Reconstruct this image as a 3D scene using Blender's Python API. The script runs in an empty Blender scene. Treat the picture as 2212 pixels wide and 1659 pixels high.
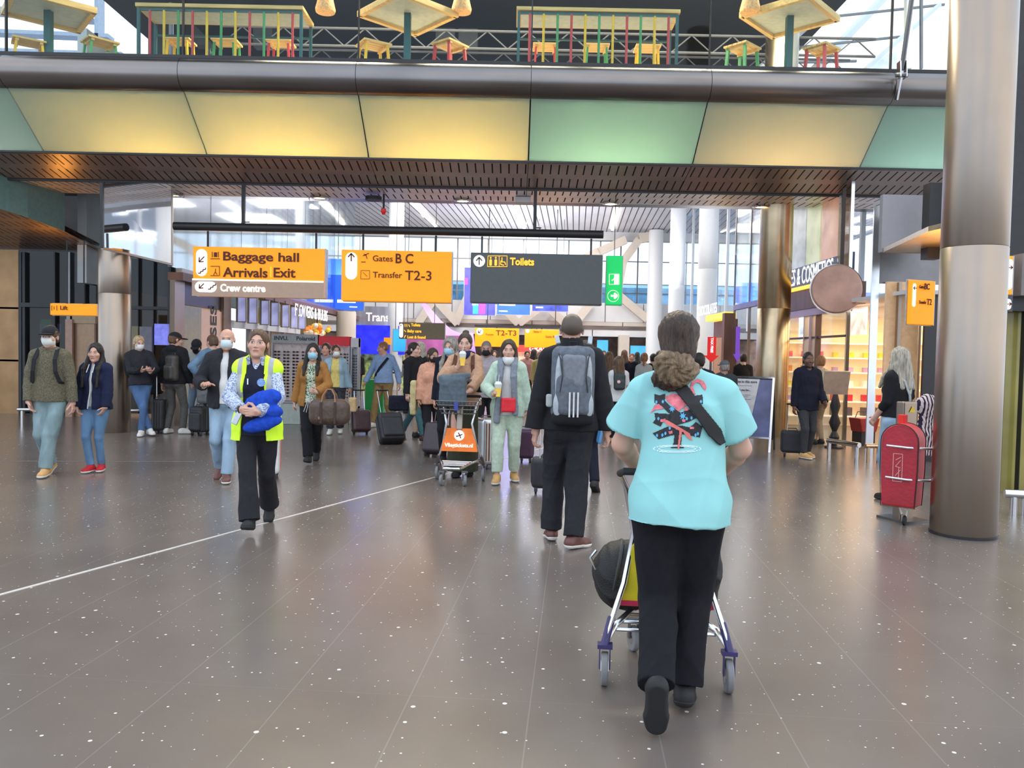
import bpy, bmesh, math, random, time
import numpy as np
from mathutils import Vector, Matrix
T0 = time.time()
SC = bpy.context.scene
COL = SC.collection
PI = math.pi
rnd = random.Random(7)

# ------------------------------------------------------------------ camera
IW, IH, FP = 2212, 1659, 1750.0
EYE = 1.54
PITCH = math.atan(63.5 / FP)
ROLL = 0.020
F0 = Vector((0, math.cos(PITCH), -math.sin(PITCH)))
R0 = Vector((1, 0, 0))
U0 = R0.cross(F0)
CR = R0 * math.cos(ROLL) + U0 * math.sin(ROLL)
CU = U0 * math.cos(ROLL) - R0 * math.sin(ROLL)
cam_data = bpy.data.cameras.new('camera')
cam = bpy.data.objects.new('camera', cam_data)
COL.objects.link(cam)
cam.matrix_world = Matrix(((CR.x, CU.x, -F0.x, 0), (CR.y, CU.y, -F0.y, 0), (CR.z, CU.z, -F0.z, EYE), (0, 0, 0, 1)))
cam_data.sensor_width = 36.0
cam_data.lens = FP / IW * 36.0
cam_data.clip_start = 0.05
cam_data.clip_end = 400
SC.camera = cam


def ray(px, py):
    return F0 * FP + CR * (px - IW / 2) + CU * (IH / 2 - py)


def P(px, py, D):
    """the point seen at a pixel, D metres ahead of the camera"""
    r = ray(px, py)
    return Vector((0, 0, EYE)) + r * (D / r.y)


def G(px, py, z=0.0):
    r = ray(px, py)
    return Vector((0, 0, EYE)) + r * ((z - EYE) / r.z)


def PX(px, py, X):
    """the point seen at a pixel on the plane x = X"""
    r = ray(px, py)
    return Vector((0, 0, EYE)) + r * (X / r.x)


# ------------------------------------------------------------------ light, world, exposure
SC.view_settings.view_transform = 'Standard'
SC.view_settings.look = 'None'
SC.view_settings.gamma = 1.0
SC.view_settings.exposure = 0.45
SC.view_settings.use_curve_mapping = False
world = bpy.data.worlds.new('daylight')
SC.world = world
world.use_nodes = True
wn = world.node_tree
wn.nodes.clear()
w_out = wn.nodes.new('ShaderNodeOutputWorld')
w_bg = wn.nodes.new('ShaderNodeBackground')
w_tc = wn.nodes.new('ShaderNodeTexCoord')
w_noise = wn.nodes.new('ShaderNodeTexNoise')
w_noise.inputs['Scale'].default_value = 1.6
w_noise.inputs['Detail'].default_value = 3
w_ramp = wn.nodes.new('ShaderNodeValToRGB')
w_ramp.color_ramp.elements[0].position = 0.30
w_ramp.color_ramp.elements[0].color = (0.55, 0.74, 1.0, 1)
w_ramp.color_ramp.elements[1].position = 0.62
w_ramp.color_ramp.elements[1].color = (0.97, 0.98, 1.0, 1)
wn.links.new(w_tc.outputs['Generated'], w_noise.inputs['Vector'])
wn.links.new(w_noise.outputs['Fac'], w_ramp.inputs['Fac'])
wn.links.new(w_ramp.outputs['Color'], w_bg.inputs['Color'])
w_bg.inputs['Strength'].default_value = 1.35
wn.links.new(w_bg.outputs['Background'], w_out.inputs['Surface'])


def area_light(name, loc, size, power, color, rot=(0, 0, 0), size_y=None):
    d = bpy.data.lights.new(name, 'AREA')
    d.shape = 'RECTANGLE'
    d.size = size
    d.size_y = size_y or size
    d.energy = power
    d.color = color
    o = bpy.data.objects.new(name, d)
    o.location = loc
    o.rotation_euler = rot
    COL.objects.link(o)
    return o


# added fill lights for the far hall: some shine down, some up
for hx, hy in ((-3.2, 25), (2.2, 25), (-3.2, 31), (2.6, 31), (-2.8, 37), (3.0, 37), (0, 41.5)):
    area_light('hall_fill', (hx, hy, 8.2), 2.6, 190, (1.0, 0.95, 0.9))
for hx, hy, hp_ in ((-5.9, 22, 90), (-5.9, 30, 120), (5.6, 24, 120), (5.8, 32, 120), (0, 41, 150), (0, 34, 150)):
    area_light('hall_up_fill', (hx, hy, 4.4), 1.6, hp_, (0.92, 0.94, 1.0), (PI, 0, 0), 4.0)
area_light('gallery_fill', (0.5, 36, 5.2), 6, 260, (1.0, 0.97, 0.93), (math.radians(90), 0, 0), 2.0)  # added fill light that brightens the gallery front
area_light('low_hall_fill', (0.5, 52, 2.95), 8, 200, (1.0, 0.9, 0.8), (0, 0, 0), 6.0)  # added fill light for the space under the gallery
# ------------------------------------------------------------------ materials
MATS = {}


def pm(name, col, rough=0.6, metal=0.0, var=0.10, scale=12.0, bump=0.0, bscale=None, emit=0.0, ecol=None,
       spec=None, coat=0.0, trans=0.0, alpha=1.0, stretch=None, sheen=0.0):
    """a procedural material: colour varied by noise, optional bump"""
    if name in MATS:
        return MATS[name]
    m = bpy.data.materials.new(name)
    m.use_nodes = True
    nt = m.node_tree
    b = nt.nodes['Principled BSDF']
    tc = nt.nodes.new('ShaderNodeTexCoord')
    mp = nt.nodes.new('ShaderNodeMapping')
    nt.links.new(tc.outputs['Object'], mp.inputs['Vector'])
    if stretch:
        mp.inputs['Scale'].default_value = stretch
    n = nt.nodes.new('ShaderNodeTexNoise')
    n.inputs['Scale'].default_value = scale
    n.inputs['Detail'].default_value = 3
    nt.links.new(mp.outputs['Vector'], n.inputs['Vector'])
    r = nt.nodes.new('ShaderNodeValToRGB')
    e = r.color_ramp.elements
    e[0].position, e[1].position = 0.3, 0.7
    e[0].color = tuple(max(0, c * (1 - var)) for c in col[:3]) + (1,)
    e[1].color = tuple(min(1, c * (1 + var)) for c in col[:3]) + (1,)
    nt.links.new(n.outputs['Fac'], r.inputs['Fac'])
    nt.links.new(r.outputs['Color'], b.inputs['Base Color'])
    b.inputs['Roughness'].default_value = rough
    b.inputs['Metallic'].default_value = metal
    if spec is not None:
        b.inputs['Specular IOR Level'].default_value = spec
    if coat:
        b.inputs['Coat Weight'].default_value = coat
        b.inputs['Coat Roughness'].default_value = 0.1
    if trans:
        b.inputs['Transmission Weight'].default_value = trans
    if sheen:
        b.inputs['Sheen Weight'].default_value = sheen
    if alpha < 1:
        b.inputs['Alpha'].default_value = alpha
    if emit:
        b.inputs['Emission Strength'].default_value = emit
        if ecol:
            b.inputs['Emission Color'].default_value = tuple(ecol[:3]) + (1,)
        else:
            nt.links.new(r.outputs['Color'], b.inputs['Emission Color'])
    if bump:
        bp = nt.nodes.new('ShaderNodeBump')
        bp.inputs['Strength'].default_value = bump
        bp.inputs['Distance'].default_value = 0.02
        n2 = nt.nodes.new('ShaderNodeTexNoise')
        n2.inputs['Scale'].default_value = bscale or scale * 3
        n2.inputs['Detail'].default_value = 4
        nt.links.new(mp.outputs['Vector'], n2.inputs['Vector'])
        nt.links.new(n2.outputs['Fac'], bp.inputs['Height'])
        nt.links.new(bp.outputs['Normal'], b.inputs['Normal'])
    MATS[name] = m
    return m


def glass(name, tint=(0.86, 0.92, 0.94), refl=0.008, rough=0.03, opac=0.0):
    """thin clear pane: mostly see-through, mirror reflection over it"""
    if name in MATS:
        return MATS[name]
    m = bpy.data.materials.new(name)
    m.use_nodes = True
    nt = m.node_tree
    nt.nodes.clear()
    out = nt.nodes.new('ShaderNodeOutputMaterial')
    t = nt.nodes.new('ShaderNodeBsdfTransparent')
    t.inputs['Color'].default_value = tint + (1,)
    g = nt.nodes.new('ShaderNodeBsdfGlossy')
    g.inputs['Roughness'].default_value = rough
    g.inputs['Color'].default_value = (0.95, 0.97, 1, 1)
    n = nt.nodes.new('ShaderNodeTexNoise')
    n.inputs['Scale'].default_value = 0.6
    bp = nt.nodes.new('ShaderNodeBump')
    bp.inputs['Strength'].default_value = 0.15
    bp.inputs['Distance'].default_value = 0.02
    nt.links.new(n.outputs['Fac'], bp.inputs['Height'])
    nt.links.new(bp.outputs['Normal'], g.inputs['Normal'])
    fr = nt.nodes.new('ShaderNodeLayerWeight')
    fr.inputs['Blend'].default_value = 0.25
    ma = nt.nodes.new('ShaderNodeMath')
    ma.operation = 'MULTIPLY_ADD'
    ma.use_clamp = True
    ma.inputs[1].default_value = 0.18
    ma.inputs[2].default_value = refl
    nt.links.new(fr.outputs['Fresnel'], ma.inputs[0])
    mx = nt.nodes.new('ShaderNodeMixShader')
    nt.links.new(ma.outputs[0], mx.inputs['Fac'])
    nt.links.new(t.outputs[0], mx.inputs[1])
    nt.links.new(g.outputs[0], mx.inputs[2])
    nt.links.new(mx.outputs[0], out.inputs['Surface'])
    MATS[name] = m
    return m


def mix_nodes(nt, kind, *ins):
    n = nt.nodes.new('ShaderNodeMath')
    n.operation = kind
    for i, v in enumerate(ins):
        if isinstance(v, (int, float)):
            n.inputs[i].default_value = v
        else:
            nt.links.new(v, n.inputs[i])
    return n.outputs[0]


def color_mix(nt, fac, a, b):
    n = nt.nodes.new('ShaderNodeMix')
    n.data_type = 'RGBA'
    for sock, v in ((n.inputs[0], fac), (n.inputs[6], a), (n.inputs[7], b)):
        if isinstance(v, (int, float)):
            sock.default_value = v
        elif isinstance(v, tuple):
            sock.default_value = v if len(v) == 4 else v + (1,)
        else:
            nt.links.new(v, sock)
    return n.outputs[2]


# ------------------------------------------------------------------ scene object helpers
def tag(o, label=None, cat=None, group=None, kind=None):
    if label: o['label'] = label
    if cat: o['category'] = cat
    if group: o['group'] = group
    if kind: o['kind'] = kind
    return o


def empty(name, loc=(0, 0, 0), rz=0.0, label=None, cat=None, group=None, kind=None):
    o = bpy.data.objects.new(name, None)
    o.empty_display_size = 0.2
    COL.objects.link(o)
    o.location = loc
    o.rotation_euler = (0, 0, rz)
    return tag(o, label, cat, group, kind)


def copy_tree(o, parent=None):
    c = o.copy()
    COL.objects.link(c)
    if parent is not None:
        c.parent = parent
    for ch in list(o.children):
        copy_tree(ch, c)
    return c


class MB:
    """collects simple solids into one mesh"""

    def __init__(self):
        self.v, self.f, self.mi = [], [], []
        self.cur = 0

    def add(self, vs, fs):
        n = len(self.v)
        self.v += [tuple(v) for v in vs]
        for f in fs:
            self.f.append(tuple(i + n for i in f))
            self.mi.append(self.cur)
        return self

    def box(self, c, s, R=None):
        hx, hy, hz = s[0] / 2, s[1] / 2, s[2] / 2
        vs = [Vector((x, y, z)) for x in (-hx, hx) for y in (-hy, hy) for z in (-hz, hz)]
        if R is not None:
            vs = [R @ v for v in vs]
        c = Vector(c)
        return self.add([v + c for v in vs], [(0, 1, 3, 2), (4, 6, 7, 5), (0, 4, 5, 1), (2, 3, 7, 6), (0, 2, 6, 4), (1, 5, 7, 3)])

    def bar(self, a, b, w, h, up=(0, 0, 1)):
        """a box beam from a to b, w wide, h high"""
        a, b = Vector(a), Vector(b)
        d = b - a
        L = d.length
        d.normalize()
        x = d.cross(Vector(up))
        if x.length < 1e-4:
            x = Vector((1, 0, 0))
        x.normalize()
        z = x.cross(d)
        R = Matrix((x, d, z)).transposed()
        return self.box((a + b) / 2, (w, L, h), R)

    def tube(self, pts, r, n=10, closed=False, caps=True):
        pts = [Vector(p) for p in pts]
        rs = r if isinstance(r, (list, tuple)) else [r] * len(pts)
        m = len(pts)
        rings = []
        ref = None
        for i, p in enumerate(pts):
            if closed:
                d = pts[(i + 1) % m] - pts[i - 1]
            else:
                d = pts[min(i + 1, m - 1)] - pts[max(i - 1, 0)]
            d.normalize()
            if ref is None:
                ref = Vector((0, 0, 1)) if abs(d.z) < 0.9 else Vector((1, 0, 0))
            x = d.cross(ref)
            if x.length < 1e-4:
                x = d.cross(Vector((0.3, 1, 0.2)))
            x.normalize()
            y = x.cross(d)
            ref = y
            rings.append([p + x * math.cos(2 * PI * k / n) * rs[i] + y * math.sin(2 * PI * k / n) * rs[i] for k in range(n)])
        vs = [v for r_ in rings for v in r_]
        fs = []
        for i in range(m if closed else m - 1):
            j = (i + 1) % m
            for k in range(n):
                l = (k + 1) % n
                fs.append((i * n + k, j * n + k, j * n + l, i * n + l))
        if caps and not closed:
            fs.append(tuple(range(n)))
            fs.append(tuple(reversed(range((m - 1) * n, m * n))))
        return self.add(vs, fs)

    def cyl(self, a, b, r, r2=None, n=20):
        return self.tube([a, b], [r, r if r2 is None else r2], n)

    def lathe(self, prof, c=(0, 0, 0), n=24, axis=None):
        c = Vector(c)
        R = axis or Matrix.Identity(3)
        vs, fs = [], []
        m = len(prof)
        for (r, z) in prof:
            for k in range(n):
                a = 2 * PI * k / n
                vs.append(c + R @ Vector((r * math.cos(a), r * math.sin(a), z)))
        for i in range(m - 1):
            for k in range(n):
                l = (k + 1) % n
                fs.append((i * n + k, i * n + l, (i + 1) * n + l, (i + 1) * n + k))
        fs.append(tuple(reversed(range(n))))
        fs.append(tuple(range((m - 1) * n, m * n)))
        return self.add(vs, fs)

    def prism(self, poly, o, x, y, t):
        """2D polygon in the plane (x, y) at o, extruded by vector t"""
        o, x, y, t = Vector(o), Vector(x), Vector(y), Vector(t)
        n = len(poly)
        vs = [o + x * p[0] + y * p[1] for p in poly]
        vs += [v + t for v in vs]
        fs = [tuple(range(n)), tuple(reversed(range(n, 2 * n)))]
        for i in range(n):
            j = (i + 1) % n
            fs.append((i, i + n, j + n, j))
        return self.add(vs, fs)

    def sphere(self, c, r, n=12, sx=1, sy=1, sz=1):
        prof = []
        c = Vector(c)
        vs, fs = [], []
        m = n // 2
        for i in range(m + 1):
            t = PI * i / m
            for k in range(n):
                a = 2 * PI * k / n
                vs.append(c + Vector((r * sx * math.sin(t) * math.cos(a), r * sy * math.sin(t) * math.sin(a), r * sz * math.cos(t))))
        for i in range(m):
            for k in range(n):
                l = (k + 1) % n
                fs.append((i * n + k, (i + 1) * n + k, (i + 1) * n + l, i * n + l))
        return self.add(vs, fs)

    def obj(self, name, mat, parent=None, loc=None, rot=None, smooth=False, bevel=0.0, seg=2, fix=True):
        me = bpy.data.meshes.new(name)
        me.from_pydata(self.v, [], self.f)
        mats = mat if isinstance(mat, (list, tuple)) else [mat]
        for m in mats:
            me.materials.append(m)
        if len(mats) > 1:
            me.polygons.foreach_set('material_index', self.mi)
        if fix:
            bm = bmesh.new()
            bm.from_mesh(me)
            bmesh.ops.remove_doubles(bm, verts=bm.verts, dist=1e-6)
            bmesh.ops.recalc_face_normals(bm, faces=bm.faces)
            bm.to_mesh(me)
            bm.free()
        if smooth:
            me.polygons.foreach_set('use_smooth', [True] * len(me.polygons))
            try:
                me.set_sharp_from_angle(angle=math.radians(40))
            except Exception:
                pass
        o = bpy.data.objects.new(name, me)
        COL.objects.link(o)
        if loc is not None: o.location = loc
        if rot is not None: o.rotation_euler = rot
        if parent is not None: o.parent = parent
        if bevel:
            b = o.modifiers.new('bevel', 'BEVEL')
            b.width = bevel
            b.segments = seg
            b.limit_method = 'ANGLE'
        return o


def text_obj(name, s, mat, parent, loc, size, x=(1, 0, 0), y=(0, 0, 1), bold=0.0, align='LEFT', depth=0.004, xs=1.0, shear=0.0):
    """raised lettering: real mesh letters standing on the plane (x, y)"""
    c = bpy.data.curves.new(name, 'FONT')
    c.body = s
    c.size = size
    c.align_x = align
    c.extrude = depth
    c.offset = bold
    c.resolution_u = 3
    c.shear = shear
    o = bpy.data.objects.new(name, c)
    dg = bpy.context.evaluated_depsgraph_get()
    COL.objects.link(o)
    bpy.context.view_layer.update()
    dg = bpy.context.evaluated_depsgraph_get()
    me = bpy.data.meshes.new_from_object(o.evaluated_get(dg))
    bpy.data.objects.remove(o)
    me.materials.clear()
    me.materials.append(mat)
    x, y = Vector(x).normalized(), Vector(y).normalized()
    z = x.cross(y)
    M = Matrix((x * xs, y, z)).transposed().to_4x4()
    me.transform(M)
    o = bpy.data.objects.new(name, me)
    COL.objects.link(o)
    o.location = loc
    if parent is not None: o.parent = parent
    return o


def fit_y(o, L):
    ys = [v.co.y for v in o.data.vertices]
    k = L / (max(ys) - min(ys))
    for v in o.data.vertices:
        v.co.y *= k
    return o


# ------------------------------------------------------------------ implicit surfaces (bodies, clothes, bags)
def smin(a, b, k):
    if k <= 0:
        return np.minimum(a, b)
    h = np.clip(0.5 + 0.5 * (b - a) / k, 0, 1)
    return b + (a - b) * h - k * h * (1 - h)


def V3(v):
    return np.array([v[0], v[1], v[2]], dtype=np.float32)


class SDF:
    def __init__(self):
        self.p = []

    def _add(self, fn, lo, hi, k, op):
        self.p.append((fn, np.array(lo, dtype=np.float32), np.array(hi, dtype=np.float32), k, op))
        return self

    def cone(self, a, b, ra, rb, k=0.03, op='u', clip=None):
        a, b = V3(a), V3(b)
        ab = b - a
        L2 = float(ab @ ab) + 1e-9

        def fn(X):
            pa = X - a
            t = np.clip((pa @ ab) / L2, 0, 1)
            d = np.linalg.norm(pa - t[..., None] * ab, axis=-1) - (ra + (rb - ra) * t)
            if clip is not None:
                d = np.maximum(d, (X - V3(clip[0])) @ V3(clip[1]))
            return d
        R = max(ra, rb)
        return self._add(fn, np.minimum(a, b) - R, np.maximum(a, b) + R, k, op)

    def ell(self, c, r, R=None, k=0.03, op='u', clip=None):
        c, r = V3(c), V3(r)
        M = None if R is None else np.array(R, dtype=np.float32)

        def fn(X):
            q = X - c
            if M is not None:
                q = q @ M
            k0 = np.linalg.norm(q / r, axis=-1)
            k1 = np.linalg.norm(q / (r * r), axis=-1) + 1e-6
            d = k0 * (k0 - 1) / k1
            if clip is not None:
                d = np.maximum(d, (X - V3(clip[0])) @ V3(clip[1]))
            return d
        e = np.full(3, float(r.max())) if M is not None else r
        return self._add(fn, c - e, c + e, k, op)

    def ecyl(self, a, b, ra, rb, R, k=0.03, op='u', p=2.0):
        """elliptic tube from a to b; ra, rb = (side, depth) radii; R columns = side, depth, axis"""
        a, b = V3(a), V3(b)
        M = np.array(R, dtype=np.float32)
        ab = b - a
        L = float(np.linalg.norm(ab))
        ax = ab / L

        def fn(X):
            q = X - a
            h = q @ ax
            t = np.clip(h / L, 0, 1)
            q2 = q - (t * L)[..., None] * ax
            x, y = q2 @ M[:, 0], q2 @ M[:, 1]
            rx = ra[0] + (rb[0] - ra[0]) * t
            ry = ra[1] + (rb[1] - ra[1]) * t
            m = np.minimum(rx, ry)
            d = ((np.abs(x / rx) ** p + np.abs(y / ry) ** p + 1e-9) ** (1 / p) - 1) * m
            cap = np.maximum(-h, h - L)
            return np.maximum(d, cap)
        e = max(ra[0], ra[1], rb[0], rb[1])
        return self._add(fn, np.minimum(a, b) - e, np.maximum(a, b) + e, k, op)

    def box(self, c, h, R=None, rad=0.01, k=0.01, op='u'):
        c, h = V3(c), V3(h)
        M = None if R is None else np.array(R, dtype=np.float32)

        def fn(X):
            q = X - c
            if M is not None:
                q = q @ M
            q = np.abs(q) - (h - rad)
            return np.linalg.norm(np.maximum(q, 0), axis=-1) + np.minimum(q.max(axis=-1), 0) - rad
        e = np.full(3, float(np.linalg.norm(h))) if M is not None else h
        return self._add(fn, c - e, c + e, k, op)

    def cut(self, p, n):
        """keep the side away from n"""
        p, n = V3(p), V3(n)
        return self._add(lambda X: -((X - p) @ n), None if False else np.full(3, -9.), np.full(3, 9.), 0.0, 's')

    def keep(self, fn):
        return self._add(fn, np.full(3, -9.), np.full(3, 9.), 0.0, 'i')

    def mesh(self, h):
        lo = np.min([q[1] for q in self.p if q[4] == 'u'], axis=0) - 3 * h
        hi = np.max([q[2] for q in self.p if q[4] == 'u'], axis=0) + 3 * h
        n = np.ceil((hi - lo) / h).astype(int) + 1
        ax = [lo[i] + h * np.arange(n[i], dtype=np.float32) for i in range(3)]
        D = np.full(tuple(n), 0.3, dtype=np.float32)
        for fn, a, b, k, op in self.p:
            pad = 2.5 * h + k
            i0 = np.clip(np.floor((a - pad - lo) / h).astype(int), 0, n)
            i1 = np.clip(np.ceil((b + pad - lo) / h).astype(int) + 1, 0, n)
            if np.any(i1 <= i0):
                continue
            sl = tuple(slice(i0[j], i1[j]) for j in range(3))
            X = np.stack(np.meshgrid(ax[0][sl[0]], ax[1][sl[1]], ax[2][sl[2]], indexing='ij'), axis=-1)
            d = fn(X).astype(np.float32)
            if op == 'u':
                D[sl] = smin(D[sl], d, k)
            elif op == 's':
                D[sl] = -smin(-D[sl], d, k)
            else:
                D[sl] = np.maximum(D[sl], d)
        return surface_nets(D, lo, h)


def surface_nets(D, lo, h):
    S = D < 0
    c = [S[i:S.shape[0] - 1 + i, j:S.shape[1] - 1 + j, k:S.shape[2] - 1 + k] for i in (0, 1) for j in (0, 1) for k in (0, 1)]
    cnt = sum(x.astype(np.int8) for x in c)
    act = (cnt > 0) & (cnt < 8)
    idx = np.argwhere(act)
    ids = np.full(act.shape, -1, dtype=np.int64)
    ids[act] = np.arange(len(idx))
    off = np.array([(i, j, k) for i in (0, 1) for j in (0, 1) for k in (0, 1)])
    vals = np.stack([D[idx[:, 0] + o[0], idx[:, 1] + o[1], idx[:, 2] + o[2]] for o in off], axis=1)
    edges = [(a, b) for a in range(8) for b in range(a + 1, 8) if np.abs(off[a] - off[b]).sum() == 1]
    acc = np.zeros((len(idx), 3), dtype=np.float32)
    num = np.zeros(len(idx), dtype=np.float32)
    for a, b in edges:
        va, vb = vals[:, a], vals[:, b]
        m = (va < 0) != (vb < 0)
        t = np.where(m, va / np.where(m, va - vb, 1), 0)
        acc += np.where(m[:, None], off[a] + t[:, None] * (off[b] - off[a]), 0)
        num += m
    V = lo + (idx + acc / num[:, None]) * h
    quads = []
    for axis in range(3):
        sh = list(S.shape)
        s0 = [slice(None)] * 3
        s1 = [slice(None)] * 3
        s0[axis] = slice(0, sh[axis] - 1)
        s1[axis] = slice(1, sh[axis])
        A, B = S[tuple(s0)], S[tuple(s1)]
        e = np.argwhere(A != B)
        u, v = (axis + 1) % 3, (axis + 2) % 3
        ok = (e[:, u] > 0) & (e[:, v] > 0) & (e[:, u] < sh[u] - 1) & (e[:, v] < sh[v] - 1)
        e = e[ok]
        if not len(e):
            continue
        du = np.zeros(3, dtype=int); du[u] = 1
        dv = np.zeros(3, dtype=int); dv[v] = 1
        q = np.stack([ids[tuple((e - du - dv).T)], ids[tuple((e - dv).T)], ids[tuple(e.T)], ids[tuple((e - du).T)]], axis=1)
        inside = A[tuple(e.T)]
        q[~inside] = q[~inside][:, ::-1]
        quads.append(q)
    Q = np.concatenate(quads) if quads else np.zeros((0, 4), dtype=int)
    Q = Q[(Q >= 0).all(axis=1)]
    return V.astype(np.float32), Q


def vnormals(V, Q):
    n = np.cross(V[Q[:, 2]] - V[Q[:, 0]], V[Q[:, 3]] - V[Q[:, 1]])
    N = np.zeros_like(V)
    for i in range(4):
        np.add.at(N, Q[:, i], n)
    return N / (np.linalg.norm(N, axis=1, keepdims=True) + 1e-9)


def folds(V, amp, seed, freq=18.0, vert=0.5):
    """cloth creases: domain-warped ridges; vert < 1 stretches them along z"""
    r = np.random.RandomState(seed)
    X = V * np.array([1, 1, vert])
    W = np.stack([np.sin(X @ r.normal(0, freq * 0.35, 3) + r.uniform(0, 6)) for _ in range(3)], axis=1) * 0.06
    Y = X + W
    out = np.zeros(len(V))
    for i in range(4):
        kx = r.normal(0, 1, 3)
        kx /= np.linalg.norm(kx)
        s = np.sin(Y @ kx * freq * (0.7 + 0.5 * i) + r.uniform(0, 6))
        out += (1 - np.abs(s)) ** 2 / (1 + 0.6 * i)
    return (out - out.mean()) * amp


def np_obj(name, V, Q, mat, parent=None, attr=None, loc=None, rot=None):
    me = bpy.data.meshes.new(name)
    nv, nq = len(V), len(Q)
    me.vertices.add(nv)
    me.vertices.foreach_set('co', np.ascontiguousarray(V, dtype=np.float32).ravel())
    me.loops.add(nq * 4)
    me.loops.foreach_set('vertex_index', np.ascontiguousarray(Q, dtype=np.int32).ravel())
    me.polygons.add(nq)
    me.polygons.foreach_set('loop_start', np.arange(0, nq * 4, 4, dtype=np.int32))
    me.polygons.foreach_set('loop_total', np.full(nq, 4, dtype=np.int32))
    me.update(calc_edges=True)
    me.polygons.foreach_set('use_smooth', [True] * nq)
    if attr is not None:
        for k, arr in attr.items():
            a = me.attributes.new(k, 'FLOAT_VECTOR', 'POINT')
            a.data.foreach_set('vector', np.ascontiguousarray(arr, dtype=np.float32).ravel())
    me.materials.append(mat)
    o = bpy.data.objects.new(name, me)
    COL.objects.link(o)
    if loc is not None: o.location = loc
    if rot is not None: o.rotation_euler = rot
    if parent is not None: o.parent = parent
    return o


def sdf_obj(name, S, h, mat, parent=None, scale=1.0, fold=0.0, seed=1, freq=18.0, vert=0.5, attrf=None, smooth=0, loc=None, rot=None):
    V, Q = S.mesh(h)
    if not len(Q):
        return None
    for _ in range(smooth):
        A = np.zeros_like(V)
        n = np.zeros(len(V), dtype=np.float32)
        for i in range(4):
            j = (i + 1) % 4
            np.add.at(A, Q[:, i], V[Q[:, j]])
            np.add.at(A, Q[:, j], V[Q[:, i]])
            np.add.at(n, Q[:, i], 1)
            np.add.at(n, Q[:, j], 1)
        V = V * 0.4 + A / n[:, None] * 0.6
    if fold:
        V = V + vnormals(V, Q) * folds(V, fold, seed, freq, vert)[:, None].astype(np.float32)
    attr = {k: f(V) for k, f in attrf.items()} if attrf else None
    return np_obj(name, V * scale, Q, mat, parent, attr, loc, rot)
# ------------------------------------------------------------------ people
def skin(name, col, lip=(0.45, 0.16, 0.13), brow=(0.05, 0.03, 0.02), iris=(0.06, 0.04, 0.03), scalp=None, stubble=None):
    """skin; features placed by head-space coordinates stored on the mesh"""
    if name in MATS:
        return MATS[name]
    m = pm(name, col, rough=0.5, var=0.07, scale=14, bump=0.05, bscale=120)
    nt = m.node_tree
    b = nt.nodes['Principled BSDF']
    base = b.inputs['Base Color'].links[0].from_socket
    b.inputs['Subsurface Weight'].default_value = 0.0
    at = nt.nodes.new('ShaderNodeAttribute')
    at.attribute_name = 'hp'
    sp = nt.nodes.new('ShaderNodeSeparateXYZ')
    nt.links.new(at.outputs['Vector'], sp.inputs[0])
    M = lambda k, *a: mix_nodes(nt, k, *a)
    ax = M('ABSOLUTE', sp.outputs[0])
    y, z = sp.outputs[1], sp.outputs[2]

    def ellm(cx, cz, rx, rz, soft=0.25, yl=-0.055):
        dx = M('DIVIDE', M('SUBTRACT', ax, cx), rx)
        dz = M('DIVIDE', M('SUBTRACT', z, cz), rz)
        d = M('ADD', M('MULTIPLY', dx, dx), M('MULTIPLY', dz, dz))
        v = M('DIVIDE', M('SUBTRACT', 1 + soft, d), 2 * soft)
        n = nt.nodes.new('ShaderNodeClamp')
        nt.links.new(v, n.inputs[0])
        return M('MULTIPLY', n.outputs[0], M('LESS_THAN', y, yl))
    c = base
    c = color_mix(nt, M('MULTIPLY', ellm(0.042, -0.028, 0.022, 0.018, 0.9), 0.35), c, (min(1, col[0] * 1.05), col[1] * 0.72, col[2] * 0.70))
    if stubble:
        c = color_mix(nt, M('MULTIPLY', ellm(0.0, -0.085, 0.062, 0.052, 0.4, 0.0), 0.55), c, stubble)
    c = color_mix(nt, ellm(0.0, -0.0585, 0.024, 0.0085), c, lip)
    c = color_mix(nt, ellm(0.0, -0.0585, 0.022, 0.0012), c, tuple(x * 0.3 for x in lip))
    c = color_mix(nt, M('MULTIPLY', ellm(0.031, 0.008, 0.019, 0.0115, 0.5), 0.45), c, tuple(x * 0.45 for x in col))
    c = color_mix(nt, ellm(0.031, 0.0085, 0.0155, 0.0078), c, (0.03, 0.02, 0.02))
    c = color_mix(nt, ellm(0.031, 0.0065, 0.0145, 0.0056), c, (0.62, 0.58, 0.55))
    c = color_mix(nt, ellm(0.031, 0.0070, 0.0056, 0.0062), c, iris)
    c = color_mix(nt, M('MULTIPLY', ellm(0.033, 0.0275, 0.021, 0.0046, 0.4), 0.85), c, brow)
    if scalp:
        n = nt.nodes.new('ShaderNodeClamp')
        v = M('DIVIDE', M('SUBTRACT', M('ADD', z, M('MULTIPLY', y, 0.75)), 0.004), 0.012)
        nt.links.new(v, n.inputs[0])
        k = M('MULTIPLY', n.outputs[0], M('LESS_THAN', y, 1.0))
        c = color_mix(nt, k, c, scalp)
    nt.links.new(c, b.inputs['Base Color'])
    return m


def cloth(name, col, rough=0.85, var=0.12, scale=30, bump=0.25, bscale=260, **k):
    return pm(name, col, rough=rough, var=var, scale=scale, bump=bump, bscale=bscale, spec=0.25, **k)


def denim(name, col):
    return pm(name, col, rough=0.85, var=0.28, scale=7, bump=0.3, bscale=300, spec=0.2, stretch=(1, 1, 0.4))


def hairm(name, col, hi=None):
    if name in MATS:
        return MATS[name]
    m = pm(name, col, rough=0.42, var=0.45, scale=60, bump=0.9, bscale=95, spec=0.4, stretch=(1, 1, 0.12))
    return m


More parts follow.
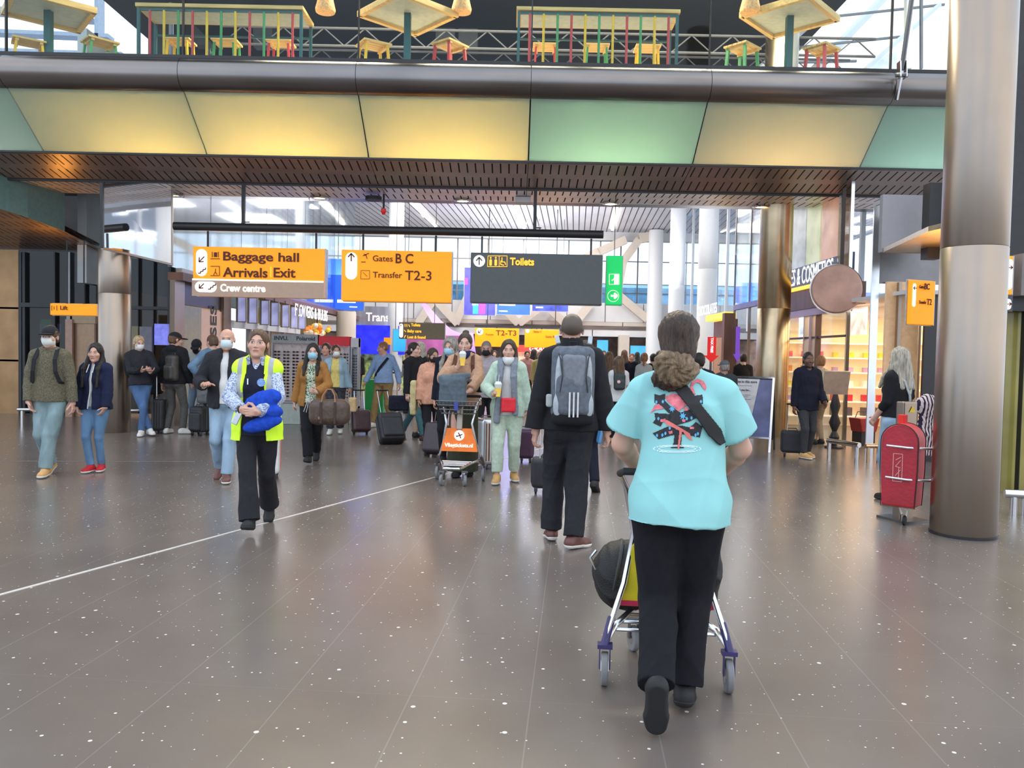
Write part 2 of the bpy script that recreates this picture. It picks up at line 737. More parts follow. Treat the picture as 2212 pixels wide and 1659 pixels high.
def solve2(a, t, l1, l2, pole):
    a, t, pole = Vector(a), Vector(t), Vector(pole)
    d = t - a
    L = d.length
    mx = (l1 + l2) * 0.9985
    if L > mx:
        d = d * (mx / L)
        t = a + d
        L = mx
    d.normalize()
    x = (l1 * l1 - l2 * l2 + L * L) / (2 * L)
    h = math.sqrt(max(0, l1 * l1 - x * x))
    p = pole - a
    p = p - d * p.dot(d)
    if p.length < 1e-5:
        p = Vector((0, 1, 0))
    p.normalize()
    return a + d * x + p * h, t


def eul(yaw, pitch, roll=0):
    """columns: side, back, up.  yaw turns to the person's left, pitch bows the head forward"""
    return (Matrix.Rotation(math.radians(yaw), 3, 'Z') @ Matrix.Rotation(math.radians(pitch), 3, 'X') @ Matrix.Rotation(math.radians(roll), 3, 'Y'))


class Rig:
    """joints of a 1.75 m figure facing -Y; R is its own right hand (-X)"""

    def __init__(s, sex='m', pel=(0, 0, 0.93), neck=None, shy=0, hpy=0, head=(0, 0, 0), hd=None,
                 RA=(-0.22, -0.02, 0.86), LA=(0.22, -0.02, 0.86), RE=None, LE=None,
                 RF=(-0.09, 0, 0.085), LF=(0.09, 0, 0.085), RFr=(-6, 0), LFr=(6, 0), RK=None, LK=None,
                 RH=None, LH=None, w=1.0, belly=0.0, shw=None, hs=1.09, aw=1.0):
        s.hs, s.aw = hs, aw
        s.sex, s.w, s.belly = sex, w, belly
        f = sex == 'f'
        s.pel = Vector(pel)
        s.neck = Vector(neck) if neck else Vector((pel[0], pel[1] + 0.01, pel[2] + 0.55))
        s.u = (s.neck - s.pel).normalized()
        sx = Vector((math.cos(math.radians(shy)), math.sin(math.radians(shy)), 0))
        hx = Vector((math.cos(math.radians(hpy)), math.sin(math.radians(hpy)), 0))
        lx = (sx + hx).normalized()
        lx = (lx - s.u * lx.dot(s.u)).normalized()
        by = s.u.cross(lx)
        s.R = Matrix((lx, by, s.u)).transposed()
        sxx = (sx - s.u * sx.dot(s.u)).normalized()
        s.Rs = Matrix((sxx, s.u.cross(sxx), s.u)).transposed()
        hw, sw = (0.092 if f else 0.088), (shw or (0.142 if f else 0.162))
        s.sh = {'R': s.neck - sxx * sw - s.u * 0.072, 'L': s.neck + sxx * sw - s.u * 0.072}
        s.hip = {'R': s.pel - hx * hw + Vector((0, 0, -0.02)), 'L': s.pel + hx * hw + Vector((0, 0, -0.02))}
        s.H = eul(*head)
        hn = s.neck + s.u * 0.03
        s.hc = Vector(hd) if hd else hn + s.u * 0.055 + (s.H @ Vector((0, -0.018, 0.070)))
        s.el, s.wr, s.kn, s.an = {}, {}, {}, {}
        ul, fl = (0.275, 0.245) if f else (0.290, 0.260)
        for k, A, E in (('R', RA, RE), ('L', LA, LE)):
            sg = -1 if k == 'R' else 1
            pole = E or (s.sh[k].x + sg * 0.25, s.sh[k].y + 0.6, 1.0)
            s.el[k], s.wr[k] = solve2(s.sh[k], A, ul, fl, pole)
        for k, A, E in (('R', RF, RK), ('L', LF, LK)):
            sg = -1 if k == 'R' else 1
            pole = E or (s.hip[k].x + sg * 0.08, s.hip[k].y - 2.0, 0.5)
            s.kn[k], s.an[k] = solve2(s.hip[k], A, 0.435, 0.41, pole)
        s.fr = {'R': RFr, 'L': LFr}
        s.hand = {'R': RH, 'L': LH}

    def foot_frame(s, k):
        yaw, pitch = s.fr[k]
        M = Matrix.Rotation(math.radians(yaw), 3, 'Z') @ Matrix.Rotation(math.radians(pitch), 3, 'X')
        return M @ Vector((0, -1, 0)), M @ Vector((0, 0, 1)), M   # forward, up

    def hand_frame(s, k):
        d0 = (s.wr[k] - s.el[k]).normalized()
        sg = -1 if k == 'R' else 1
        hd = s.hand[k] or {}
        d = Vector(hd.get('d', d0)).normalized()
        n = Vector(hd.get('n', (-sg, 0, 0)))
        n = (n - d * n.dot(d)).normalized()
        t = n.cross(d) * (1 if k == 'L' else -1)
        return d, n, t * (hd.get('flip', 1)), hd.get('curl', 28), hd.get('spread', 1.0)


class HeadSpace:
    """scales everything about the head centre by the figure's head size"""

    def __init__(s, S, r):
        s.S, s.c, s.k = S, r.hc, r.hs

    def m(s, p):
        return s.c + (Vector(p) - s.c) * s.k

    def ell(s, c, r, R=None, k=0.03, op='u', clip=None):
        s.S.ell(s.m(c), tuple(x * s.k for x in r), R, k * s.k, op, clip)

    def cone(s, a, b, ra, rb, k=0.03, op='u', clip=None):
        s.S.cone(s.m(a), s.m(b), ra * s.k, rb * s.k, k * s.k, op, clip)

    def cut(s, p, n):
        s.S.cut(s.m(p), n)

    def keep(s, fn):
        s.S.keep(fn)


def add_head(S, r, t=0.0, k=0.012, ears=True):
    S = HeadSpace(S, r)
    H, c = r.H, r.hc
    q = lambda x, y, z: c + H @ Vector((x, y, z))
    f = r.sex == 'f'
    S.ell(q(0, 0.018, 0.030), (0.074 + t, 0.094 + t, 0.086 + t), H, 0.0)
    S.ell(q(0, -0.030, -0.028), (0.060 + t, 0.068 + t, 0.082 + t), H, 0.025)
    S.ell(q(0, -0.045, -0.080), ((0.038 if f else 0.046) + t, 0.044 + t, 0.032 + t), H, 0.025)
    if t == 0:
        for sg in (-1, 1):
            S.ell(q(sg * 0.040, -0.062, -0.022), (0.026, 0.030, 0.026), H, 0.02)
            S.ell(q(sg * 0.031, -0.118, 0.010), (0.021, 0.022, 0.015), H, 0.014, 's')
            S.ell(q(sg * 0.031, -0.0845, 0.007), (0.0145, 0.0125, 0.0115), H, 0.004)
        S.cone(q(-0.03, -0.088, 0.026), q(0.03, -0.088, 0.026), 0.0075 if f else 0.010, 0.0075 if f else 0.010, 0.012)
        S.cone(q(0, -0.094, 0.014), q(0, -0.112 if f else -0.115, -0.026), 0.0055 if f else 0.007, 0.0088 if f else 0.0105, 0.010)
        for sg in (-1, 1):
            S.ell(q(sg * 0.011, -0.104, -0.030), (0.008, 0.010, 0.007), H, 0.006)
            if ears:
                S.ell(q(sg * 0.077, 0.010, -0.002), (0.009, 0.019, 0.031), H, 0.008)
        S.cone(q(-0.016, -0.094, -0.054), q(0.016, -0.094, -0.054), 0.0065, 0.0065, 0.008)
        S.cone(q(-0.013, -0.093, -0.064), q(0.013, -0.093, -0.064), 0.0075, 0.0075, 0.007)
        S.ell(q(0, -0.080, -0.096), (0.020, 0.020, 0.016), H, 0.018)


def add_hand(S, r, k, t=0.0):
    d, n, tt, curl, spread = r.hand_frame(k)
    w = r.wr[k]
    g = 0.92 if r.sex == 'f' else 1.0
    R = Matrix((tt, n, d)).transposed()
    S.cone(w - d * 0.03, w + d * 0.02, 0.026 * g, 0.024 * g, 0.015)
    S.box(w + d * 0.050 * g + n * 0.004, (0.040 * g, 0.0145 * g, 0.045 * g), R, 0.013, 0.012)
    S.ell(w + d * 0.035 * g + tt * 0.024 * g + n * 0.010, (0.018 * g, 0.014 * g, 0.030 * g), R, 0.012)
    L = [(0.030, 0.074), (0.0105, 0.082), (-0.0105, 0.076), (-0.029, 0.062)]
    for i, (o, ln) in enumerate(L):
        p = w + d * (0.088 - abs(o) * 0.15) * g + tt * o * g * (1 + 0.08 * spread)
        ang = 0
        dv = (d + tt * o * 1.3 * spread).normalized()
        ax_ = d.cross(n).normalized()
        for j, fr in enumerate((0.45, 0.32, 0.23)):
            ang = curl * (0.75 if j == 0 else 1.0) * (1 + 0.07 * i)
            dv = Matrix.Rotation(math.radians(ang), 3, ax_) @ dv
            q = p + dv * ln * fr * g
            S.cone(p, q, (0.0092 - 0.0007 * j) * g, (0.0086 - 0.0008 * j) * g, 0.004)
            n2 = n
            p = q
    p = w + d * 0.022 * g + tt * 0.030 * g + n * 0.006
    dv = (d * 0.62 + tt * 0.72 + n * 0.25).normalized()
    for j, ln in enumerate((0.040, 0.032, 0.026)):
        q = p + dv * ln * g
        S.cone(p, q, (0.0125 - 0.001 * j) * g, (0.0110 - 0.001 * j) * g, 0.008)
        dv = (dv + d * 0.35 + n * math.sin(math.radians(curl)) * 0.6).normalized()
        p = q


def add_torso(S, r, t=0.0, k=0.05):
    u, R, Rs, w = r.u, r.R, r.Rs, r.w
    f = r.sex == 'f'
    P0 = r.pel
    b = r.belly
    S.ell(P0 + u * 0.36, ((0.136 if f else 0.158) * w + t, 0.112 * w + t, 0.19), Rs, 0)
    S.ell(P0 + u * 0.16 - R.col[1] * b * 0.5, ((0.122 if f else 0.142) * w + t, 0.100 * w + b * 0.5 + t, 0.17), R, k)
    S.ell(P0 + u * 0.0, ((0.168 if f else 0.160) * w + t, 0.116 * w + t, 0.125 + t), R, k)
    S.cone(r.sh['R'] + Rs.col[0] * 0.03, r.sh['L'] - Rs.col[0] * 0.03, 0.055 + t, 0.055 + t, k)
    for s in 'RL':
        sg = -1 if s == 'R' else 1
        S.cone(r.neck + u * 0.015, r.sh[s] + Vector((0, 0, 0.012)), 0.045 + t * 0.7, 0.046 + t, k)
        S.ell(P0 + R @ Vector((sg * 0.078, 0.050 * w, -0.035)), (0.082 * w + t, 0.078 * w + t, 0.088 + t), R, 0.03)
        if f:
            S.ell(P0 + u * 0.345 + Rs @ Vector((sg * 0.072, -0.085, 0)), (0.058 + t, 0.050 + t, 0.058 + t), Rs, 0.03)


def add_arm(S, r, k, t=0.0, frac=2.0, k2=0.03, loose=0.0, cuff=0.0):
    """frac 0..1 upper arm, 1..2 forearm"""
    f = 0.90 if r.sex == 'f' else 1.0
    a, e, w = r.sh[k], r.el[k], r.wr[k]
    g = f * (0.5 + 0.5 * r.w) * r.aw
    if frac < 1:
        q = a + (e - a) * frac
        d = (e - a).normalized()
        S.cone(a, q + d * 0.06, 0.056 * g + t, 0.045 * g + t + loose, k2, clip=(q, d))
    else:
        S.cone(a, e, 0.056 * g + t, 0.041 * g + t + loose * 0.6, k2)
        q = e + (w - e) * min(1, frac - 1)
        d = (w - e).normalized()
        ft = min(1, frac - 1)
        S.cone(e, e + (w - e) * 0.3, 0.041 * g + t + loose * 0.5, 0.042 * g + t + loose * 0.6, k2 * 0.6)
        if frac >= 2:
            S.cone(e + (w - e) * 0.3, w + d * 0.03, 0.042 * g + t + loose * 0.6, 0.029 * g + t + cuff, k2 * 0.5, clip=(w + d * (0.005 if t else 0.03), d))
        else:
            S.cone(e + (w - e) * 0.2, q + d * 0.03, 0.042 * g + t + loose * 0.6, (0.042 - 0.013 * ft) * g + t + cuff, k2 * 0.5, clip=(q, d))


def add_leg(S, r, k, t=0.0, hem=None, rc=None, rk=None, k2=0.04):
    """hem: how far down the shin (0..1); rc trouser radius at the hem, rk at the knee"""
    w = r.w
    a, n_, c = r.hip[k], r.kn[k], r.an[k]
    S.cone(a + Vector((0, 0, -0.02)), n_, 0.084 * w + t, (rk or 0.050 * (0.5 + 0.5 * w) + t * 0.6), k2)
    if hem is None:
        d = (c - n_)
        S.cone(n_, n_ + d * 0.35, 0.042, 0.044, 0.02)
        S.cone(n_ + d * 0.3, c, 0.043, 0.033, 0.02)
    else:
        d = (c - n_).normalized()
        q = n_ + (c - n_) * hem
        S.cone(n_, q + d * 0.05, (rk or 0.050 * (0.5 + 0.5 * w) + t * 0.6), rc or 0.05 + t, 0.02, clip=(q, d))


def add_foot(S, r, k, t=0.0, kind='shoe'):
    fd, up, M = r.foot_frame(k)
    a = r.an[k]
    g = 0.92 if r.sex == 'f' else 1.0
    heel = a - fd * 0.035 - up * 0.045
    toe = a + fd * 0.150 * g - up * 0.052
    S.cone(a, heel + up * 0.01, 0.036 + t, 0.034 + t, 0.02)
    S.cone(heel, a + fd * 0.05 - up * 0.045, 0.034 + t, 0.036 + t, 0.02)
    S.cone(a + up * 0.0, toe - fd * 0.03, 0.034 + t, 0.026 + t, 0.03)
    S.cone(toe - fd * 0.04 - M.col[0] * 0.010, toe - M.col[0] * 0.008, 0.032 + t, 0.028 + t, 0.02)
    S.cone(toe - fd * 0.04 + M.col[0] * 0.012, toe + M.col[0] * 0.008, 0.032 + t, 0.027 + t, 0.02)
    return a - up * 0.080, up


def shoe(r, k, h, mat, solem, root, s, high=False, fold=0.0):
    S = SDF()
    p, up = add_foot(S, r, k, 0.007)
    if high:
        S.cone(r.an[k], r.an[k] + (r.kn[k] - r.an[k]).normalized() * 0.10, 0.045, 0.043, 0.02)
    S.cut(p + up * 0.012, -up)
    fd, up, M = r.foot_frame(k)
    if not high:
        S.cut(r.an[k] + up * 0.022 - fd * 0.01, (up - fd * 0.35).normalized())
    o = sdf_obj('shoe', S, h, mat, root, s)
    S = SDF()
    add_foot(S, r, k, 0.011)
    S.cut(p, -up)
    S.cut(p + up * 0.026, up)
    sdf_obj('sole', S, h, solem, o, s)
    return o


def add_hair(S, r, style):
    S = HeadSpace(S, r)
    H, c = r.H, r.hc
    q = lambda x, y, z: c + H @ Vector((x, y, z))
    t = {'buzz': 0.004, 'short': 0.010, 'tied': 0.008, 'long': 0.013, 'bun': 0.013, 'curly': 0.026, 'fringe': 0.012}.get(style.split('+')[0], 0.012)
    S.ell(q(0, 0.020, 0.034), (0.075 + t, 0.095 + t, 0.086 + t), H, 0)
    S.ell(q(0, 0.045, -0.02), (0.066 + t, 0.060 + t, 0.075 + t), H, 0.02)
    # the face and ears stay clear
    S.ell(q(0, -0.125, 0.008), (0.066, 0.084, 0.094), H, 0.008, 's')
    S.ell(q(0, -0.125, -0.070), (0.064, 0.085, 0.085), H, 0.008, 's')
    if style in ('buzz', 'short', 'tied', 'bun'):
        S.ell(q(0, -0.045, -0.085), (0.11, 0.075, 0.075), H, 0.01, 's')
        for sg in (-1, 1):
            S.ell(q(sg * 0.088, 0.006, -0.014), (0.022, 0.026, 0.034), H, 0.006, 's')
        S.cut(q(0, 0, -0.075), H @ Vector((0, 0.25, -1)).normalized())


def hair_obj(r, style, mat, root, s, h, seed=3):
    S = SDF()
    st = style.split('+')[0]
    add_hair(S, r, st)
    S0 = S
    S = HeadSpace(S, r)
    H, c = r.H, r.hc
    q = lambda x, y, z: c + H @ Vector((x, y, z))
    W = lambda x, y, z: c + Vector((x, y, z))
    if 'long' in style or 'curly' in style:
        n = 0.30 if 'extra' not in style else 0.42
        for sg in (-1, 1):
            S.cone(q(sg * 0.070, 0.02, 0.02), q(sg * 0.082, 0.0, -0.10), 0.026, 0.030, 0.02)
            S.cone(q(sg * 0.082, 0.0, -0.10), W(sg * 0.088, -0.105, -0.20), 0.030, 0.028, 0.03)
            S.cone(W(sg * 0.088, -0.105, -0.20), W(sg * 0.092, -0.150, -n), 0.028, 0.018, 0.02)
            S.cone(q(sg * 0.060, 0.06, -0.08), W(sg * 0.080, 0.110, -n), 0.040, 0.028, 0.03)
        S.cone(q(0, 0.08, -0.02), W(0, 0.125, -n), 0.055, 0.035, 0.04)
    if 'bob' in style:
        for sg in (-1, 1):
            S.cone(q(sg * 0.070, 0.02, 0.02), q(sg * 0.080, 0.0, -0.09), 0.028, 0.032, 0.02)
            S.cone(q(sg * 0.055, 0.06, -0.04), q(sg * 0.060, 0.05, -0.13), 0.042, 0.035, 0.03)
        S.cone(q(0, 0.08, -0.02), q(0, 0.075, -0.12), 0.055, 0.045, 0.04)
    if 'pony' in style:
        S.cone(q(0, 0.10, 0.03), q(0, 0.14, 0.0), 0.022, 0.026, 0.02)
        S.cone(q(0, 0.14, 0.0), q(0, 0.13, -0.16), 0.028, 0.012, 0.02)
    if 'topknot' in style:
        S.ell(q(0, 0.05, 0.125), (0.036, 0.036, 0.032), H, 0.01)
    if 'lowbun' in style:
        S.ell(q(0, 0.125, -0.03), (0.045, 0.04, 0.045), H, 0.015)
    return sdf_obj('hair', S0, h, mat, root, s, fold=0.004 if h < 0.009 else 0.002, seed=seed, freq=70 if h < 0.007 else 35, vert=0.2)


def mask_obj(r, mat, root, s, h, low=False, kind='cup'):
    S = SDF()
    H, c = r.H, r.hc
    dz = -0.070 if low else 0.0
    q = lambda x, y, z: c + H @ Vector((x, y, z + dz))
    S0 = S
    S = HeadSpace(S, r)
    S.ell(q(0, -0.030, -0.028), (0.069, 0.082, 0.085), H, 0)
    S.ell(q(0, -0.082, -0.042), (0.046, 0.051, 0.050), H, 0.02)
    S.keep(lambda X: np.abs((X - V3(S.m(q(0, -0.10, -0.052)))) @ np.array(H, dtype=np.float32)).dot(np.eye(3, dtype=np.float32)).__sub__(np.array([0.064 * r.hs, 0.092 * r.hs, 0.050 * r.hs], dtype=np.float32)).max(axis=-1))
    o = sdf_obj('face_mask', S0, h, mat, root, s)
    q = lambda x, y, z: c + H @ Vector((x, y, z + dz)) * r.hs
    if o and h < 0.011:
        for sg in (-1, 1):
            mb = MB().tube([q(sg * 0.060, -0.055, -0.02) * s, q(sg * 0.080, -0.01, 0.01) * s, q(sg * 0.086, 0.016, -0.005) * s], 0.0016 * s, 6)
            mb.obj('ear_loop', mat, o, smooth=True)
    return o


def cap_obj(r, mat, root, s, h, back=False):
    S = SDF()
    H, c = r.H, r.hc
    q = lambda x, y, z: c + H @ Vector((x, y, z))
    HS = HeadSpace(S, r)
    HS.ell(q(0, 0.018, 0.036), (0.086, 0.108, 0.094), H, 0)
    HS.cut(q(0, 0, 0.038), H @ Vector((0, 0.12, -1)).normalized())
    o = sdf_obj('cap', S, h, mat, root, s)
    S = SDF()
    HS = HeadSpace(S, r)
    sg = 1 if back else -1
    HS.ell(q(0, sg * 0.110, 0.036), (0.074, 0.082, 0.012), H, 0)
    HS.ell(q(0, 0.01, 0.03), (0.080, 0.100, 0.07), H, 0, 's')
    sdf_obj('visor', S, min(h, 0.008), mat, o, s)
    return o


def body_obj(name, r, mat, s, h, loc, yaw, label, group=None):
    S = SDF()
    add_torso(S, r)
    S.cone(r.neck - r.u * 0.01, r.hc + r.H @ Vector((0, 0.018, -0.045)), (0.050 if r.sex == 'f' else 0.058), (0.046 if r.sex == 'f' else 0.054), 0.02)
    for k in 'RL':
        add_arm(S, r, k)
        add_hand(S, r, k)
        add_leg(S, r, k)
        add_foot(S, r, k, -0.013)
    add_head(S, r)
    Hn = np.array(r.H, dtype=np.float32)
    cn = V3(r.hc)

    def hp(V):
        q = (V - cn) @ Hn / r.hs
        q[(np.abs(q) > 0.17).any(axis=1) | (q[:, 2] < -0.125)] = (9, 9, 9)
        return q
    o = sdf_obj(name, S, h, mat, None, s, attrf={'hp': hp}, loc=loc, rot=(0, 0, yaw))
    return tag(o, label, 'person', group)


def top_obj(name, r, mat, root, s, h, t=0.012, hem=0.86, sleeve=2.0, hemr=None, loose=0.0, vneck=0.0, fold=0.005, seed=1,
            openf=0.0, collar=0.0, sleeves='RL', cuff=0.0, neckr=0.068, slit=None, freq=18, hood=False):
    """a shirt, jumper or jacket; hemr = (side, depth) radii at the hem; openf = half width of an open front"""
    S = SDF()
    add_torso(S, r, t)
    w = r.w
    f = r.sex == 'f'
    hr = hemr or ((0.170 if f else 0.160) * w + t * 0.8, 0.120 * w + t + r.belly * 0.6)
    hp = r.pel + r.u * (hem - r.pel.z)
    S.ecyl(hp, r.pel + r.u * 0.40, hr, ((0.108 if f else 0.126) * w + t, 0.078 * w + t), r.R, 0.05, p=2.2)
    for k in sleeves:
        add_arm(S, r, k, t, sleeve, k2=0.014, loose=loose, cuff=cuff)
    if collar:
        S.cone(r.neck - r.u * 0.02, r.neck + r.u * collar, 0.074 + t * 0.5, 0.070 + t * 0.5, 0.02)
    if hood:
        S.ell(r.neck + r.Rs @ Vector((0, 0.085, 0.0)), (0.105, 0.050, 0.075), r.Rs, 0.03)
    S.cut(hp, (r.pel - r.neck).normalized())
    nk = r.neck + r.u * (0.05 + collar)
    S.cone(nk + r.u * 0.1, r.neck + r.u * (0.02 if collar else 0.0), neckr + 0.01, neckr, 0.006, 's')
    if vneck:
        a = r.neck + r.Rs @ Vector((0, -0.10, 0.03))
        b = r.neck + r.Rs @ Vector((0, -0.17, -vneck))
        S.cone(a, b, 0.062, 0.012, 0.006, 's')
    if openf:
        a = r.neck + r.Rs @ Vector((0, -0.16, 0.02))
        b = hp + r.R @ Vector((0, -0.22, -0.1))
        x = V3(r.R.col[0])
        A, B = V3(a), V3(b)

        def fn(X):
            tt = np.clip((X - A) @ (B - A) / ((B - A) @ (B - A)), 0, 1)
            wd = np.where(tt < 0.15, openf * 0.9, openf * (0.9 + 0.5 * tt))
            side = np.abs((X - A - tt[..., None] * (B - A)) @ x) - wd
            front = (X - V3(r.pel)) @ V3(r.R.col[1]) + 0.02
            return -np.maximum(side, front)
        S.keep(fn)
    return sdf_obj(name, S, h, mat, root, s, fold=fold, seed=seed, freq=freq)


def legs_obj(name, r, mat, root, s, h, t=0.012, hem=0.97, rc=0.050, rk=0.060, fold=0.005, seed=2, waist=None, legs='RL', freq=18):
    S = SDF()
    w = r.w
    R, P0 = r.R, r.pel
    S.ell(P0, ((0.168 if r.sex == 'f' else 0.160) * w + t, 0.116 * w + t + r.belly * 0.3, 0.13 + t), R, 0.03)
    for k in legs:
        sg = -1 if k == 'R' else 1
        S.ell(P0 + R @ Vector((sg * 0.078, 0.050 * w, -0.035)), (0.082 * w + t, 0.078 * w + t, 0.088 + t), R, 0.03)
        add_leg(S, r, k, t, hem, rc, rk, 0.035)
    S.cut(P0 + r.u * ((waist or 1.02) - P0.z), r.u)
    return sdf_obj(name, S, h, mat, root, s, fold=fold, seed=seed, freq=freq)


def skirt_obj(r, mat, root, s, h, hem=0.1, hr=(0.2, 0.17), name='skirt'):
    S = SDF()
    S.ecyl(Vector((r.pel.x, r.pel.y, hem)), r.pel + r.u * 0.08, hr, (0.165 * r.w, 0.12 * r.w), r.R, 0)
    return sdf_obj(name, S, h, mat, root, s, fold=0.010, seed=5, freq=30, vert=0.05)


SK = {}
SK['fair'] = skin('skin_fair', (0.62, 0.36, 0.27))
SK['pale'] = skin('skin_pale', (0.66, 0.42, 0.33))
SK['ruddy'] = skin('skin_ruddy', (0.60, 0.32, 0.23), brow=(0.25, 0.2, 0.16))
SK['tan'] = skin('skin_tan', (0.46, 0.24, 0.15))
SK['dark'] = skin('skin_dark', (0.17, 0.075, 0.045), lip=(0.2, 0.07, 0.06), stubble=(0.05, 0.03, 0.025))
SK['buzz'] = skin('skin_shaved', (0.60, 0.34, 0.25), scalp=(0.10, 0.075, 0.055), stubble=(0.3, 0.18, 0.13))
SK['grey'] = skin('skin_grey_crop', (0.42, 0.22, 0.15), scalp=(0.15, 0.13, 0.12))
HM = dict(black=hairm('hair_black', (0.016, 0.012, 0.011)), dark=hairm('hair_dark_brown', (0.050, 0.030, 0.020)),
          brown=hairm('hair_brown', (0.12, 0.065, 0.035)), blond=hairm('hair_blond', (0.50, 0.36, 0.20)),
          grey=hairm('hair_grey', (0.30, 0.27, 0.24)), ginger=hairm('hair_ginger', (0.30, 0.14, 0.06)),
          ash=hairm('hair_ash_blond', (0.42, 0.38, 0.31)))
MK = dict(white=cloth('mask_white', (0.72, 0.74, 0.72), var=0.04), blue=cloth('mask_blue', (0.33, 0.58, 0.72), var=0.05),
          black=cloth('mask_black', (0.018, 0.018, 0.022)), navy=cloth('mask_navy', (0.02, 0.03, 0.10)),
          pale=cloth('mask_pale_blue', (0.62, 0.74, 0.78), var=0.04))
RUB = pm('shoe_rubber_black', (0.015, 0.015, 0.016), rough=0.7)
RUBW = pm('shoe_rubber_white', (0.75, 0.73, 0.68), rough=0.6)


def person(label, loc, yaw, H, rig, vox, sk='fair', hair=None, hcol='dark', mask=None, masklow=False, cap=None, capback=False,
           top=None, topm=None, legs=None, legm=None, shoem=RUB, solem=RUB, extra=None, group=None, shoes='RL', high=False):
    """one figure: the body is the thing; clothes and hair are its parts"""
    r = Rig(**rig)
    s = H / 1.75
    h = vox / s
    o = body_obj('person', r, SK[sk], s, h, loc, math.radians(yaw), label, group)
    hh = min(h, 0.008)
    if topm is not None:
        for i, (tm, tp) in enumerate(zip(topm, top)):
            tp = dict(tp)
            top_obj(tp.pop('name', 'jumper'), r, tm, o, s, h, seed=len(label) + i, **tp)
    if legm is not None:
        lg = dict(legs or {})
        legs_obj(lg.pop('name', 'trousers'), r, legm, o, s, h, seed=len(label) + 3, **lg)
    if shoem is not None:
        for k in shoes:
            shoe(r, k, min(h, 0.009), shoem, solem, o, s, high=high)
    if hair:
        hair_obj(r, hair, HM[hcol], o, s, h)
    if mask:
        mask_obj(r, MK[mask], o, s, hh, masklow)
    if cap is not None:
        cap_obj(r, cap, o, s, hh, capback)
    if extra:
        extra(r, o, s, h)
    return o, r, s


def in_hand(r, s, k, loc, yaw, a=0.07, b=0.045, up=-0.05):
    """world point just inside a closed hand"""
    d, n, tt, c, sp = r.hand_frame(k)
    p = (r.wr[k] + d * a + n * b) * s
    p = Matrix.Rotation(math.radians(yaw), 3, 'Z') @ p
    return Vector(loc) + p + Vector((0, 0, up))
# ------------------------------------------------------------------ the setting
def hzx(px):
    return 766 + (px - 1106) * ROLL


def floor_mat():
    m = bpy.data.materials.new('floor_tile')
    m.use_nodes = True
    nt = m.node_tree
    b = nt.nodes['Principled BSDF']
    geo = nt.nodes.new('ShaderNodeNewGeometry')
    mp = nt.nodes.new('ShaderNodeMapping')
    mp.vector_type = 'POINT'
    a = math.atan((1242 - 1106) / FP)
    mp.inputs['Rotation'].default_value = (0, 0, a)
    nt.links.new(geo.outputs['Position'], mp.inputs['Vector'])
    sp = nt.nodes.new('ShaderNodeSeparateXYZ')
    nt.links.new(mp.outputs['Vector'], sp.inputs[0])
    M = lambda k, *v: mix_nodes(nt, k, *v)
    TX, TY = 0.54, 0.81

    def line(v, period, off, w):
        f = M('FRACT', M('DIVIDE', M('ADD', v, off), period))
        return M('LESS_THAN', M('ABSOLUTE', M('SUBTRACT', f, 0.5)), w / period / 2)
    gx = line(sp.outputs[0], TX, 0.165 + TX / 2 + 50 * TX, 0.006)
    gy = line(sp.outputs[1], TY, 0.10 + 50 * TY, 0.004)
    # white chips in the dark stone
    vor = nt.nodes.new('ShaderNodeTexVoronoi')
    vor.inputs['Scale'].default_value = 5.0
    vor.voronoi_dimensions = '2D'
    nt.links.new(geo.outputs['Position'], vor.inputs['Vector'])
    vs = nt.nodes.new('ShaderNodeSeparateXYZ')
    nt.links.new(vor.outputs['Color'], vs.inputs[0])
    rad = M('MULTIPLY', M('POWER', vs.outputs[0], 2.6), 0.055)
    chip = M('LESS_THAN', vor.outputs['Distance'], rad)
    v2 = nt.nodes.new('ShaderNodeTexVoronoi')
    v2.inputs['Scale'].default_value = 16.0
    v2.voronoi_dimensions = '2D'
    nt.links.new(geo.outputs['Position'], v2.inputs['Vector'])
    vs2 = nt.nodes.new('ShaderNodeSeparateXYZ')
    nt.links.new(v2.outputs['Color'], vs2.inputs[0])
    chip2 = M('LESS_THAN', v2.outputs['Distance'], M('MULTIPLY', M('POWER', vs2.outputs[1], 6.0), 0.085))
    chips = M('MAXIMUM', chip, chip2)
    n = nt.nodes.new('ShaderNodeTexNoise')
    n.inputs['Scale'].default_value = 1.3
    n.inputs['Detail'].default_value = 5
    nt.links.new(geo.outputs['Position'], n.inputs['Vector'])
    n3 = nt.nodes.new('ShaderNodeTexNoise')
    n3.inputs['Scale'].default_value = 260
    nt.links.new(geo.outputs['Position'], n3.inputs['Vector'])
    base = color_mix(nt, n.outputs['Fac'], (0.135, 0.108, 0.094), (0.195, 0.160, 0.140))
    base = color_mix(nt, M('MULTIPLY', n3.outputs['Fac'], 0.25), base, (0.14, 0.13, 0.12))
    # tile to tile variation
    c = color_mix(nt, M('MULTIPLY', M('MAXIMUM', gx, M('MULTIPLY', gy, 0.4)), 0.30), base, (0.30, 0.28, 0.26))
    c = color_mix(nt, chips, c, (0.72, 0.70, 0.66))
    nt.links.new(c, b.inputs['Base Color'])
    r = M('ADD', M('MULTIPLY', n.outputs['Fac'], 0.10), 0.19)
    nt.links.new(r, b.inputs['Roughness'])
    b.inputs['IOR'].default_value = 1.5
    return m


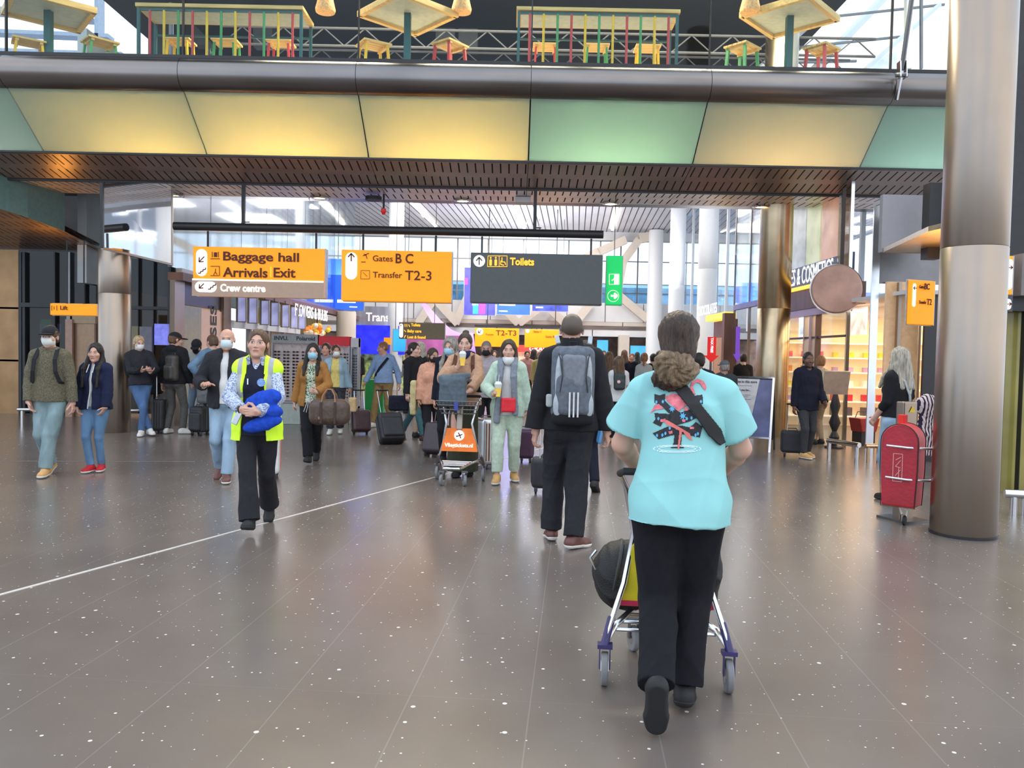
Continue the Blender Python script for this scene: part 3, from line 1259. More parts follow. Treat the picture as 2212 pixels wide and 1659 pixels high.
STEEL = pm('brushed_steel', (0.36, 0.30, 0.25), rough=0.33, metal=1.0, var=0.05, scale=2)
STEELD = pm('dark_steel', (0.20, 0.195, 0.20), rough=0.35, metal=1.0, var=0.08, scale=6)
TUBEM = pm('cladding_steel', (0.24, 0.22, 0.21), rough=0.28, metal=1.0, var=0.10, scale=3, stretch=(0.3, 1, 1))
CHROME = pm('polished_steel', (0.72, 0.72, 0.74), rough=0.16, metal=1.0, var=0.04)
BLACK = pm('black_metal', (0.018, 0.018, 0.020), rough=0.45, var=0.1)
DARKF = pm('dark_frame', (0.035, 0.036, 0.04), rough=0.35, metal=0.5)
WHITEP = pm('white_panel', (0.74, 0.74, 0.75), rough=0.5, var=0.03, scale=2)
CREAM = pm('cream_panel', (0.66, 0.58, 0.50), rough=0.5, var=0.04, scale=2)
WHITECOL = pm('white_column_paint', (0.80, 0.82, 0.84), rough=0.45, var=0.02)
BROWNW = pm('brown_wood', (0.16, 0.075, 0.045), rough=0.45, var=0.3, scale=5, stretch=(1, 1, 0.2))
BRONZE = pm('bronze_cladding', (0.33, 0.20, 0.10), rough=0.38, metal=0.8, var=0.15, scale=3)
ORANGE = pm('sign_orange', (0.80, 0.275, 0.0), rough=0.5, var=0.04, scale=2, emit=0.55)
SIGNTXT = pm('sign_brown_letter', (0.11, 0.018, 0.008), rough=0.6, var=0.05)
SIGNGREY = pm('sign_grey', (0.070, 0.082, 0.088), rough=0.5, var=0.05, emit=0.15)
SIGNTAUPE = pm('sign_taupe', (0.30, 0.21, 0.16), rough=0.5, var=0.04, emit=0.4)
SIGNWHITE = pm('sign_white', (0.9, 0.84, 0.78), rough=0.5, var=0.02, emit=0.7)
SIGNYEL = pm('sign_letter_amber', (1.0, 0.45, 0.03), rough=0.5, var=0.02, emit=0.8)
GREENS = pm('exit_green', (0.0, 0.42, 0.09), rough=0.5, var=0.03, emit=0.75)
SEDGE = pm('sign_edge_grey', (0.45, 0.46, 0.50), rough=0.4, metal=0.3)
WARMLIT = pm('warm_lamp', (1.0, 0.72, 0.42), emit=7.0, var=0.02)
TUBELIT = pm('strip_lamp', (1.0, 0.93, 0.82), emit=5.0, var=0.01)
GL = glass('clear_glass')
GLR = glass('reflective_glass', tint=(0.62, 0.72, 0.75), refl=0.42, rough=0.05)
GLD = glass('dark_glass', tint=(0.22, 0.24, 0.25), refl=0.03, rough=0.04)

# floor -----------------------------------------------------------------
fb = MB().add([(-30, -12, 0), (30, -12, 0), (30, 75, 0), (-30, 75, 0), (-30, -12, -0.3), (30, -12, -0.3), (30, 75, -0.3), (-30, 75, -0.3)],
              [(0, 1, 2, 3), (7, 6, 5, 4), (0, 4, 5, 1), (1, 5, 6, 2), (2, 6, 7, 3), (3, 7, 4, 0)])
tag(fb.obj('floor', floor_mat()), kind='structure')
a, c_ = G(0, 1285), G(1180, 966)
d_ = (c_ - a).normalized()
a = a - d_ * 3
lm = MB().bar(a + Vector((0, 0, 0.001)), c_ + d_ * 3 + Vector((0, 0, 0.001)), 0.030, 0.004)
tag(lm.obj('trim_1', pm('floor_strip', (0.62, 0.58, 0.54), rough=0.35, var=0.1)), kind='structure')
a, c_ = G(0, 996), G(420, 997)
tag(MB().bar(a, c_, 0.03, 0.004).obj('trim_2', pm('floor_strip_dull', (0.22, 0.19, 0.17), rough=0.4)), kind='structure')

# footbridge --------------------------------------------------------------
XJ = [P(p, 180, 12.85).x for p in (22, 388, 770, 1147, 1535, 1930)]
STEP = (XJ[5] - XJ[1]) / 4
XL = [XJ[1] - STEP * i for i in (3, 2, 1)] + XJ[1:] + [XJ[5] + STEP, XJ[5] + 2 * STEP]
BX0, BX1 = XL[0], XL[-1]
bridge = empty('footbridge', (0, 15.6, 0), 0, 'elevated footbridge of steel tube, backlit glass panels and slotted soffit crossing the hall', 'footbridge')
bridge['kind'] = 'structure'
OB = Vector((0, -15.6, 0))
ZF = 5.98


def soffit_mat(name, y0, rows, col, rowlen):
    m = pm(name, col, rough=0.36, metal=0.6, var=0.12, scale=3, stretch=(0.4, 1, 1))
    nt = m.node_tree
    b = nt.nodes['Principled BSDF']
    base = b.inputs['Base Color'].links[0].from_socket
    geo = nt.nodes.new('ShaderNodeNewGeometry')
    sp = nt.nodes.new('ShaderNodeSeparateXYZ')
    nt.links.new(geo.outputs['Position'], sp.inputs[0])
    M = lambda k, *v: mix_nodes(nt, k, *v)
    ry = M('DIVIDE', M('SUBTRACT', sp.outputs[1], y0), rowlen)
    rowi = M('FLOOR', ry)
    fy = M('FRACT', ry)
    fx = M('FRACT', M('ADD', M('DIVIDE', M('ADD', sp.outputs[0], 60), 0.146), M('MULTIPLY', rowi, 0.5)))
    s = M('MULTIPLY', M('LESS_THAN', fx, 0.17), M('MULTIPLY', M('GREATER_THAN', fy, 0.16), M('LESS_THAN', fy, 0.84)))
    nt.links.new(color_mix(nt, s, base, (0.004, 0.004, 0.004)), b.inputs['Base Color'])
    nt.links.new(M('MULTIPLY', M('SUBTRACT', 1.0, s), 0.6), b.inputs['Metallic'])
    nt.links.new(M('ADD', M('MULTIPLY', s, 0.6), 0.33), b.inputs['Roughness'])
    return m


SOFA = soffit_mat('soffit_brown', 14.02, 2, (0.34, 0.26, 0.23), 0.56)
SOFB = soffit_mat('soffit_hall_lit', 15.14, 2, (0.80, 0.72, 0.68), 0.645)  # light from the far hall is put into this paler colour
FROST = bpy.data.materials.new('frosted_glass')
FROST.use_nodes = True
_nt = FROST.node_tree
_nt.nodes.clear()
_o = _nt.nodes.new('ShaderNodeOutputMaterial')
_d = _nt.nodes.new('ShaderNodeBsdfDiffuse')
_d.inputs['Color'].default_value = (0.50, 0.74, 0.66, 1)
_t = _nt.nodes.new('ShaderNodeBsdfTranslucent')
_n = _nt.nodes.new('ShaderNodeTexNoise')
_n.inputs['Scale'].default_value = 0.8
_r = _nt.nodes.new('ShaderNodeValToRGB')
_r.color_ramp.elements[0].color = (0.86, 0.86, 0.74, 1)
_r.color_ramp.elements[1].color = (0.92, 0.90, 0.78, 1)
_nt.links.new(_n.outputs['Fac'], _r.inputs['Fac'])
_nt.links.new(_r.outputs['Color'], _t.inputs['Color'])
_m = _nt.nodes.new('ShaderNodeMixShader')
_m.inputs['Fac'].default_value = 0.6
_g = _nt.nodes.new('ShaderNodeBsdfGlossy')
_g.inputs['Roughness'].default_value = 0.12
_m2 = _nt.nodes.new('ShaderNodeMixShader')
_m2.inputs['Fac'].default_value = 0.05
_nt.links.new(_d.outputs[0], _m.inputs[1])
_nt.links.new(_t.outputs[0], _m.inputs[2])
_nt.links.new(_m.outputs[0], _m2.inputs[1])
_nt.links.new(_g.outputs[0], _m2.inputs[2])
_nt.links.new(_m2.outputs[0], _o.inputs['Surface'])

PG0, PG1, PS1, PS2 = (12.98, 5.62), (14.0, 4.85), (15.14, 4.61), (16.43, 4.61)


def sheet(x0, x1, p, q, th=0.03, gap=0.012):
    v = Vector((0, q[0] - p[0], q[1] - p[1]))
    n = Vector((0, -v.z, v.y)).normalized() * th
    a = Vector((x0 + gap, p[0], p[1]))
    L = x1 - x0 - 2 * gap
    m = MB()
    vs = [a, a + Vector((L, 0, 0)), a + Vector((L, 0, 0)) + v, a + v]
    vs = [w + OB for w in vs]
    m.add(vs + [w + n for w in vs], [(0, 1, 2, 3), (7, 6, 5, 4), (0, 4, 5, 1), (1, 5, 6, 2), (2, 6, 7, 3), (3, 7, 4, 0)])
    return m


for i in range(len(XL) - 1):
    x0, x1 = XL[i], XL[i + 1]
    mb = MB()
    n = 20
    arc = [(13.02 - 0.27 * math.cos(t), 5.86 + 0.26 * math.sin(t)) for t in [(-100 + 200 * k / n) * PI / 180 for k in range(n + 1)]]
    vs = [Vector((x, y, z)) + OB for x in (x0 + 0.004, x1 - 0.004) for y, z in arc]
    mb.add(vs, [(k, k + 1, k + n + 2, k + n + 1) for k in range(n)])
    mb.add([vs[k] for k in range(n + 1)] , [tuple(range(n + 1))])
    mb.add([vs[n + 1 + k] for k in range(n + 1)], [tuple(range(n + 1))])
    mb.obj('cladding_tube', TUBEM, bridge, smooth=True, fix=False)
    sheet(x0, x1, PG0, PG1).obj('glass_panel', FROST, bridge)
    sheet(x0, x1, PG1, PS1, gap=0.006).obj('soffit_panel', SOFA, bridge)
    sheet(x0, x1, PS1, PS2, gap=0.006).obj('soffit_panel', SOFB, bridge)
    sheet(x0, x1, PS2, (17.7, 4.85), gap=0.006).obj('soffit_panel', SOFA, bridge)
    # balustrade pane standing on the tube
    MB().box(Vector(((x0 + x1) / 2, 12.99, 7.05)) + OB, (x1 - x0 - 0.02, 0.016, 1.9)).obj('balustrade_pane', GL, bridge)
    MB().box(Vector((x0, 12.98, 7.05)) + OB, (0.022, 0.05, 1.9)).obj('mullion', DARKF, bridge)
    MB().prism([(13.03, 5.62), (14.02, 4.87), (14.88, 4.70), (14.88, 5.86), (13.03, 5.86)], Vector((x0 - 0.015, 0, 0)) + OB, (0, 1, 0), (0, 0, 1), (0.03, 0, 0)).obj('bay_light_divider', DARKF, bridge)  # added divider, keeps light from leaking between bays
    MB().box(Vector(((x0 + x1) / 2, 14.9, 5.35)) + OB, (x1 - x0, 0.04, 1.15)).obj('bay_back_board', WHITEP, bridge)
MB().box(Vector(((BX0 + BX1) / 2, 12.93, 6.12)) + OB, (BX1 - BX0, 0.05, 0.05)).obj('rail_seal', BLACK, bridge)
MB().box(Vector(((BX0 + BX1) / 2, 15.9, ZF - 0.08)) + OB, (BX1 - BX0, 5.6, 0.16)).obj('deck', pm('deck_pale', (0.42, 0.36, 0.28), rough=0.5), bridge)
MB().box(Vector(((BX0 + BX1) / 2, 18.2, 5.4)) + OB, (BX1 - BX0, 0.8, 0.9)).obj('rear_edge_beam', STEELD, bridge)
MB().bar(Vector((BX0, PS1[0], PS1[1] - 0.015)) + OB, Vector((BX1, PS1[0], PS1[1] - 0.015)) + OB, 0.05, 0.03).obj('soffit_strip', DARKF, bridge)
MB().bar(Vector((BX0, PG1[0], PG1[1] - 0.01)) + OB, Vector((BX1, PG1[0], PG1[1] - 0.01)) + OB, 0.07, 0.03).obj('fascia_strip', DARKF, bridge)
# lamps inside the backlit bays
YEL = (1.0, 0.66, 0.20)
bays = {3: (330, YEL), 4: (650, YEL), 5: (610, YEL), 6: (80, (0.6, 1, 0.75)), 7: (400, (1.0, 0.66, 0.34)), 8: (45, (0.5, 0.9, 1.0)), 2: (30, (0.7, 0.9, 0.9)), 1: (12, (0.7, 0.9, 0.9))}
for i, (pw, cl) in bays.items():
    if i + 0 >= len(XL): continue
    x0, x1 = XL[i - 1], XL[i]
    xm = (x0 + x1) / 2
    w = 2.1
    if i == 3: xm, w = x1 - 0.75, 1.1
    if i == 7: xm, w = xm + 0.15, 1.1
    area_light('bay_lamp', (xm, 14.45, 5.15), w, pw, cl, (math.radians(78), 0, 0), 0.35)

# downlights in the soffit
for j, (px, py) in enumerate([(60, 405), (375, 410), (690, 415), (1000, 421), (1320, 428), (1645, 433)]):
    p = P(px, py, 16.25)
    p.z = PS2[1]
    t = empty('soffit_lamp', (p.x, p.y, p.z), 0,
              ['round downlight under the bridge above the lift sign', 'round downlight under the bridge nearest the left steel column',
               'round downlight under the bridge above the baggage hall sign', 'round downlight under the bridge above the dark sign',
               'round downlight under the bridge right of the centre rod', 'round downlight under the bridge by the steel pillar of the perfume shop'][j],
              'ceiling light', 'downlights under the footbridge')
    MB().lathe([(0.17, 0.0), (0.18, -0.03), (0.13, -0.05), (0.12, -0.02)]).obj('lamp_ring', CHROME, t, smooth=True)
    MB().lathe([(0.0, -0.03), (0.115, -0.035), (0.115, -0.02), (0.0, -0.02)], n=16).obj('lamp_glass', WARMLIT, t)
    for sx in (-1, 1):
        MB().tube([(sx * 0.17, 0, 0), (sx * 0.21, 0, -0.05), (sx * 0.19, 0, -0.08)], 0.008, 6).obj('clip', CHROME, t)

# steel columns ----------------------------------------------------------
def column(label, x, y, r, z1, seams, mat=STEEL, foot=False, z0=0.0):
    t = empty('column', (x, y, 0), 0, label, 'column')
    t['kind'] = 'structure'
    zs = [z0] + seams + [z1]
    for a_, b_ in zip(zs[:-1], zs[1:]):
        MB().lathe([(r - 0.004, a_), (r, a_ + 0.006), (r, b_ - 0.006), (r - 0.004, b_)], n=48).obj('shaft', mat, t, smooth=True)
    if foot:
        MB().lathe([(r + 0.006, 0), (r + 0.006, 0.02), (r, 0.02)], n=48).obj('base_ring', DARKF, t, smooth=True)
    return t


g = G(2079, 1168)
cx, cy = g.x * (g.y + 0.27) / g.y, g.y + 0.27
z_seam = 1.54 + (785 - 527) / FP * (cy - 0.3)
column('big brushed steel column in the right foreground', cx, cy, 0.272, 9.0, [z_seam, z_seam + 2.6], foot=True)
g = G(247, 936)
column('brushed steel column at the left beside the leaning man with phone', g.x * (g.y + 0.3) / g.y, g.y + 0.3, 0.27, 3.28, [1.54 + (748 - 632) / FP * g.y])
g = G(1663, 945)
column('golden tinted steel column left of the perfume shop', g.x * (g.y + 0.35) / g.y, g.y + 0.35, 0.32, 8.3, [1.54 + (777 - 665) / FP * g.y],
       pm('golden_steel', (0.55, 0.43, 0.28), rough=0.28, metal=1.0, var=0.1, scale=4))
column('white column behind the red arrow sign', 6.65, 28.0, 0.33, 8.3, [4.6], WHITECOL)
column('white column further back by the glass wall', 6.9, 34.5, 0.33, 8.3, [4.6], WHITECOL)
g = P(747, 760, 30)
column('cream column beside the flower shop', g.x, 30, 0.36, 3.0, [], CREAM)
g = P(842, 760, 33)
column('white column left of the blue leaning screen', g.x + 0.2, 33, 0.30, 8.3, [4.2], WHITECOL)

# ceilings -----------------------------------------------------------------
def slat_mat():
    m = pm('slat_ceiling', (0.72, 0.72, 0.76), rough=0.5, metal=0.0, var=0.05, scale=1.0)
    nt = m.node_tree
    b = nt.nodes['Principled BSDF']
    base = b.inputs['Base Color'].links[0].from_socket
    geo = nt.nodes.new('ShaderNodeNewGeometry')
    mp = nt.nodes.new('ShaderNodeMapping')
    mp.inputs['Rotation'].default_value = (0, 0, math.atan(136 / FP))
    nt.links.new(geo.outputs['Position'], mp.inputs['Vector'])
    sp = nt.nodes.new('ShaderNodeSeparateXYZ')
    nt.links.new(mp.outputs['Vector'], sp.inputs[0])
    f = mix_nodes(nt, 'FRACT', mix_nodes(nt, 'DIVIDE', mix_nodes(nt, 'ADD', sp.outputs[0], 90), 0.30))
    s = mix_nodes(nt, 'LESS_THAN', f, 0.16)
    nt.links.new(color_mix(nt, s, base, (0.03, 0.03, 0.035)), b.inputs['Base Color'])
    return m


ZC = 8.35
tag(MB().box((2.0, 35, ZC + 0.1), (34, 22.5, 0.2)).obj('ceiling', slat_mat()), kind='structure')
tag(MB().box((-1.2, 17.0, 9.7), (17.0, 9.5, 0.2)).obj('ceiling_cafe', pm('black_ceiling', (0.008, 0.008, 0.010), rough=0.8)), kind='structure')
tag(MB().box((-1.45, 21.6, 7.9), (16.5, 0.2, 3.6)).obj('wall_cafe', pm('black_wall', (0.010, 0.010, 0.012), rough=0.8)), kind='structure')
# strip lights
k = 0
for (ax_, ay_, bx_, by_) in [(883, 432, 941, 489), (1111, 449, 1132, 493), (1334, 452, 1323, 497)]:
    A, B = P(ax_, ay_, 20), P(bx_, by_, 20)
    A = Vector((0, 0, EYE)) + (A - Vector((0, 0, EYE))) * ((ZC - 0.06 - EYE) / (A.z - EYE))
    B = Vector((0, 0, EYE)) + (B - Vector((0, 0, EYE))) * ((ZC - 0.06 - EYE) / (B.z - EYE))
    t = tag(MB().bar(A, B, 0.13, 0.05).obj('strip_light', TUBELIT), ['long strip light in the slatted ceiling above the gates sign', 'strip light in the slatted ceiling left of the centre rod', 'strip light in the slatted ceiling right of the centre rod'][k], 'ceiling light', 'strip lights in the slatted ceiling')
    k += 1
for (x, y) in [(-3.5, 26), (-1.0, 27), (3.5, 26), (-4.2, 33), (-4.5, 39)]:
    o = tag(MB().box((0, 0, 0), (0.2, 3.2, 0.05)).obj('strip_light', TUBELIT), 'strip light in the far slatted ceiling seen in the glass', 'ceiling light', 'strip lights mirrored in the left glass')
    o.location = (x, y, ZC - 0.05)

# far end ------------------------------------------------------------------
DE = 44.0
end = empty('far_facade', (0, DE, 0), 0, 'white panelled gallery front with Y-shaped struts and tall windows closing the hall', 'facade')
end['kind'] = 'structure'
px_m = DE / FP


def EX(px, py):
    p = P(px, py, DE)
    return p.x, p.z


x0e, x1e = EX(560, 700)[0], EX(1640, 700)[0]
zt, zm1, zm2, zb = 4.45, 3.42, 3.10, 2.72
for (za, zb_, nn, mt, dy) in ((zm1, zt, 13, WHITEP, 0.25), (2.98, 3.40, 11, CREAM, 0.10), (2.62, 2.96, 9, WHITEP, 0.0)):
    st = (x1e - x0e) / nn
    for i in range(nn):
        MB().box((x0e + st * (i + 0.5), dy, (za + zb_) / 2), (st - 0.05, 0.15, zb_ - za)).obj('facade_panel', mt, end)
MB().box(((x0e + x1e) / 2, 0.5, 3.5), (x1e - x0e, 0.5, 1.8)).obj('gallery_slab', STEELD, end)
# window mullions and rails of the upper storey
for px in (905, 935, 985, 1052, 1130, 1230, 1300, 1345, 1383, 1425, 1490, 1560):
    x, z = EX(px, 600)
    MB().box((x, 1.0, 6.3), (0.07, 0.08, 4.1)).obj('window_mullion', STEELD, end)
for z in (5.05, 5.55, 6.8):
    MB().box(((x0e + x1e) / 2, 1.0, z), (x1e - x0e, 0.06, 0.05)).obj('window_rail', STEELD, end)
MB().box(((x0e + x1e) / 2, 1.1, 6.3), (x1e - x0e, 0.03, 4.0)).obj('window_pane', glass('window_blue', tint=(0.93, 0.97, 1.0), refl=0.02), end)
MB().box(((x0e + x1e) / 2, 1.4, 5.0), (x1e - x0e, 0.05, 1.1)).obj('gallery_balustrade', glass('balustrade_blue', tint=(0.55, 0.75, 0.85), refl=0.1), end)
MB().box(((x0e + x1e) / 2, 0.9, 8.2), (x1e - x0e, 0.6, 0.6)).obj('window_head', WHITEP, end)
# struts
SJ = 0


def strut(pa, pb, w=0.42, dy=-0.35, mt=CREAM):
    a_, b_ = EX(*pa), EX(*pb)
    global SJ
    SJ += 1
    dy -= 0.012 * (SJ % 7)
    MB().bar((a_[0], dy, a_[1]), (b_[0], dy, b_[1]), w, 0.34, up=(0, 1, 0)).obj('strut', mt, end)


strut((985, 700), (1040, 580)); strut((990, 700), (935, 640)); strut((905, 700), (940, 648))
strut((1120, 700), (1075, 655)); strut((1120, 700), (1180, 655)); strut((1240, 700), (1275, 655)); strut((1260, 560), (1350, 520))
strut((1395, 690), (1335, 640)); strut((1340, 572), (1378, 520)); strut((1220, 700), (1190, 672))
strut((1345, 560), (1330, 640)); strut((1378, 518), (1410, 512), 0.5); strut((1205, 600), (1290, 545))
x, _ = EX(1411, 600)
MB().lathe([(0.42, 0), (0.38, 8.3)], c=(x, -0.6, 0), n=28).obj('facade_column', WHITECOL, end, smooth=True)
for px in (1345, 905):
    x, _ = EX(px, 760)
    MB().box((x, -0.3, 1.35), (0.55, 0.5, 2.7)).obj('facade_pier', CREAM, end)
# under the gallery
tag(MB().box((2, 54, 3.1), (34, 20, 0.2)).obj('ceiling_far', pm('far_ceiling', (0.16, 0.13, 0.12), rough=0.5, var=0.5, scale=2, stretch=(0.2, 3, 1))), kind='structure')
tag(MB().box((2, 64, 1.6), (40, 0.2, 3.2)).obj('wall_far', pm('far_wall', (0.45, 0.30, 0.24), rough=0.6, var=0.5, scale=1.2)), kind='structure')
for q in range(6):
    o = tag(MB().box((0, 0, 0), (1.9, 0.15, 0.04)).obj('strip_light', TUBELIT, loc=(-3 + q * 2.6, 47 + (q % 3) * 3.5, 2.98)), 'small strip light under the far gallery', 'ceiling light', 'strip lights under the gallery')
for wi, (pa, pb, py0, py1) in enumerate([(1290, 1312, 738, 800), (1362, 1402, 750, 800)]):
    a_, b_ = P(pa, py0, 50), P(pb, py1, 50)
    o = MB().box(((a_.x + b_.x) / 2, 50, (a_.z + 0.2) / 2 + 0.1), (b_.x - a_.x, 0.1, a_.z - 0.2)).obj('window_%d' % (wi + 1), pm('blue_lit_glass', (0.10, 0.50, 0.95), emit=0.75, var=0.15, scale=1))
    tag(o, kind='structure')
# building outside
bl = MB()
bl.box((6, 78, 4.0), (60, 4, 8.0))
tag(bl.obj('office_building', pm('blue_building', (0.42, 0.55, 0.68), rough=0.6, var=0.35, scale=1.5)), kind='structure')

# left shop row: the plane X = -6.7 -----------------------------------------
XS = -6.7


def SX(px, py=700):
    p = PX(px, py, XS)
    return p.y, p.z


leftw = empty('shop_front', (XS, 24, 0), 0, 'long row of shop fronts with brown fascia and glass storey above, left side', 'shop front')
leftw['kind'] = 'structure'


def lbox(y0, y1, z0, z1, name, mat, dx=0.0, th=0.10, parent=leftw):
    return MB().box((dx, (y0 + y1) / 2 - 24, (z0 + z1) / 2), (th, y1 - y0, z1 - z0)).obj(name, mat, parent)


y_end = SX(772)[0]
lbox(15.9, y_end, 2.86, 3.02, 'fascia', BROWNW, 0.08, 0.30)
lbox(15.9, y_end, 3.02, 3.10, 'fascia_rail', STEEL, 0.16, 0.10)
# upper storey glass with pale wall behind
yy = 15.9
while yy < 33.5:
    lbox(yy + 0.02, yy + 2.0, 3.12, 8.2, 'upper_pane', GLR, 0.0, 0.02)
    lbox(yy - 0.02, yy + 0.02, 3.12, 8.2, 'upper_mullion', STEELD, -0.04, 0.05)
    yy += 2.02
tag(MB().box((XS - 2.6, 26.5, 5.6), (0.2, 18, 5.4)).obj('wall_left_upper', pm('pale_room_wall', (0.50, 0.56, 0.58), rough=0.7, var=0.2, scale=0.8)), kind='structure')
# shop bays
Yp = [SX(p)[0] for p in (371, 388, 430, 474, 490, 540, 590, 640)]
lbox(Yp[0] - 0.1, Yp[1], 0, 2.86, 'metal_pier', STEEL, 0.05)
lbox(Yp[1], Yp[2], 0, 2.4, 'milky_panel', pm('milky_panel', (0.42, 0.46, 0.38), rough=0.25, var=0.08), 0.0)
lbox(Yp[2], Yp[3], 0, 2.38, 'pink_panel', pm('pink_panel', (0.80, 0.52, 0.40), rough=0.4, var=0.03, emit=0.12), 0.0)
lbox(Yp[1], Yp[3], 2.42, 2.86, 'dark_header', pm('dark_mauve', (0.06, 0.055, 0.075), rough=0.3), -0.02)
lbox(Yp[3], Yp[4], 0, 2.86, 'brown_pier', pm('brown_pier', (0.28, 0.18, 0.11), rough=0.4), 0.05)
ty, tz = SX(457, 752)
text_obj('letters', 'GLASSES', BLACK, leftw, (0.06, SX(461, 812)[0] - 24, 0.62), 0.50, x=(0, 0, 1), y=(0, -1, 0), bold=0.006)
WARMW = pm('glowing_shop_wall', (0.75, 0.45, 0.24), rough=0.6, var=0.1, emit=0.15)  # wall glows slightly in place of the shop's own lighting
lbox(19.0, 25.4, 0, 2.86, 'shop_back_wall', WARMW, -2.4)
for i, y in enumerate((19.1, 20.6, 22.1, 23.6, 25.1)):
    lbox(y - 0.07, y + 0.07, 0, 2.2, 'door_post', STEEL, 0.0, 0.12)
lbox(19.0, 25.3, 2.05, 2.22, 'door_head', WHITEP, 0.0, 0.14)
adm = pm('ad_lightbox', (0.42, 0.44, 0.80), emit=0.45, var=0.35, scale=2.5)
for i, px in enumerate((499, 524, 551, 573, 597, 617, 634)):
    y0 = SX(px)[0]
    o = empty('hanging_light_box', (XS + 0.25, y0, 0), 0, ['first', 'second', 'third', 'fourth', 'fifth', 'sixth', 'seventh'][i] + ' lilac poster box over the shop doors counted from the pink GLASSES panel', 'light box', 'lit poster boxes over the shop doors')
    MB().box((0, 0, 2.50), (0.24, 0.10, 0.64)).obj('box', pm('light_box_side', (0.30, 0.26, 0.21), rough=0.5), o)
    MB().box((0.02, -0.056, 2.50), (0.17, 0.012, 0.60)).obj('poster', adm, o)
    MB().cyl((0, 0, 2.80), (0, 0, 2.93), 0.01, n=6).obj('hanger', BLACK, o)
lbox(25.4, 34, 0, 2.86, 'flower_shop_back', pm('flower_shop_wall', (0.36, 0.25, 0.05), rough=0.6, var=0.6, scale=9, stretch=(1, 1, 0.1)), -1.4)
o = text_obj('shop_sign', 'FLOWERS & BULBS', pm('white_letters', (0.95, 0.95, 1), emit=0.7, var=0.01), None, (XS + 0.35, 23.6, 2.55), 0.52, x=(0, 1, 0), y=(0, 0, 1), bold=0.0, depth=0.004)
fit_y(o, 4.1)
tag(o, 'white raised lettering FLOWERS & BULBS on the left fascia', 'sign')
fl = empty('flower_bunch', (XS + 0.2, SX(672)[0], 0), 0, 'orange and yellow flowers under the flower shop lettering', 'flowers')
for i in range(22):
    MB().sphere((rnd.uniform(-0.15, 0.25), rnd.uniform(-1.3, 1.3), 2.25 + rnd.uniform(-0.14, 0.12)), rnd.uniform(0.07, 0.13), 8).obj('blossom', pm('blossom_%d' % (i % 3), [(0.9, 0.25, 0.03), (0.95, 0.6, 0.05), (0.85, 0.75, 0.6)][i % 3], emit=0.15), fl, smooth=True)
MB().box((0.05, -0.2, 2.45), (0.04, 0.03, 0.3)).obj('hanger', BLACK, fl)
MB().box((0.1, -0.35, 1.7), (0.04, 0.7, 0.85)).obj('poster', pm('pink_poster', (0.9, 0.55, 0.4), emit=0.4), fl)

# left wing behind the steel column ------------------------------------------
lw = empty('left_wing', (-10, 18, 0), 0, 'dark glass entrance wing with bronze wall left of the steel column', 'facade')
lw['kind'] = 'structure'


def L(px, py, D=18.0):
    return P(px, py, D) - Vector((-10, 18, 0))


def lquad(px0, px1, py0, py1, D, name, mat, th=0.08, parent=lw):
    a_, b_ = L(px0, py1, D), L(px1, py0, D)
    zb_ = a_.z
    return MB().box(((a_.x + b_.x) / 2, D - 18, (a_.z + b_.z) / 2), (b_.x - a_.x, th, b_.z - a_.z)).obj(name, mat, parent)


for (ya, yb) in ((540, 662), (664, 775), (777, 891)):
    lquad(-260, 42, ya, yb, 18.1, 'bronze_panel', BRONZE)
lquad(-260, 380, 400, 895, 21.5, 'back_wall', pm('dark_interior', (0.030, 0.027, 0.025), rough=0.6, var=0.5, scale=1.5))
for px, w in ((46, 6), (54, 5), (120, 3), (150, 8), (185, 3), (365, 5), (300, 3), (333, 3)):
    lquad(px - w / 2, px + w / 2, 545, 893, 17.9, 'frame_post', DARKF if px != 150 else STEELD, 0.1)
lquad(44, 208, 657, 663, 17.85, 'transom', DARKF)
lquad(281, 366, 663, 668, 17.85, 'transom', DARKF)
lquad(44, 208, 545, 893, 17.95, 'pane', GLD, 0.02)
lquad(281, 366, 560, 893, 17.95, 'pane', GLD, 0.02)
lquad(143, 158, 690, 900, 17.6, 'pink_pier', pm('pink_pier', (0.42, 0.26, 0.20), rough=0.4))
lquad(160, 206, 690, 902, 17.7, 'lift_door', pm('lift_door', (0.30, 0.20, 0.13), rough=0.35, metal=0.6))
lquad(158, 208, 668, 698, 17.65, 'lift_head', pm('lift_head', (0.40, 0.30, 0.18), rough=0.4))
lquad(88, 130, 700, 722, 19.0, 'info_screen', pm('lilac_screen', (0.45, 0.45, 0.75), emit=0.35))
lquad(90, 108, 690, 701, 18.9, 'exit_lamp', GREENS)
lquad(60, 130, 725, 780, 19.5, 'poster', pm('dull_poster', (0.10, 0.09, 0.08), var=0.5, scale=4))
lquad(303, 330, 706, 790, 17.6, 'notice_board', pm('slate_board', (0.20, 0.20, 0.25), rough=0.4))
lquad(335, 364, 700, 745, 17.6, 'blue_screen', pm('violet_screen', (0.20, 0.22, 0.75), emit=0.45, var=0.2))
lquad(286, 300, 705, 800, 17.7, 'pale_pier', pm('olive_pier', (0.28, 0.26, 0.16)))
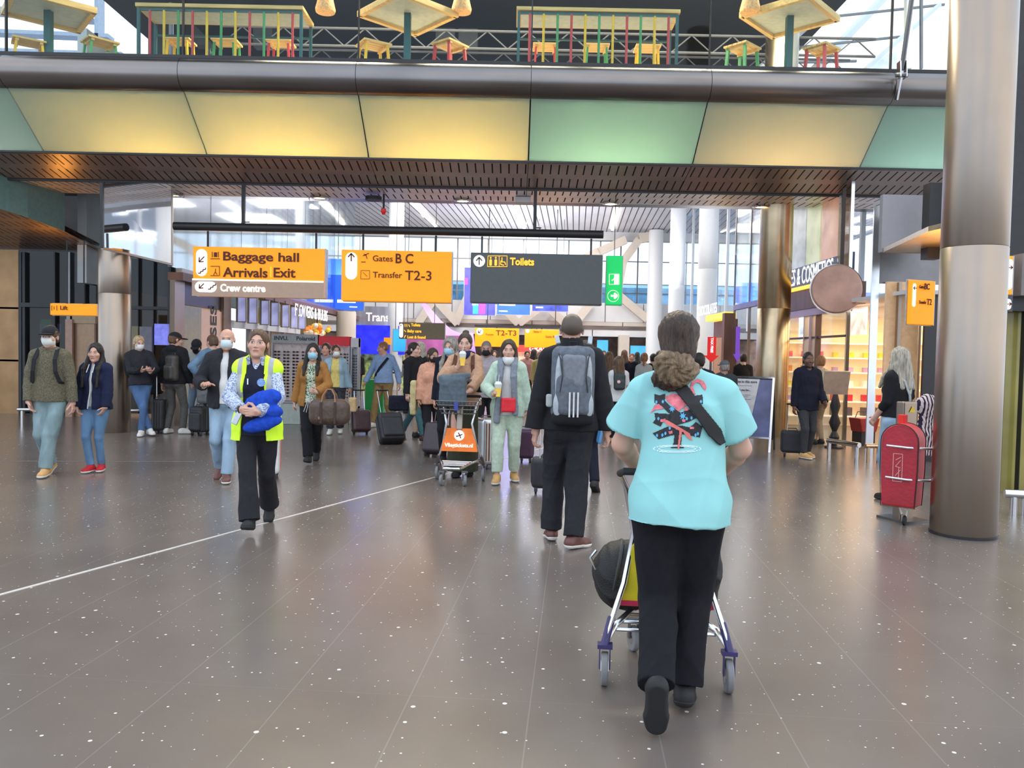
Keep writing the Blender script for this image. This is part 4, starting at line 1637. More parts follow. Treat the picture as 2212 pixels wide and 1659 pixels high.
# curved soffit at the upper left
mb = MB()
top = [P(-260, 395, 13.5), P(-60, 432, 14.5), (P(60, 470, 15.5)), P(140, 500, 16.5), P(215, 538, 17.6)]
bot = [P(-260, 520, 18), P(-60, 532, 18), P(60, 538, 18), P(140, 540, 18), P(215, 543, 18.0)]
vs = [p - Vector((-10, 18, 0)) for p in top + bot]
mb.add(vs + [v + Vector((0, 0, 0.12)) for v in vs], [(i, i + 1, i + 6, i + 5) for i in range(4)] + [(i + 15, i + 16, i + 11, i + 10) for i in range(4)])
mb.obj('curved_soffit', SOFA, lw)
mb = MB()
up = [p + Vector((0, 0, 0.85)) for p in top]
vs = [p - Vector((-10, 18, 0)) for p in top + up]
mb.add(vs, [(i, i + 1, i + 6, i + 5) for i in range(3)])
mb.obj('curved_fascia', pm('teal_fascia', (0.16, 0.27, 0.25), rough=0.3), lw, fix=False)
area_light('amber_lamp', tuple(P(110, 560, 16.2)), 0.3, 7, (1.0, 0.42, 0.06), (PI, 0, 0))
# glass volume over the column
gv = MB()
q0, q1, q2, q3 = P(220, 395, 14.0), P(372, 395, 15.9), P(372, 572, 15.9), P(221, 536, 14.0)
vs = [q - Vector((-10, 18, 0)) for q in (q0, q1, q2, q3)]
gv.add(vs, [(0, 1, 2, 3)])
gv.obj('upper_glass', glass('mirror_glass', tint=(0.2, 0.25, 0.27), refl=0.62, rough=0.04), lw, fix=False)
MB().bar(vs[3], vs[2], 0.05, 0.04).obj('glass_edge', STEEL, lw)
MB().bar(vs[3], vs[0], 0.05, 0.05).obj('glass_edge', DARKF, lw)
MB().bar(vs[2], vs[1], 0.03, 0.03).obj('glass_edge', STEEL, lw)

area_light('cafe_fill', (-2, 14.6, 9.4), 6, 700, (1.0, 0.85, 0.62), (0, 0, 0), 1.2)  # added fill light over the café furniture
area_light('cafe_fill', (4, 14.6, 9.4), 5, 560, (1.0, 0.85, 0.62), (0, 0, 0), 1.2)  # second added fill, brightens the right half of the café
# ------------------------------------------------------------------ right side: perfume shop on the plane X = 6
XR = 6.0


def RX(px, py=700):
    p = PX(px, py, XR)
    return p.y, p.z


rw = empty('perfume_shop', (XR, 16, 0), 0, 'glass perfume shop with warm lit shelves, brown header and tall posters above', 'shop')
rw['kind'] = 'structure'


def rbox(y0, y1, z0, z1, name, mat, dx=0.0, th=0.08, parent=rw):
    return MB().box((dx, (y0 + y1) / 2 - 16, (z0 + z1) / 2), (th, abs(y1 - y0), z1 - z0)).obj(name, mat, parent)


ya, yb, yc = RX(1690)[0], RX(1832)[0], RX(1985)[0]
rbox(yb, ya + 0.4, 2.58, 2.98, 'brown_header', BROWNW, 0.1, 0.4)
rbox(yb, ya + 0.4, 2.98, 3.05, 'yellow_lit_edge', pm('yellow_edge', (1.0, 0.62, 0.08), emit=0.9, var=0.02), -0.12, 0.06)
rbox(yb, ya + 0.4, 2.44, 2.58, 'steel_header', STEEL, 0.0, 0.14)
rbox(yb, ya + 0.4, 3.05, 3.5, 'sign_band', pm('navy_band', (0.03, 0.04, 0.09), rough=0.3), 0.05, 0.06)
o = fit_y(text_obj('shop_sign', 'PERFUMES & COSMETICS', pm('lit_letters', (0.9, 0.95, 1.0), emit=0.8, var=0.01), None, (XR - 0.06, 18.6, 3.12), 0.50, x=(0, -1, 0), y=(0, 0, 1), bold=0.0, depth=0.004), 3.4)
tag(o, 'white lit lettering reading PERFUMES & COSMETICS over the right shop', 'sign')
post = [(ya + 0.3, 16.9, (0.62, 0.68, 0.70)), (16.9, 16.1, (0.70, 0.86, 0.45)), (16.1, 15.2, (0.85, 0.42, 0.28))]
for i, (y1, y0, c) in enumerate(post):
    rbox(y0 + 0.03, y1 - 0.03, 3.5, 5.4, 'tall_poster', pm('poster_%d' % i, c, rough=0.3, var=0.35, scale=1.6, emit=0.25), 0.06, 0.05)
rbox(yb + 0.02, 15.1, 3.2, 5.4, 'mirror_glass', glass('silver_glass', tint=(0.6, 0.62, 0.62), refl=0.5, rough=0.06), 0.0, 0.03)
rbox(yb - 0.02, yb + 0.03, 0, 5.4, 'edge_post', CHROME, 0.0, 0.06)
for p_, w in ((1693, 0.10), (1742, 0.05), (1756, 0.13), (1768, 0.06)):
    y = RX(p_)[0]
    rbox(y - w / 2, y + w / 2, 0, 2.44, 'door_post', STEEL if w != 0.06 else BROWNW, 0, 0.10)
rbox(yb, ya, 1.98, 2.02, 'transom', DARKF, 0, 0.06)
rbox(yb, RX(1768)[0], 0.05, 2.44, 'shop_pane', GL, 0.0, 0.015)
rbox(RX(1742)[0], ya, 0.05, 2.44, 'shop_pane', GL, 0.0, 0.015)
# inside
INW = pm('shop_wall_glow', (0.92, 0.66, 0.40), rough=0.6, var=0.05, scale=1, emit=0.25)  # warm shop light put into the walls as a faint glow
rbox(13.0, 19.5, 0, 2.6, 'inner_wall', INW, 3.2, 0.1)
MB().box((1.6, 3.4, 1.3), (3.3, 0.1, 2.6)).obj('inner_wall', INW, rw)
MB().box((1.7, 0, 2.62), (3.4, 7.2, 0.06)).obj('inner_ceiling', WHITEP, rw)
area_light('shop_lamp', (XR + 1.7, 16.2, 2.5), 3.0, 150, (1.0, 0.80, 0.55), (0, 0, 0), 5.0)
SHM = pm('shelf_board_glow', (0.85, 0.76, 0.62), rough=0.4, emit=0.3)  # boards glow to stand in for light on the shelves
for (bx, by, nx, ny, L_) in ((3.05, 0.6, 0, 1, 5.2), (1.6, 3.2, 1, 0, 2.8)):
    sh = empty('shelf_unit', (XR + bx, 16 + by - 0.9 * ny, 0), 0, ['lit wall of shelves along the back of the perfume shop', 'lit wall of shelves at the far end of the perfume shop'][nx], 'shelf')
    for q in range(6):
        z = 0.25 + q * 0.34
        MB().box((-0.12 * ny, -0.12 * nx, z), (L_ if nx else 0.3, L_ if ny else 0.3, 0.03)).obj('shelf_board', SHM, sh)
    MB().box((0.05 * ny, 0.05 * nx, 1.15), (L_ if nx else 0.03, L_ if ny else 0.03, 2.2)).obj('back_board', pm('shelf_back_glow', (0.80, 0.56, 0.32), emit=0.25, var=0.03), sh)  # back board glow stands in for warm shelf lighting
pc = [(0.6, 0.03, 0.06), (0.75, 0.08, 0.12), (0.8, 0.55, 0.05), (0.85, 0.8, 0.75), (0.10, 0.08, 0.10), (0.75, 0.25, 0.05), (0.5, 0.3, 0.5)]
pmt = [pm('product_%d' % i, c, rough=0.35, var=0.15) for i, c in enumerate(pc)]
proto = {}
for q in range(5):
    for j in range(20):
        mi = (q * 3 + (j // 4)) % 7
        if j < 13:
            loc = (XR + 2.92, 13.5 + j * 0.30 + rnd.uniform(-0.04, 0.04), 0.265 + q * 0.34)
        else:
            loc = (XR + 0.5 + (j - 13) * 0.36, 19.06, 0.265 + q * 0.34)
        if mi not in proto:
            b = MB()
            w_ = rnd.uniform(0.10, 0.2); h_ = rnd.uniform(0.10, 0.2)
            b.box((0, 0, h_ / 2), (0.12, w_, h_))
            proto[mi] = b.obj('perfume_box', pmt[mi], bevel=0.006)
            o = proto[mi]
        else:
            o = proto[mi].copy()
            COL.objects.link(o)
        o.location = loc
        tag(o, ['crimson', 'red', 'amber', 'cream', 'black', 'orange', 'mauve'][mi] + ' perfume box on a lit shop shelf', 'box', ['crimson', 'red', 'amber', 'cream', 'black', 'orange', 'mauve'][mi] + ' perfume boxes on the lit shelves')
for (p_, y_, z_, w_) in ((0, 17.6, 1.95, 0.0), (1, 15.0, 2.0, 0.0)):
    o = MB().box((0, 0, 0.0), (0.04, 0.8, 0.5)).obj('wall_screen', pm('ad_pale_%d' % p_, [(0.8, 0.85, 0.95), (0.9, 0.6, 0.5)][p_], emit=0.9, var=0.35, scale=5), loc=(XR + 0.35, y_, z_ + 0.28))
    tag(o, ['bright screen with a portrait picture above the shop door', 'pale screen with a red flower picture above the shop window'][p_], 'screen')
# wooden column and black stand in the shop
g = P(1664 + 60, 900, 14.6)
cs = empty('display_stand', (5.72, 14.3, 0), 0, 'black stand with turned post and grey info board by the shop entrance', 'stand')
MB().lathe([(0.16, 0), (0.16, 0.03), (0.05, 0.06), (0.09, 0.2), (0.04, 0.3), (0.10, 0.45), (0.05, 0.6), (0.09, 0.75), (0.04, 0.95)], n=20).obj('turned_post', BLACK, cs, smooth=True)
MB().box((0, 0, 1.16), (0.44, 0.05, 0.42), Matrix.Rotation(0.25, 3, 'X')).obj('info_board', pm('board_grey', (0.45, 0.36, 0.30), rough=0.4), cs)
# red basket
bs = empty('shopping_basket', (6.5, 14.9, 0), 0.3, 'dark red shopping basket on the floor behind the shop glass', 'basket')
MB().prism([(-0.16, 0), (0.16, 0), (0.23, 0.26), (-0.23, 0.26)], (0, -0.15, 0.25), (1, 0, 0), (0, 0, 1), (0, 0.3, 0)).obj('basket_body', pm('basket_red', (0.30, 0.02, 0.02), rough=0.4), bs, bevel=0.02)
MB().box((0, 0, 0.125), (0.3, 0.25, 0.25)).obj('basket_foot', BLACK, bs)
MB().tube([(-0.2, 0, 0.5), (-0.15, 0, 0.62), (0.15, 0, 0.62), (0.2, 0, 0.5)], 0.008, 6).obj('basket_handle', BLACK, bs)
# sweet shop further back
ss = empty('sweet_shop_front', (XR, 25, 0), 0, 'brown framed sweet shop front with white sign behind the white column', 'shop front')
ss['kind'] = 'structure'
y1, y0 = RX(1535)[0], RX(1578)[0]
MB().box((0, (y1 + y0) / 2 - 25, 2.75), (0.3, y1 - y0, 0.18)).obj('lit_edge', pm('yellow_edge', (1, 0.6, 0.1)), ss)
MB().box((0.15, (y1 + y0) / 2 - 25, 1.3), (0.1, y1 - y0, 2.7)).obj('brown_wall', BROWNW, ss)
MB().box((-0.05, y0 - 25, 1.4), (0.3, 0.25, 2.8)).obj('brown_post', BROWNW, ss)
MB().box((0.02, y0 - 25 + 1.2, 1.1), (0.1, 0.9, 2.1)).obj('wood_panel', pm('pale_wood', (0.55, 0.30, 0.17), rough=0.5), ss)
o = fit_y(text_obj('shop_sign', 'CHOCOLATES', MATS['lit_letters'], None, (XR - 0.2, 25.6, 2.86), 0.42, x=(0, -1, 0), bold=0.0, depth=0.004), 2.4)
tag(o, 'small white lettering over the sweet shop behind the white column', 'sign')
# glass storey on the right above and between
MB().box((XR + 0.1, (RX(1580)[0] + RX(1640)[0]) / 2, 5.3), (0.03, RX(1580)[0] - RX(1640)[0], 4.6)).obj('window_3', glass('pale_glass', tint=(0.85, 0.9, 0.88), refl=0.3), None)['kind'] = 'structure'
for p_ in (1578, 1610, 1640):
    y = RX(p_)[0]
    MB().box((XR + 0.1, y, 4.2), (0.06, 0.06, 8.3)).obj('trim_post', STEELD)['kind'] = 'structure'
MB().box((XR + 0.1, (RX(1580)[0] + RX(1640)[0]) / 2, 2.95), (0.1, RX(1580)[0] - RX(1640)[0], 0.14)).obj('trim_rail', STEELD)['kind'] = 'structure'
# high white wall behind the right shops
tag(MB().box((XR + 2.2, 30, 5.4), (0.2, 24, 5.8)).obj('wall_right_upper', glass('hall_glass', tint=(0.9, 0.95, 1.0), refl=0.1)), kind='structure')
for y in range(19, 43, 3):
    tag(MB().box((XR + 2.1, y, 5.4), (0.10, 0.10, 5.8)).obj('trim_mullion', WHITECOL), kind='structure')

# steel doors and bulkhead at the right ------------------------------------
dr = empty('lift_lobby', (XR, 11, 0), 0, 'dark framed glass doors and grey bulkhead behind the big column', 'entrance')
dr['kind'] = 'structure'


def dq(px0, px1, py0, py1, D, name, mat, th=0.08):
    a_, b_ = P(px0, py1, D), P(px1, py0, D)
    o = MB().box(((a_.x + b_.x) / 2 - XR, D - 11, (a_.z + b_.z) / 2), (abs(b_.x - a_.x), th, b_.z - a_.z)).obj(name, mat, dr)
    return o


dq(1900, 2090, 425, 545, 12.0, 'grey_bulkhead', pm('grey_bulkhead', (0.32, 0.31, 0.33), rough=0.6, var=0.03), 0.1)
b = MB()
vs = [P(1905, 546, 12.0), P(2090, 546, 12.0), P(2090, 480, 9.0), P(2005, 500, 9.6)]
vs = [v - Vector((XR, 11, 0)) for v in vs]
b.add(vs + [v + Vector((0, 0, 0.06)) for v in vs], [(0, 1, 2, 3), (7, 6, 5, 4), (0, 4, 5, 1), (1, 5, 6, 2), (2, 6, 7, 3), (3, 7, 4, 0)])
b.obj('amber_soffit', pm('satin_soffit', (0.45, 0.38, 0.30), rough=0.3, metal=0.8), dr)
area_light('amber_lamp', tuple(P(2030, 600, 10.6)), 0.4, 14, (1.0, 0.45, 0.08), (PI, 0, 0))
dq(1996, 2032, 398, 560, 11.4, 'black_hanger', BLACK, 0.2)
dq(1984, 2100, 640, 1010, 12.6, 'black_door', pm('black_door', (0.02, 0.018, 0.018), rough=0.25), 0.06)
dq(1900, 1986, 610, 1000, 12.9, 'warm_panel', pm('warm_panel', (0.75, 0.48, 0.26), rough=0.35, var=0.1, emit=0.12), 0.06)
dq(1932, 1940, 610, 1000, 12.8, 'steel_trim', STEEL)
dq(1884, 1888, 445, 1000, 12.95, 'steel_trim', CHROME, 0.03)
dq(1976, 1990, 640, 1010, 12.4, 'steel_trim', STEEL)
dq(1895, 2100, 545, 612, 13.0, 'top_rail', STEELD)
# beyond the column
rr = 9.2
dq(2150, 2260, -200, 450, rr + 1.5, 'dark_upper_frame', DARKF)
dq(2158, 2260, 660, 1062, rr + 0.6, 'yellow_door_glass', pm('olive_glass', (0.30, 0.26, 0.07), rough=0.15, var=0.35, scale=1.2), 0.05)
dq(2150, 2166, 560, 1062, rr + 0.5, 'door_frame', BLACK)
dq(2150, 2260, 640, 672, rr + 0.45, 'door_head', DARKF, 0.2)
dq(2196, 2212, 660, 1062, rr + 0.5, 'door_frame', DARKF)
dq(2188, 2262, 552, 640, rr + 0.3, 'grey_sign_side', pm('warm_grey', (0.20, 0.18, 0.17), rough=0.5), 0.3)
dq(2140, 2260, 450, 552, rr + 1.2, 'dark_upper_panel', BLACK, 0.1)
# ------------------------------------------------------------------ hanging signs
class Sign:
    """a hanging sign box; px corners in the photograph frame fix its place and size at distance D"""

    def __init__(s, x0, y0, x1, y1, D, mat, label, cat='sign', depth=0.22, group=None, name='hanging_sign', yaw=0.0):
        a, b = P(x0, y0, D), P(x1, y1 - (x1 - x0) * 0 , D)
        s.k = D / FP
        s.D = D
        s.x0, s.y0 = x0, y0
        w, h = (x1 - x0) * s.k, (y1 - y0) * s.k
        s.w, s.h = w, h
        s.root = empty(name, (a.x, D, a.z), yaw, label, cat, group)
        MB().box((w / 2, depth / 2, -h / 2), (w, depth, h)).obj('case', [mat], s.root, bevel=0.012)
        MB().box((w / 2, depth + 0.012, -h / 2), (w + 0.02, 0.02, h + 0.02)).obj('back', SEDGE, s.root)
        MB().box((w + 0.008, depth / 2 + 0.01, -h / 2), (0.012, depth, h + 0.01)).obj('side_edge', SEDGE, s.root)

    def q(s, px, py, off=0.0):
        """sign-local point of a photo pixel, following the camera roll"""
        dx, dy = px - s.x0, py - s.y0
        dy2 = dy - dx * ROLL
        dx2 = dx + dy * ROLL
        return (dx2 * s.k, -0.004 - off, -dy2 * s.k)

    def text(s, t, x0, x1, base, cap, mat, bold=0.0, name='lettering'):
        size = cap * s.k / 0.70
        o = text_obj(name, t, mat, s.root, (0, 0, 0), size, bold=bold * size)
        xs = [v.co.x for v in o.data.vertices]
        f = (x1 - x0) * s.k / (max(xs) - min(xs))
        x_ = min(xs)
        for v in o.data.vertices:
            v.co.x = (v.co.x - x_) * f
        o.location = s.q(x0, base, 0.016)
        return o

    def panel(s, x0, y0, x1, y1, mat, name='panel', off=0.0, bevel=0.0):
        a, b = s.q(x0, y0), s.q(x1, y1)
        w, h = (x1 - x0) * s.k, (y1 - y0) * s.k
        return MB().box((a[0] + w / 2, -0.003 - off, a[2] - h / 2), (w, 0.008, h)).obj(name, mat, s.root, bevel=bevel)

    def pill(s, x0, y0, x1, y1, mat, name='pill', off=0.008):
        r = min(x1 - x0, y1 - y0) / 2
        pts = []
        cx0, cx1, cy0, cy1 = x0 + r, x1 - r, y0 + r, y1 - r
        for (cx, cy, a0) in ((cx1, cy0, -90), (cx1, cy1, 0), (cx0, cy1, 90), (cx0, cy0, 180)):
            for k in range(7):
                a = math.radians(a0 + 15 * k)
                pts.append((cx + r * math.cos(a), cy + r * math.sin(a)))
        P2 = [((p[0] - s.x0) * s.k, -(p[1] - s.y0 - (x0 - s.x0) * ROLL) * s.k) for p in pts]
        return MB().prism(P2, (0, -0.002 - off, 0), (1, 0, 0), (0, 0, 1), (0, -0.006, 0)).obj(name, mat, s.root)

    def lines(s, segs, w, mat, name='arrow', off=0.018):
        mb = MB()
        for a, b in segs:
            A, B = Vector(s.q(*a, off)), Vector(s.q(*b, off))
            mb.bar(A, B, w * s.k, 0.004, up=(0, 1, 0))
        return mb.obj(name, mat, s.root)

    def arrow(s, cx, cy, r, ang, mat, w=3.0):
        c, n = math.cos(math.radians(ang)), math.sin(math.radians(ang))
        R = lambda x, y: (cx + (x * c - y * n) * r, cy + (x * n + y * c) * r)
        return s.lines([(R(0, 0.9), R(0, -0.85)), (R(-0.72, -0.05), R(0.02, -0.9)), (R(0.72, -0.05), R(-0.02, -0.9))], w, mat)

    def stairs(s, x0, y0, x1, y1, n, mat, w=2.2):
        seg = []
        dx, dy = (x1 - x0) / n, (y1 - y0) / n
        for i in range(n):
            a = (x0 + dx * i, y0 + dy * i)
            b = (a[0] + dx, a[1])
            seg += [(a, b), (b, (b[0], b[1] + dy))]
        return s.lines(seg, w, mat, 'stair_symbol')


DS = 15.14
bar_a, bar_b = P(376, 489, DS), P(1303, 506, DS)
zb = (bar_a.z + bar_b.z) / 2
bar = empty('sign_rail', ((bar_a.x + bar_b.x) / 2, DS, zb), 0, 'long black rail hung from the footbridge carrying the signs', 'rail')
hw = (bar_b.x - bar_a.x) / 2
MB().cyl((-hw, 0, 0), (hw, 0, 0), 0.075, n=20).obj('rail_bar', BLACK, bar, smooth=True)
for px in (526, 1156):
    x = P(px, 450, DS).x - bar.location.x
    MB().box((x, 0, (4.60 - zb) / 2), (0.06, 0.06, 4.60 - zb)).obj('hanger_rod', BLACK, bar)
    MB().tube([(x, 0, 0.10), (x + 0.12, 0, 0.10)], 0.012, 6).obj('rod_pin', BLACK, bar)

s1 = Sign(417, 532, 700, 637, DS, ORANGE, 'orange and taupe hanging sign for Baggage hall, Arrivals, Exit and Crew centre')
s1.panel(414.0, 604, 698.2, 638.2, SIGNTAUPE, 'taupe_panel', 0.002)
s1.panel(414.5, 601.0, 697, 604.5, SIGNWHITE, 'divider_line', 0.004)
s1.text('Baggage hall', 482, 645, 562, 18.5, SIGNTXT, 0.022)
s1.text('Arrivals', 481, 577, 597, 20, SIGNTXT, 0.022)
s1.text('Exit', 590, 637, 598, 20, SIGNTXT, 0.022)
s1.panel(583, 576, 585, 598, SIGNYEL, 'word_divider', 0.004)
s1.text('Crew centre', 475, 572, 628, 15, SIGNWHITE, 0.03)
s1.pill(424, 538, 448, 596, SIGNWHITE)
s1.arrow(436, 560, 9, -135, SIGNTXT, 2.2)
s1.stairs(428, 590, 444, 578, 3, SIGNTXT)
s1.pill(422, 607, 469, 630, SIGNWHITE)
s1.arrow(435, 617, 8, -135, SIGNTXT, 2.2)
s1.stairs(449, 624, 465, 612, 3, SIGNTXT)
s1.lines([((459, 544), (459, 556)), ((472, 544), (472, 556)), ((455, 559), (475, 559))], 1.6, SIGNTXT, 'suitcase_symbol')
s1.panel(462, 545, 469, 555, SIGNTXT, 'suitcase_symbol', 0.004)
s1.lines([((455, 575), (474, 575)), ((474, 575), (474, 595)), ((474, 595), (454, 595)), ((466, 580), (465, 587)), ((465, 587), (469, 593)), ((465, 587), (461, 594))], 1.4, SIGNTXT, 'door_symbol')

s2 = Sign(738, 539, 975, 648, DS, ORANGE, 'orange hanging sign reading Gates B C and Transfer T2-3')
s2.text('Gates', 805, 848, 564, 12.5, SIGNTXT, 0.01)
s2.text('B C', 854, 892, 568, 20, SIGNTXT, 0.02)
s2.text('Transfer', 805, 868, 599, 12.5, SIGNTXT, 0.01)
s2.text('T2-3', 874, 931, 604, 20, SIGNTXT, 0.01)
s2.pill(747, 545, 772, 603, SIGNWHITE)
s2.arrow(759, 556, 9.5, 0, SIGNTXT, 2.6)
s2.lines([((780, 566), (790, 566)), ((784, 553), (797, 547)), ((790, 549), (793, 559)), ((786, 549), (790, 552))], 1.6, SIGNTXT, 'plane_symbol')
s2.lines([((780, 584), (798, 584)), ((798, 584), (798, 602)), ((798, 602), (779, 602)), ((779, 602), (780, 584)), ((784, 588), (793, 597))], 1.0, SIGNTXT, 'transfer_symbol')

s3 = Sign(1017, 545, 1300, 652, DS, SIGNGREY, 'large dark grey hanging sign with the amber word Toilets')
s3.text('Toilets', 1101, 1153, 572, 15, SIGNYEL, 0.035)
s3.pill(1023, 551, 1048, 576, SIGNWHITE)
s3.arrow(1035, 564, 9, 0, SIGNGREY, 2.6)
s3.lines([((1054, 553), (1095, 553)), ((1095, 553), (1095, 576)), ((1095, 576), (1053, 576)), ((1053, 576), (1054, 553)), ((1078, 553), (1078, 576))], 1.3, SIGNYEL, 'toilet_frame')
for i, x in enumerate((1060, 1071)):
    s3.pill(x - 2.8, 560, x + 2.8, 574, SIGNYEL, 'figure_symbol')
    s3.pill(x - 2.0, 555, x + 2.0, 559, SIGNYEL, 'figure_symbol')
s3.lines([((1084, 556), (1084, 566)), ((1084, 566), (1090, 566)), ((1090, 566), (1092, 572)), ((1082, 563), (1081, 571)), ((1081, 571), (1088, 573))], 2.0, SIGNYEL, 'wheelchair_symbol')

s4 = Sign(1312, 552, 1345, 657, DS + 0.3, GREENS, 'tall green emergency exit sign with running figure and arrow', depth=0.12)
gl = pm('exit_pale', (0.85, 0.95, 0.6), emit=0.8, var=0.02)
s4.lines([((1316, 592), (1337, 592)), ((1337, 592), (1337, 614)), ((1337, 614), (1316, 614)), ((1316, 614), (1316, 592))], 1.0, gl, 'door_frame_symbol')
s4.panel(1327, 593, 1336, 613, gl, 'door_symbol', 0.004)
s4.lines([((1329, 596), (1326, 602)), ((1326, 602), (1330, 606)), ((1326, 603), (1321, 606)), ((1329, 598), (1333, 601))], 1.8, gl, 'runner_symbol')
s4.pill(1314, 626, 1339, 651, gl, 'arrow_disc', 0.004)
s4.pill(1315, 627, 1338, 650, GREENS, 'arrow_disc', 0.008)
s4.arrow(1326.5, 638.5, 8, 90, gl, 4)
for s_, pxs in ((s1, (446, 681)), (s2, (783, 941)), (s3, (1041, 1278))):
    for px in pxs:
        x = P(px, 520, DS).x
        z0 = s_.root.location.z - (0.0)
        MB().box((x - s_.root.location.x, 0.08, (zb - 0.07 - z0) / 2), (0.035, 0.035, zb - 0.07 - z0)).obj('hanger_rod', BLACK, s_.root)
MB().box((0.14, 0.06, (4.6 - s4.root.location.z) / 2), (0.012, 0.012, 4.6 - s4.root.location.z)).obj('hanger_wire', BLACK, s4.root)

s5 = Sign(862, 696, 961, 731, 30, pm('sign_olive', (0.10, 0.085, 0.06), emit=0.12), 'small dark sign listing Toilets, Baby care and Lost & found', depth=0.25)
for hx in (0.3, 1.3):
    MB().cyl((hx, 0.12, 0), (hx, 0.12, 8.3 - s5.root.location.z), 0.012, n=6).obj('hanger_wire', BLACK, s5.root)
s5.pill(863, 699, 871, 729, SIGNWHITE)
s5.arrow(867, 703, 2.6, -90, SIGNTXT, 0.9)
for i, (t, y, x1) in enumerate((('Toilets', 706, 908), ('Baby care', 719, 910), ('Lost & found', 732, 919))):
    s5.text(t, 888 if i == 0 else 880, x1, y - 1.3, 6.0, SIGNYEL, 0.03)
s5.lines([((875, 700), (875, 706)), ((879, 700), (879, 706)), ((883, 701), (885, 706)), ((873, 713), (877, 717)), ((873, 730), (876, 724))], 1.6, SIGNYEL, 'symbols')
DQ = 38
s6 = Sign(1026, 708, 1121, 748, DQ, ORANGE, 'far orange sign reading T2-T3 above the masked traveller', depth=0.3)
s6.text('T2-T3', 1071, 1115, 724, 11, SIGNTXT, 0.01)
s6.text('Transfer', 1049, 1067, 724, 3.5, SIGNTXT, 0.01)
s6.pill(1029, 708.5, 1044, 723.5, SIGNWHITE)
s6.arrow(1036.5, 716, 5, -135, SIGNTXT, 1.6)
s7 = Sign(1134, 711, 1207, 750, DQ, ORANGE, 'far orange sign for gates C and B left of the backpacker', depth=0.3)
s7.text('Gates C', 1152, 1170, 718, 4.5, SIGNTXT, 0.01)
s7.text('Gates B', 1178, 1197, 729, 4.5, SIGNTXT, 0.01)
s7.pill(1136, 711, 1144, 719, SIGNWHITE)
a, b = P(1025, 703, DQ), P(1212, 708, DQ)
fr = empty('sign_rail', ((a.x + b.x) / 2, DQ + 0.1, (a.z + b.z) / 2), 0, 'far black rail above the two orange signs', 'rail')
MB().box((0, 0, 0), (b.x - a.x, 0.12, 0.09)).obj('rail_bar', BLACK, fr)
for px in (1055, 1202):
    x = P(px, 600, DQ).x - fr.location.x
    MB().box((x, 0, 3.0), (0.04, 0.04, 6.0)).obj('hanger_rod', BLACK, fr)
s8 = Sign(108, 655, 209, 680, 15.5, ORANGE, 'orange Lift sign beside the left steel column', depth=0.1)
s8.text('Lift', 131, 147, 669, 8.5, SIGNTXT, 0.02)
s8.lines([((113, 660), (113, 671)), ((124, 660), (124, 671)), ((118, 662), (118, 669))], 1.2, SIGNTXT, 'lift_symbol')
MB().box((0.3, 0.05, 0.6), (0.02, 0.02, 1.2)).obj('hanger_rod', BLACK, s8.root)
MB().box((0.62, 0.05, 0.6), (0.02, 0.02, 1.2)).obj('hanger_rod', BLACK, s8.root)
s9 = Sign(1968, 604, 2040, 700, 10.6, ORANGE, 'orange Gates B C sign half hidden by the big column', depth=0.05, yaw=math.radians(22))
s9.text('Gates', 1989, 2003, 622, 7, SIGNTXT, 0.01)
s9.text('BC', 2004, 2019, 624, 13, SIGNTXT, 0.02)
s9.text('Transfer', 1989, 2010, 655, 7, SIGNTXT, 0.01)
s9.text('T2', 2012, 2026, 657, 13, SIGNTXT, 0.01)
s9.pill(1972, 612, 1981, 662, SIGNWHITE)
s9.arrow(1976.5, 622, 5, -90, SIGNTXT, 1.6)
s10 = Sign(2172, 553, 2190, 636, 9.3, ORANGE, 'narrow orange and grey arrow sign right of the big column', depth=0.2)
s10.panel(2171, 636, 2189, 672, pm('sign_slate', (0.07, 0.07, 0.09), emit=0.1), 'slate_panel', 0.002)
s10.pill(2175, 560, 2187, 625, SIGNWHITE)
s10.arrow(2181, 578, 5, 90, SIGNTXT, 1.8)
s10.pill(2174, 645, 2187, 668, SIGNWHITE)
s10.arrow(2180, 656, 5, 90, SIGNTXT, 1.8)


for s_ in (s6, s7):
    MB().box((s_.w / 2, 0.1, 0.05), (0.05, 0.05, 0.12)).obj('hanger_rod', BLACK, s_.root)


# screens and banners in the far hall
def flat_screen(x0, y0, x1, y1, D, mats, label, bands=()):
    a = P(x0, y0, D)
    k = D / FP
    w, h = (x1 - x0) * k, (y1 - y0) * k
    o = empty('advert_screen', (a.x, D, a.z), 0, label, 'screen')
    MB().box((w / 2, 0.06, -h / 2), (w + 0.06, 0.1, h + 0.06)).obj('frame', SEDGE, o)
    MB().box((w / 2, 0, -h / 2), (w, 0.03, h)).obj('display', mats, o)
    for hx in (0.15, 0.85):
        MB().cyl((w * hx, 0.06, 0), (w * hx, 0.06, 8.3 - a.z), 0.015, n=6).obj('hanger_wire', STEELD, o)
    for (bx0, by0, bx1, by1, m) in bands:
        MB().box(((bx0 + bx1) / 2 * w, -0.02, -(by0 + by1) / 2 * h), ((bx1 - bx0) * w, 0.01, (by1 - by0) * h)).obj('picture', m, o, bevel=0.02 if False else 0)
    return o


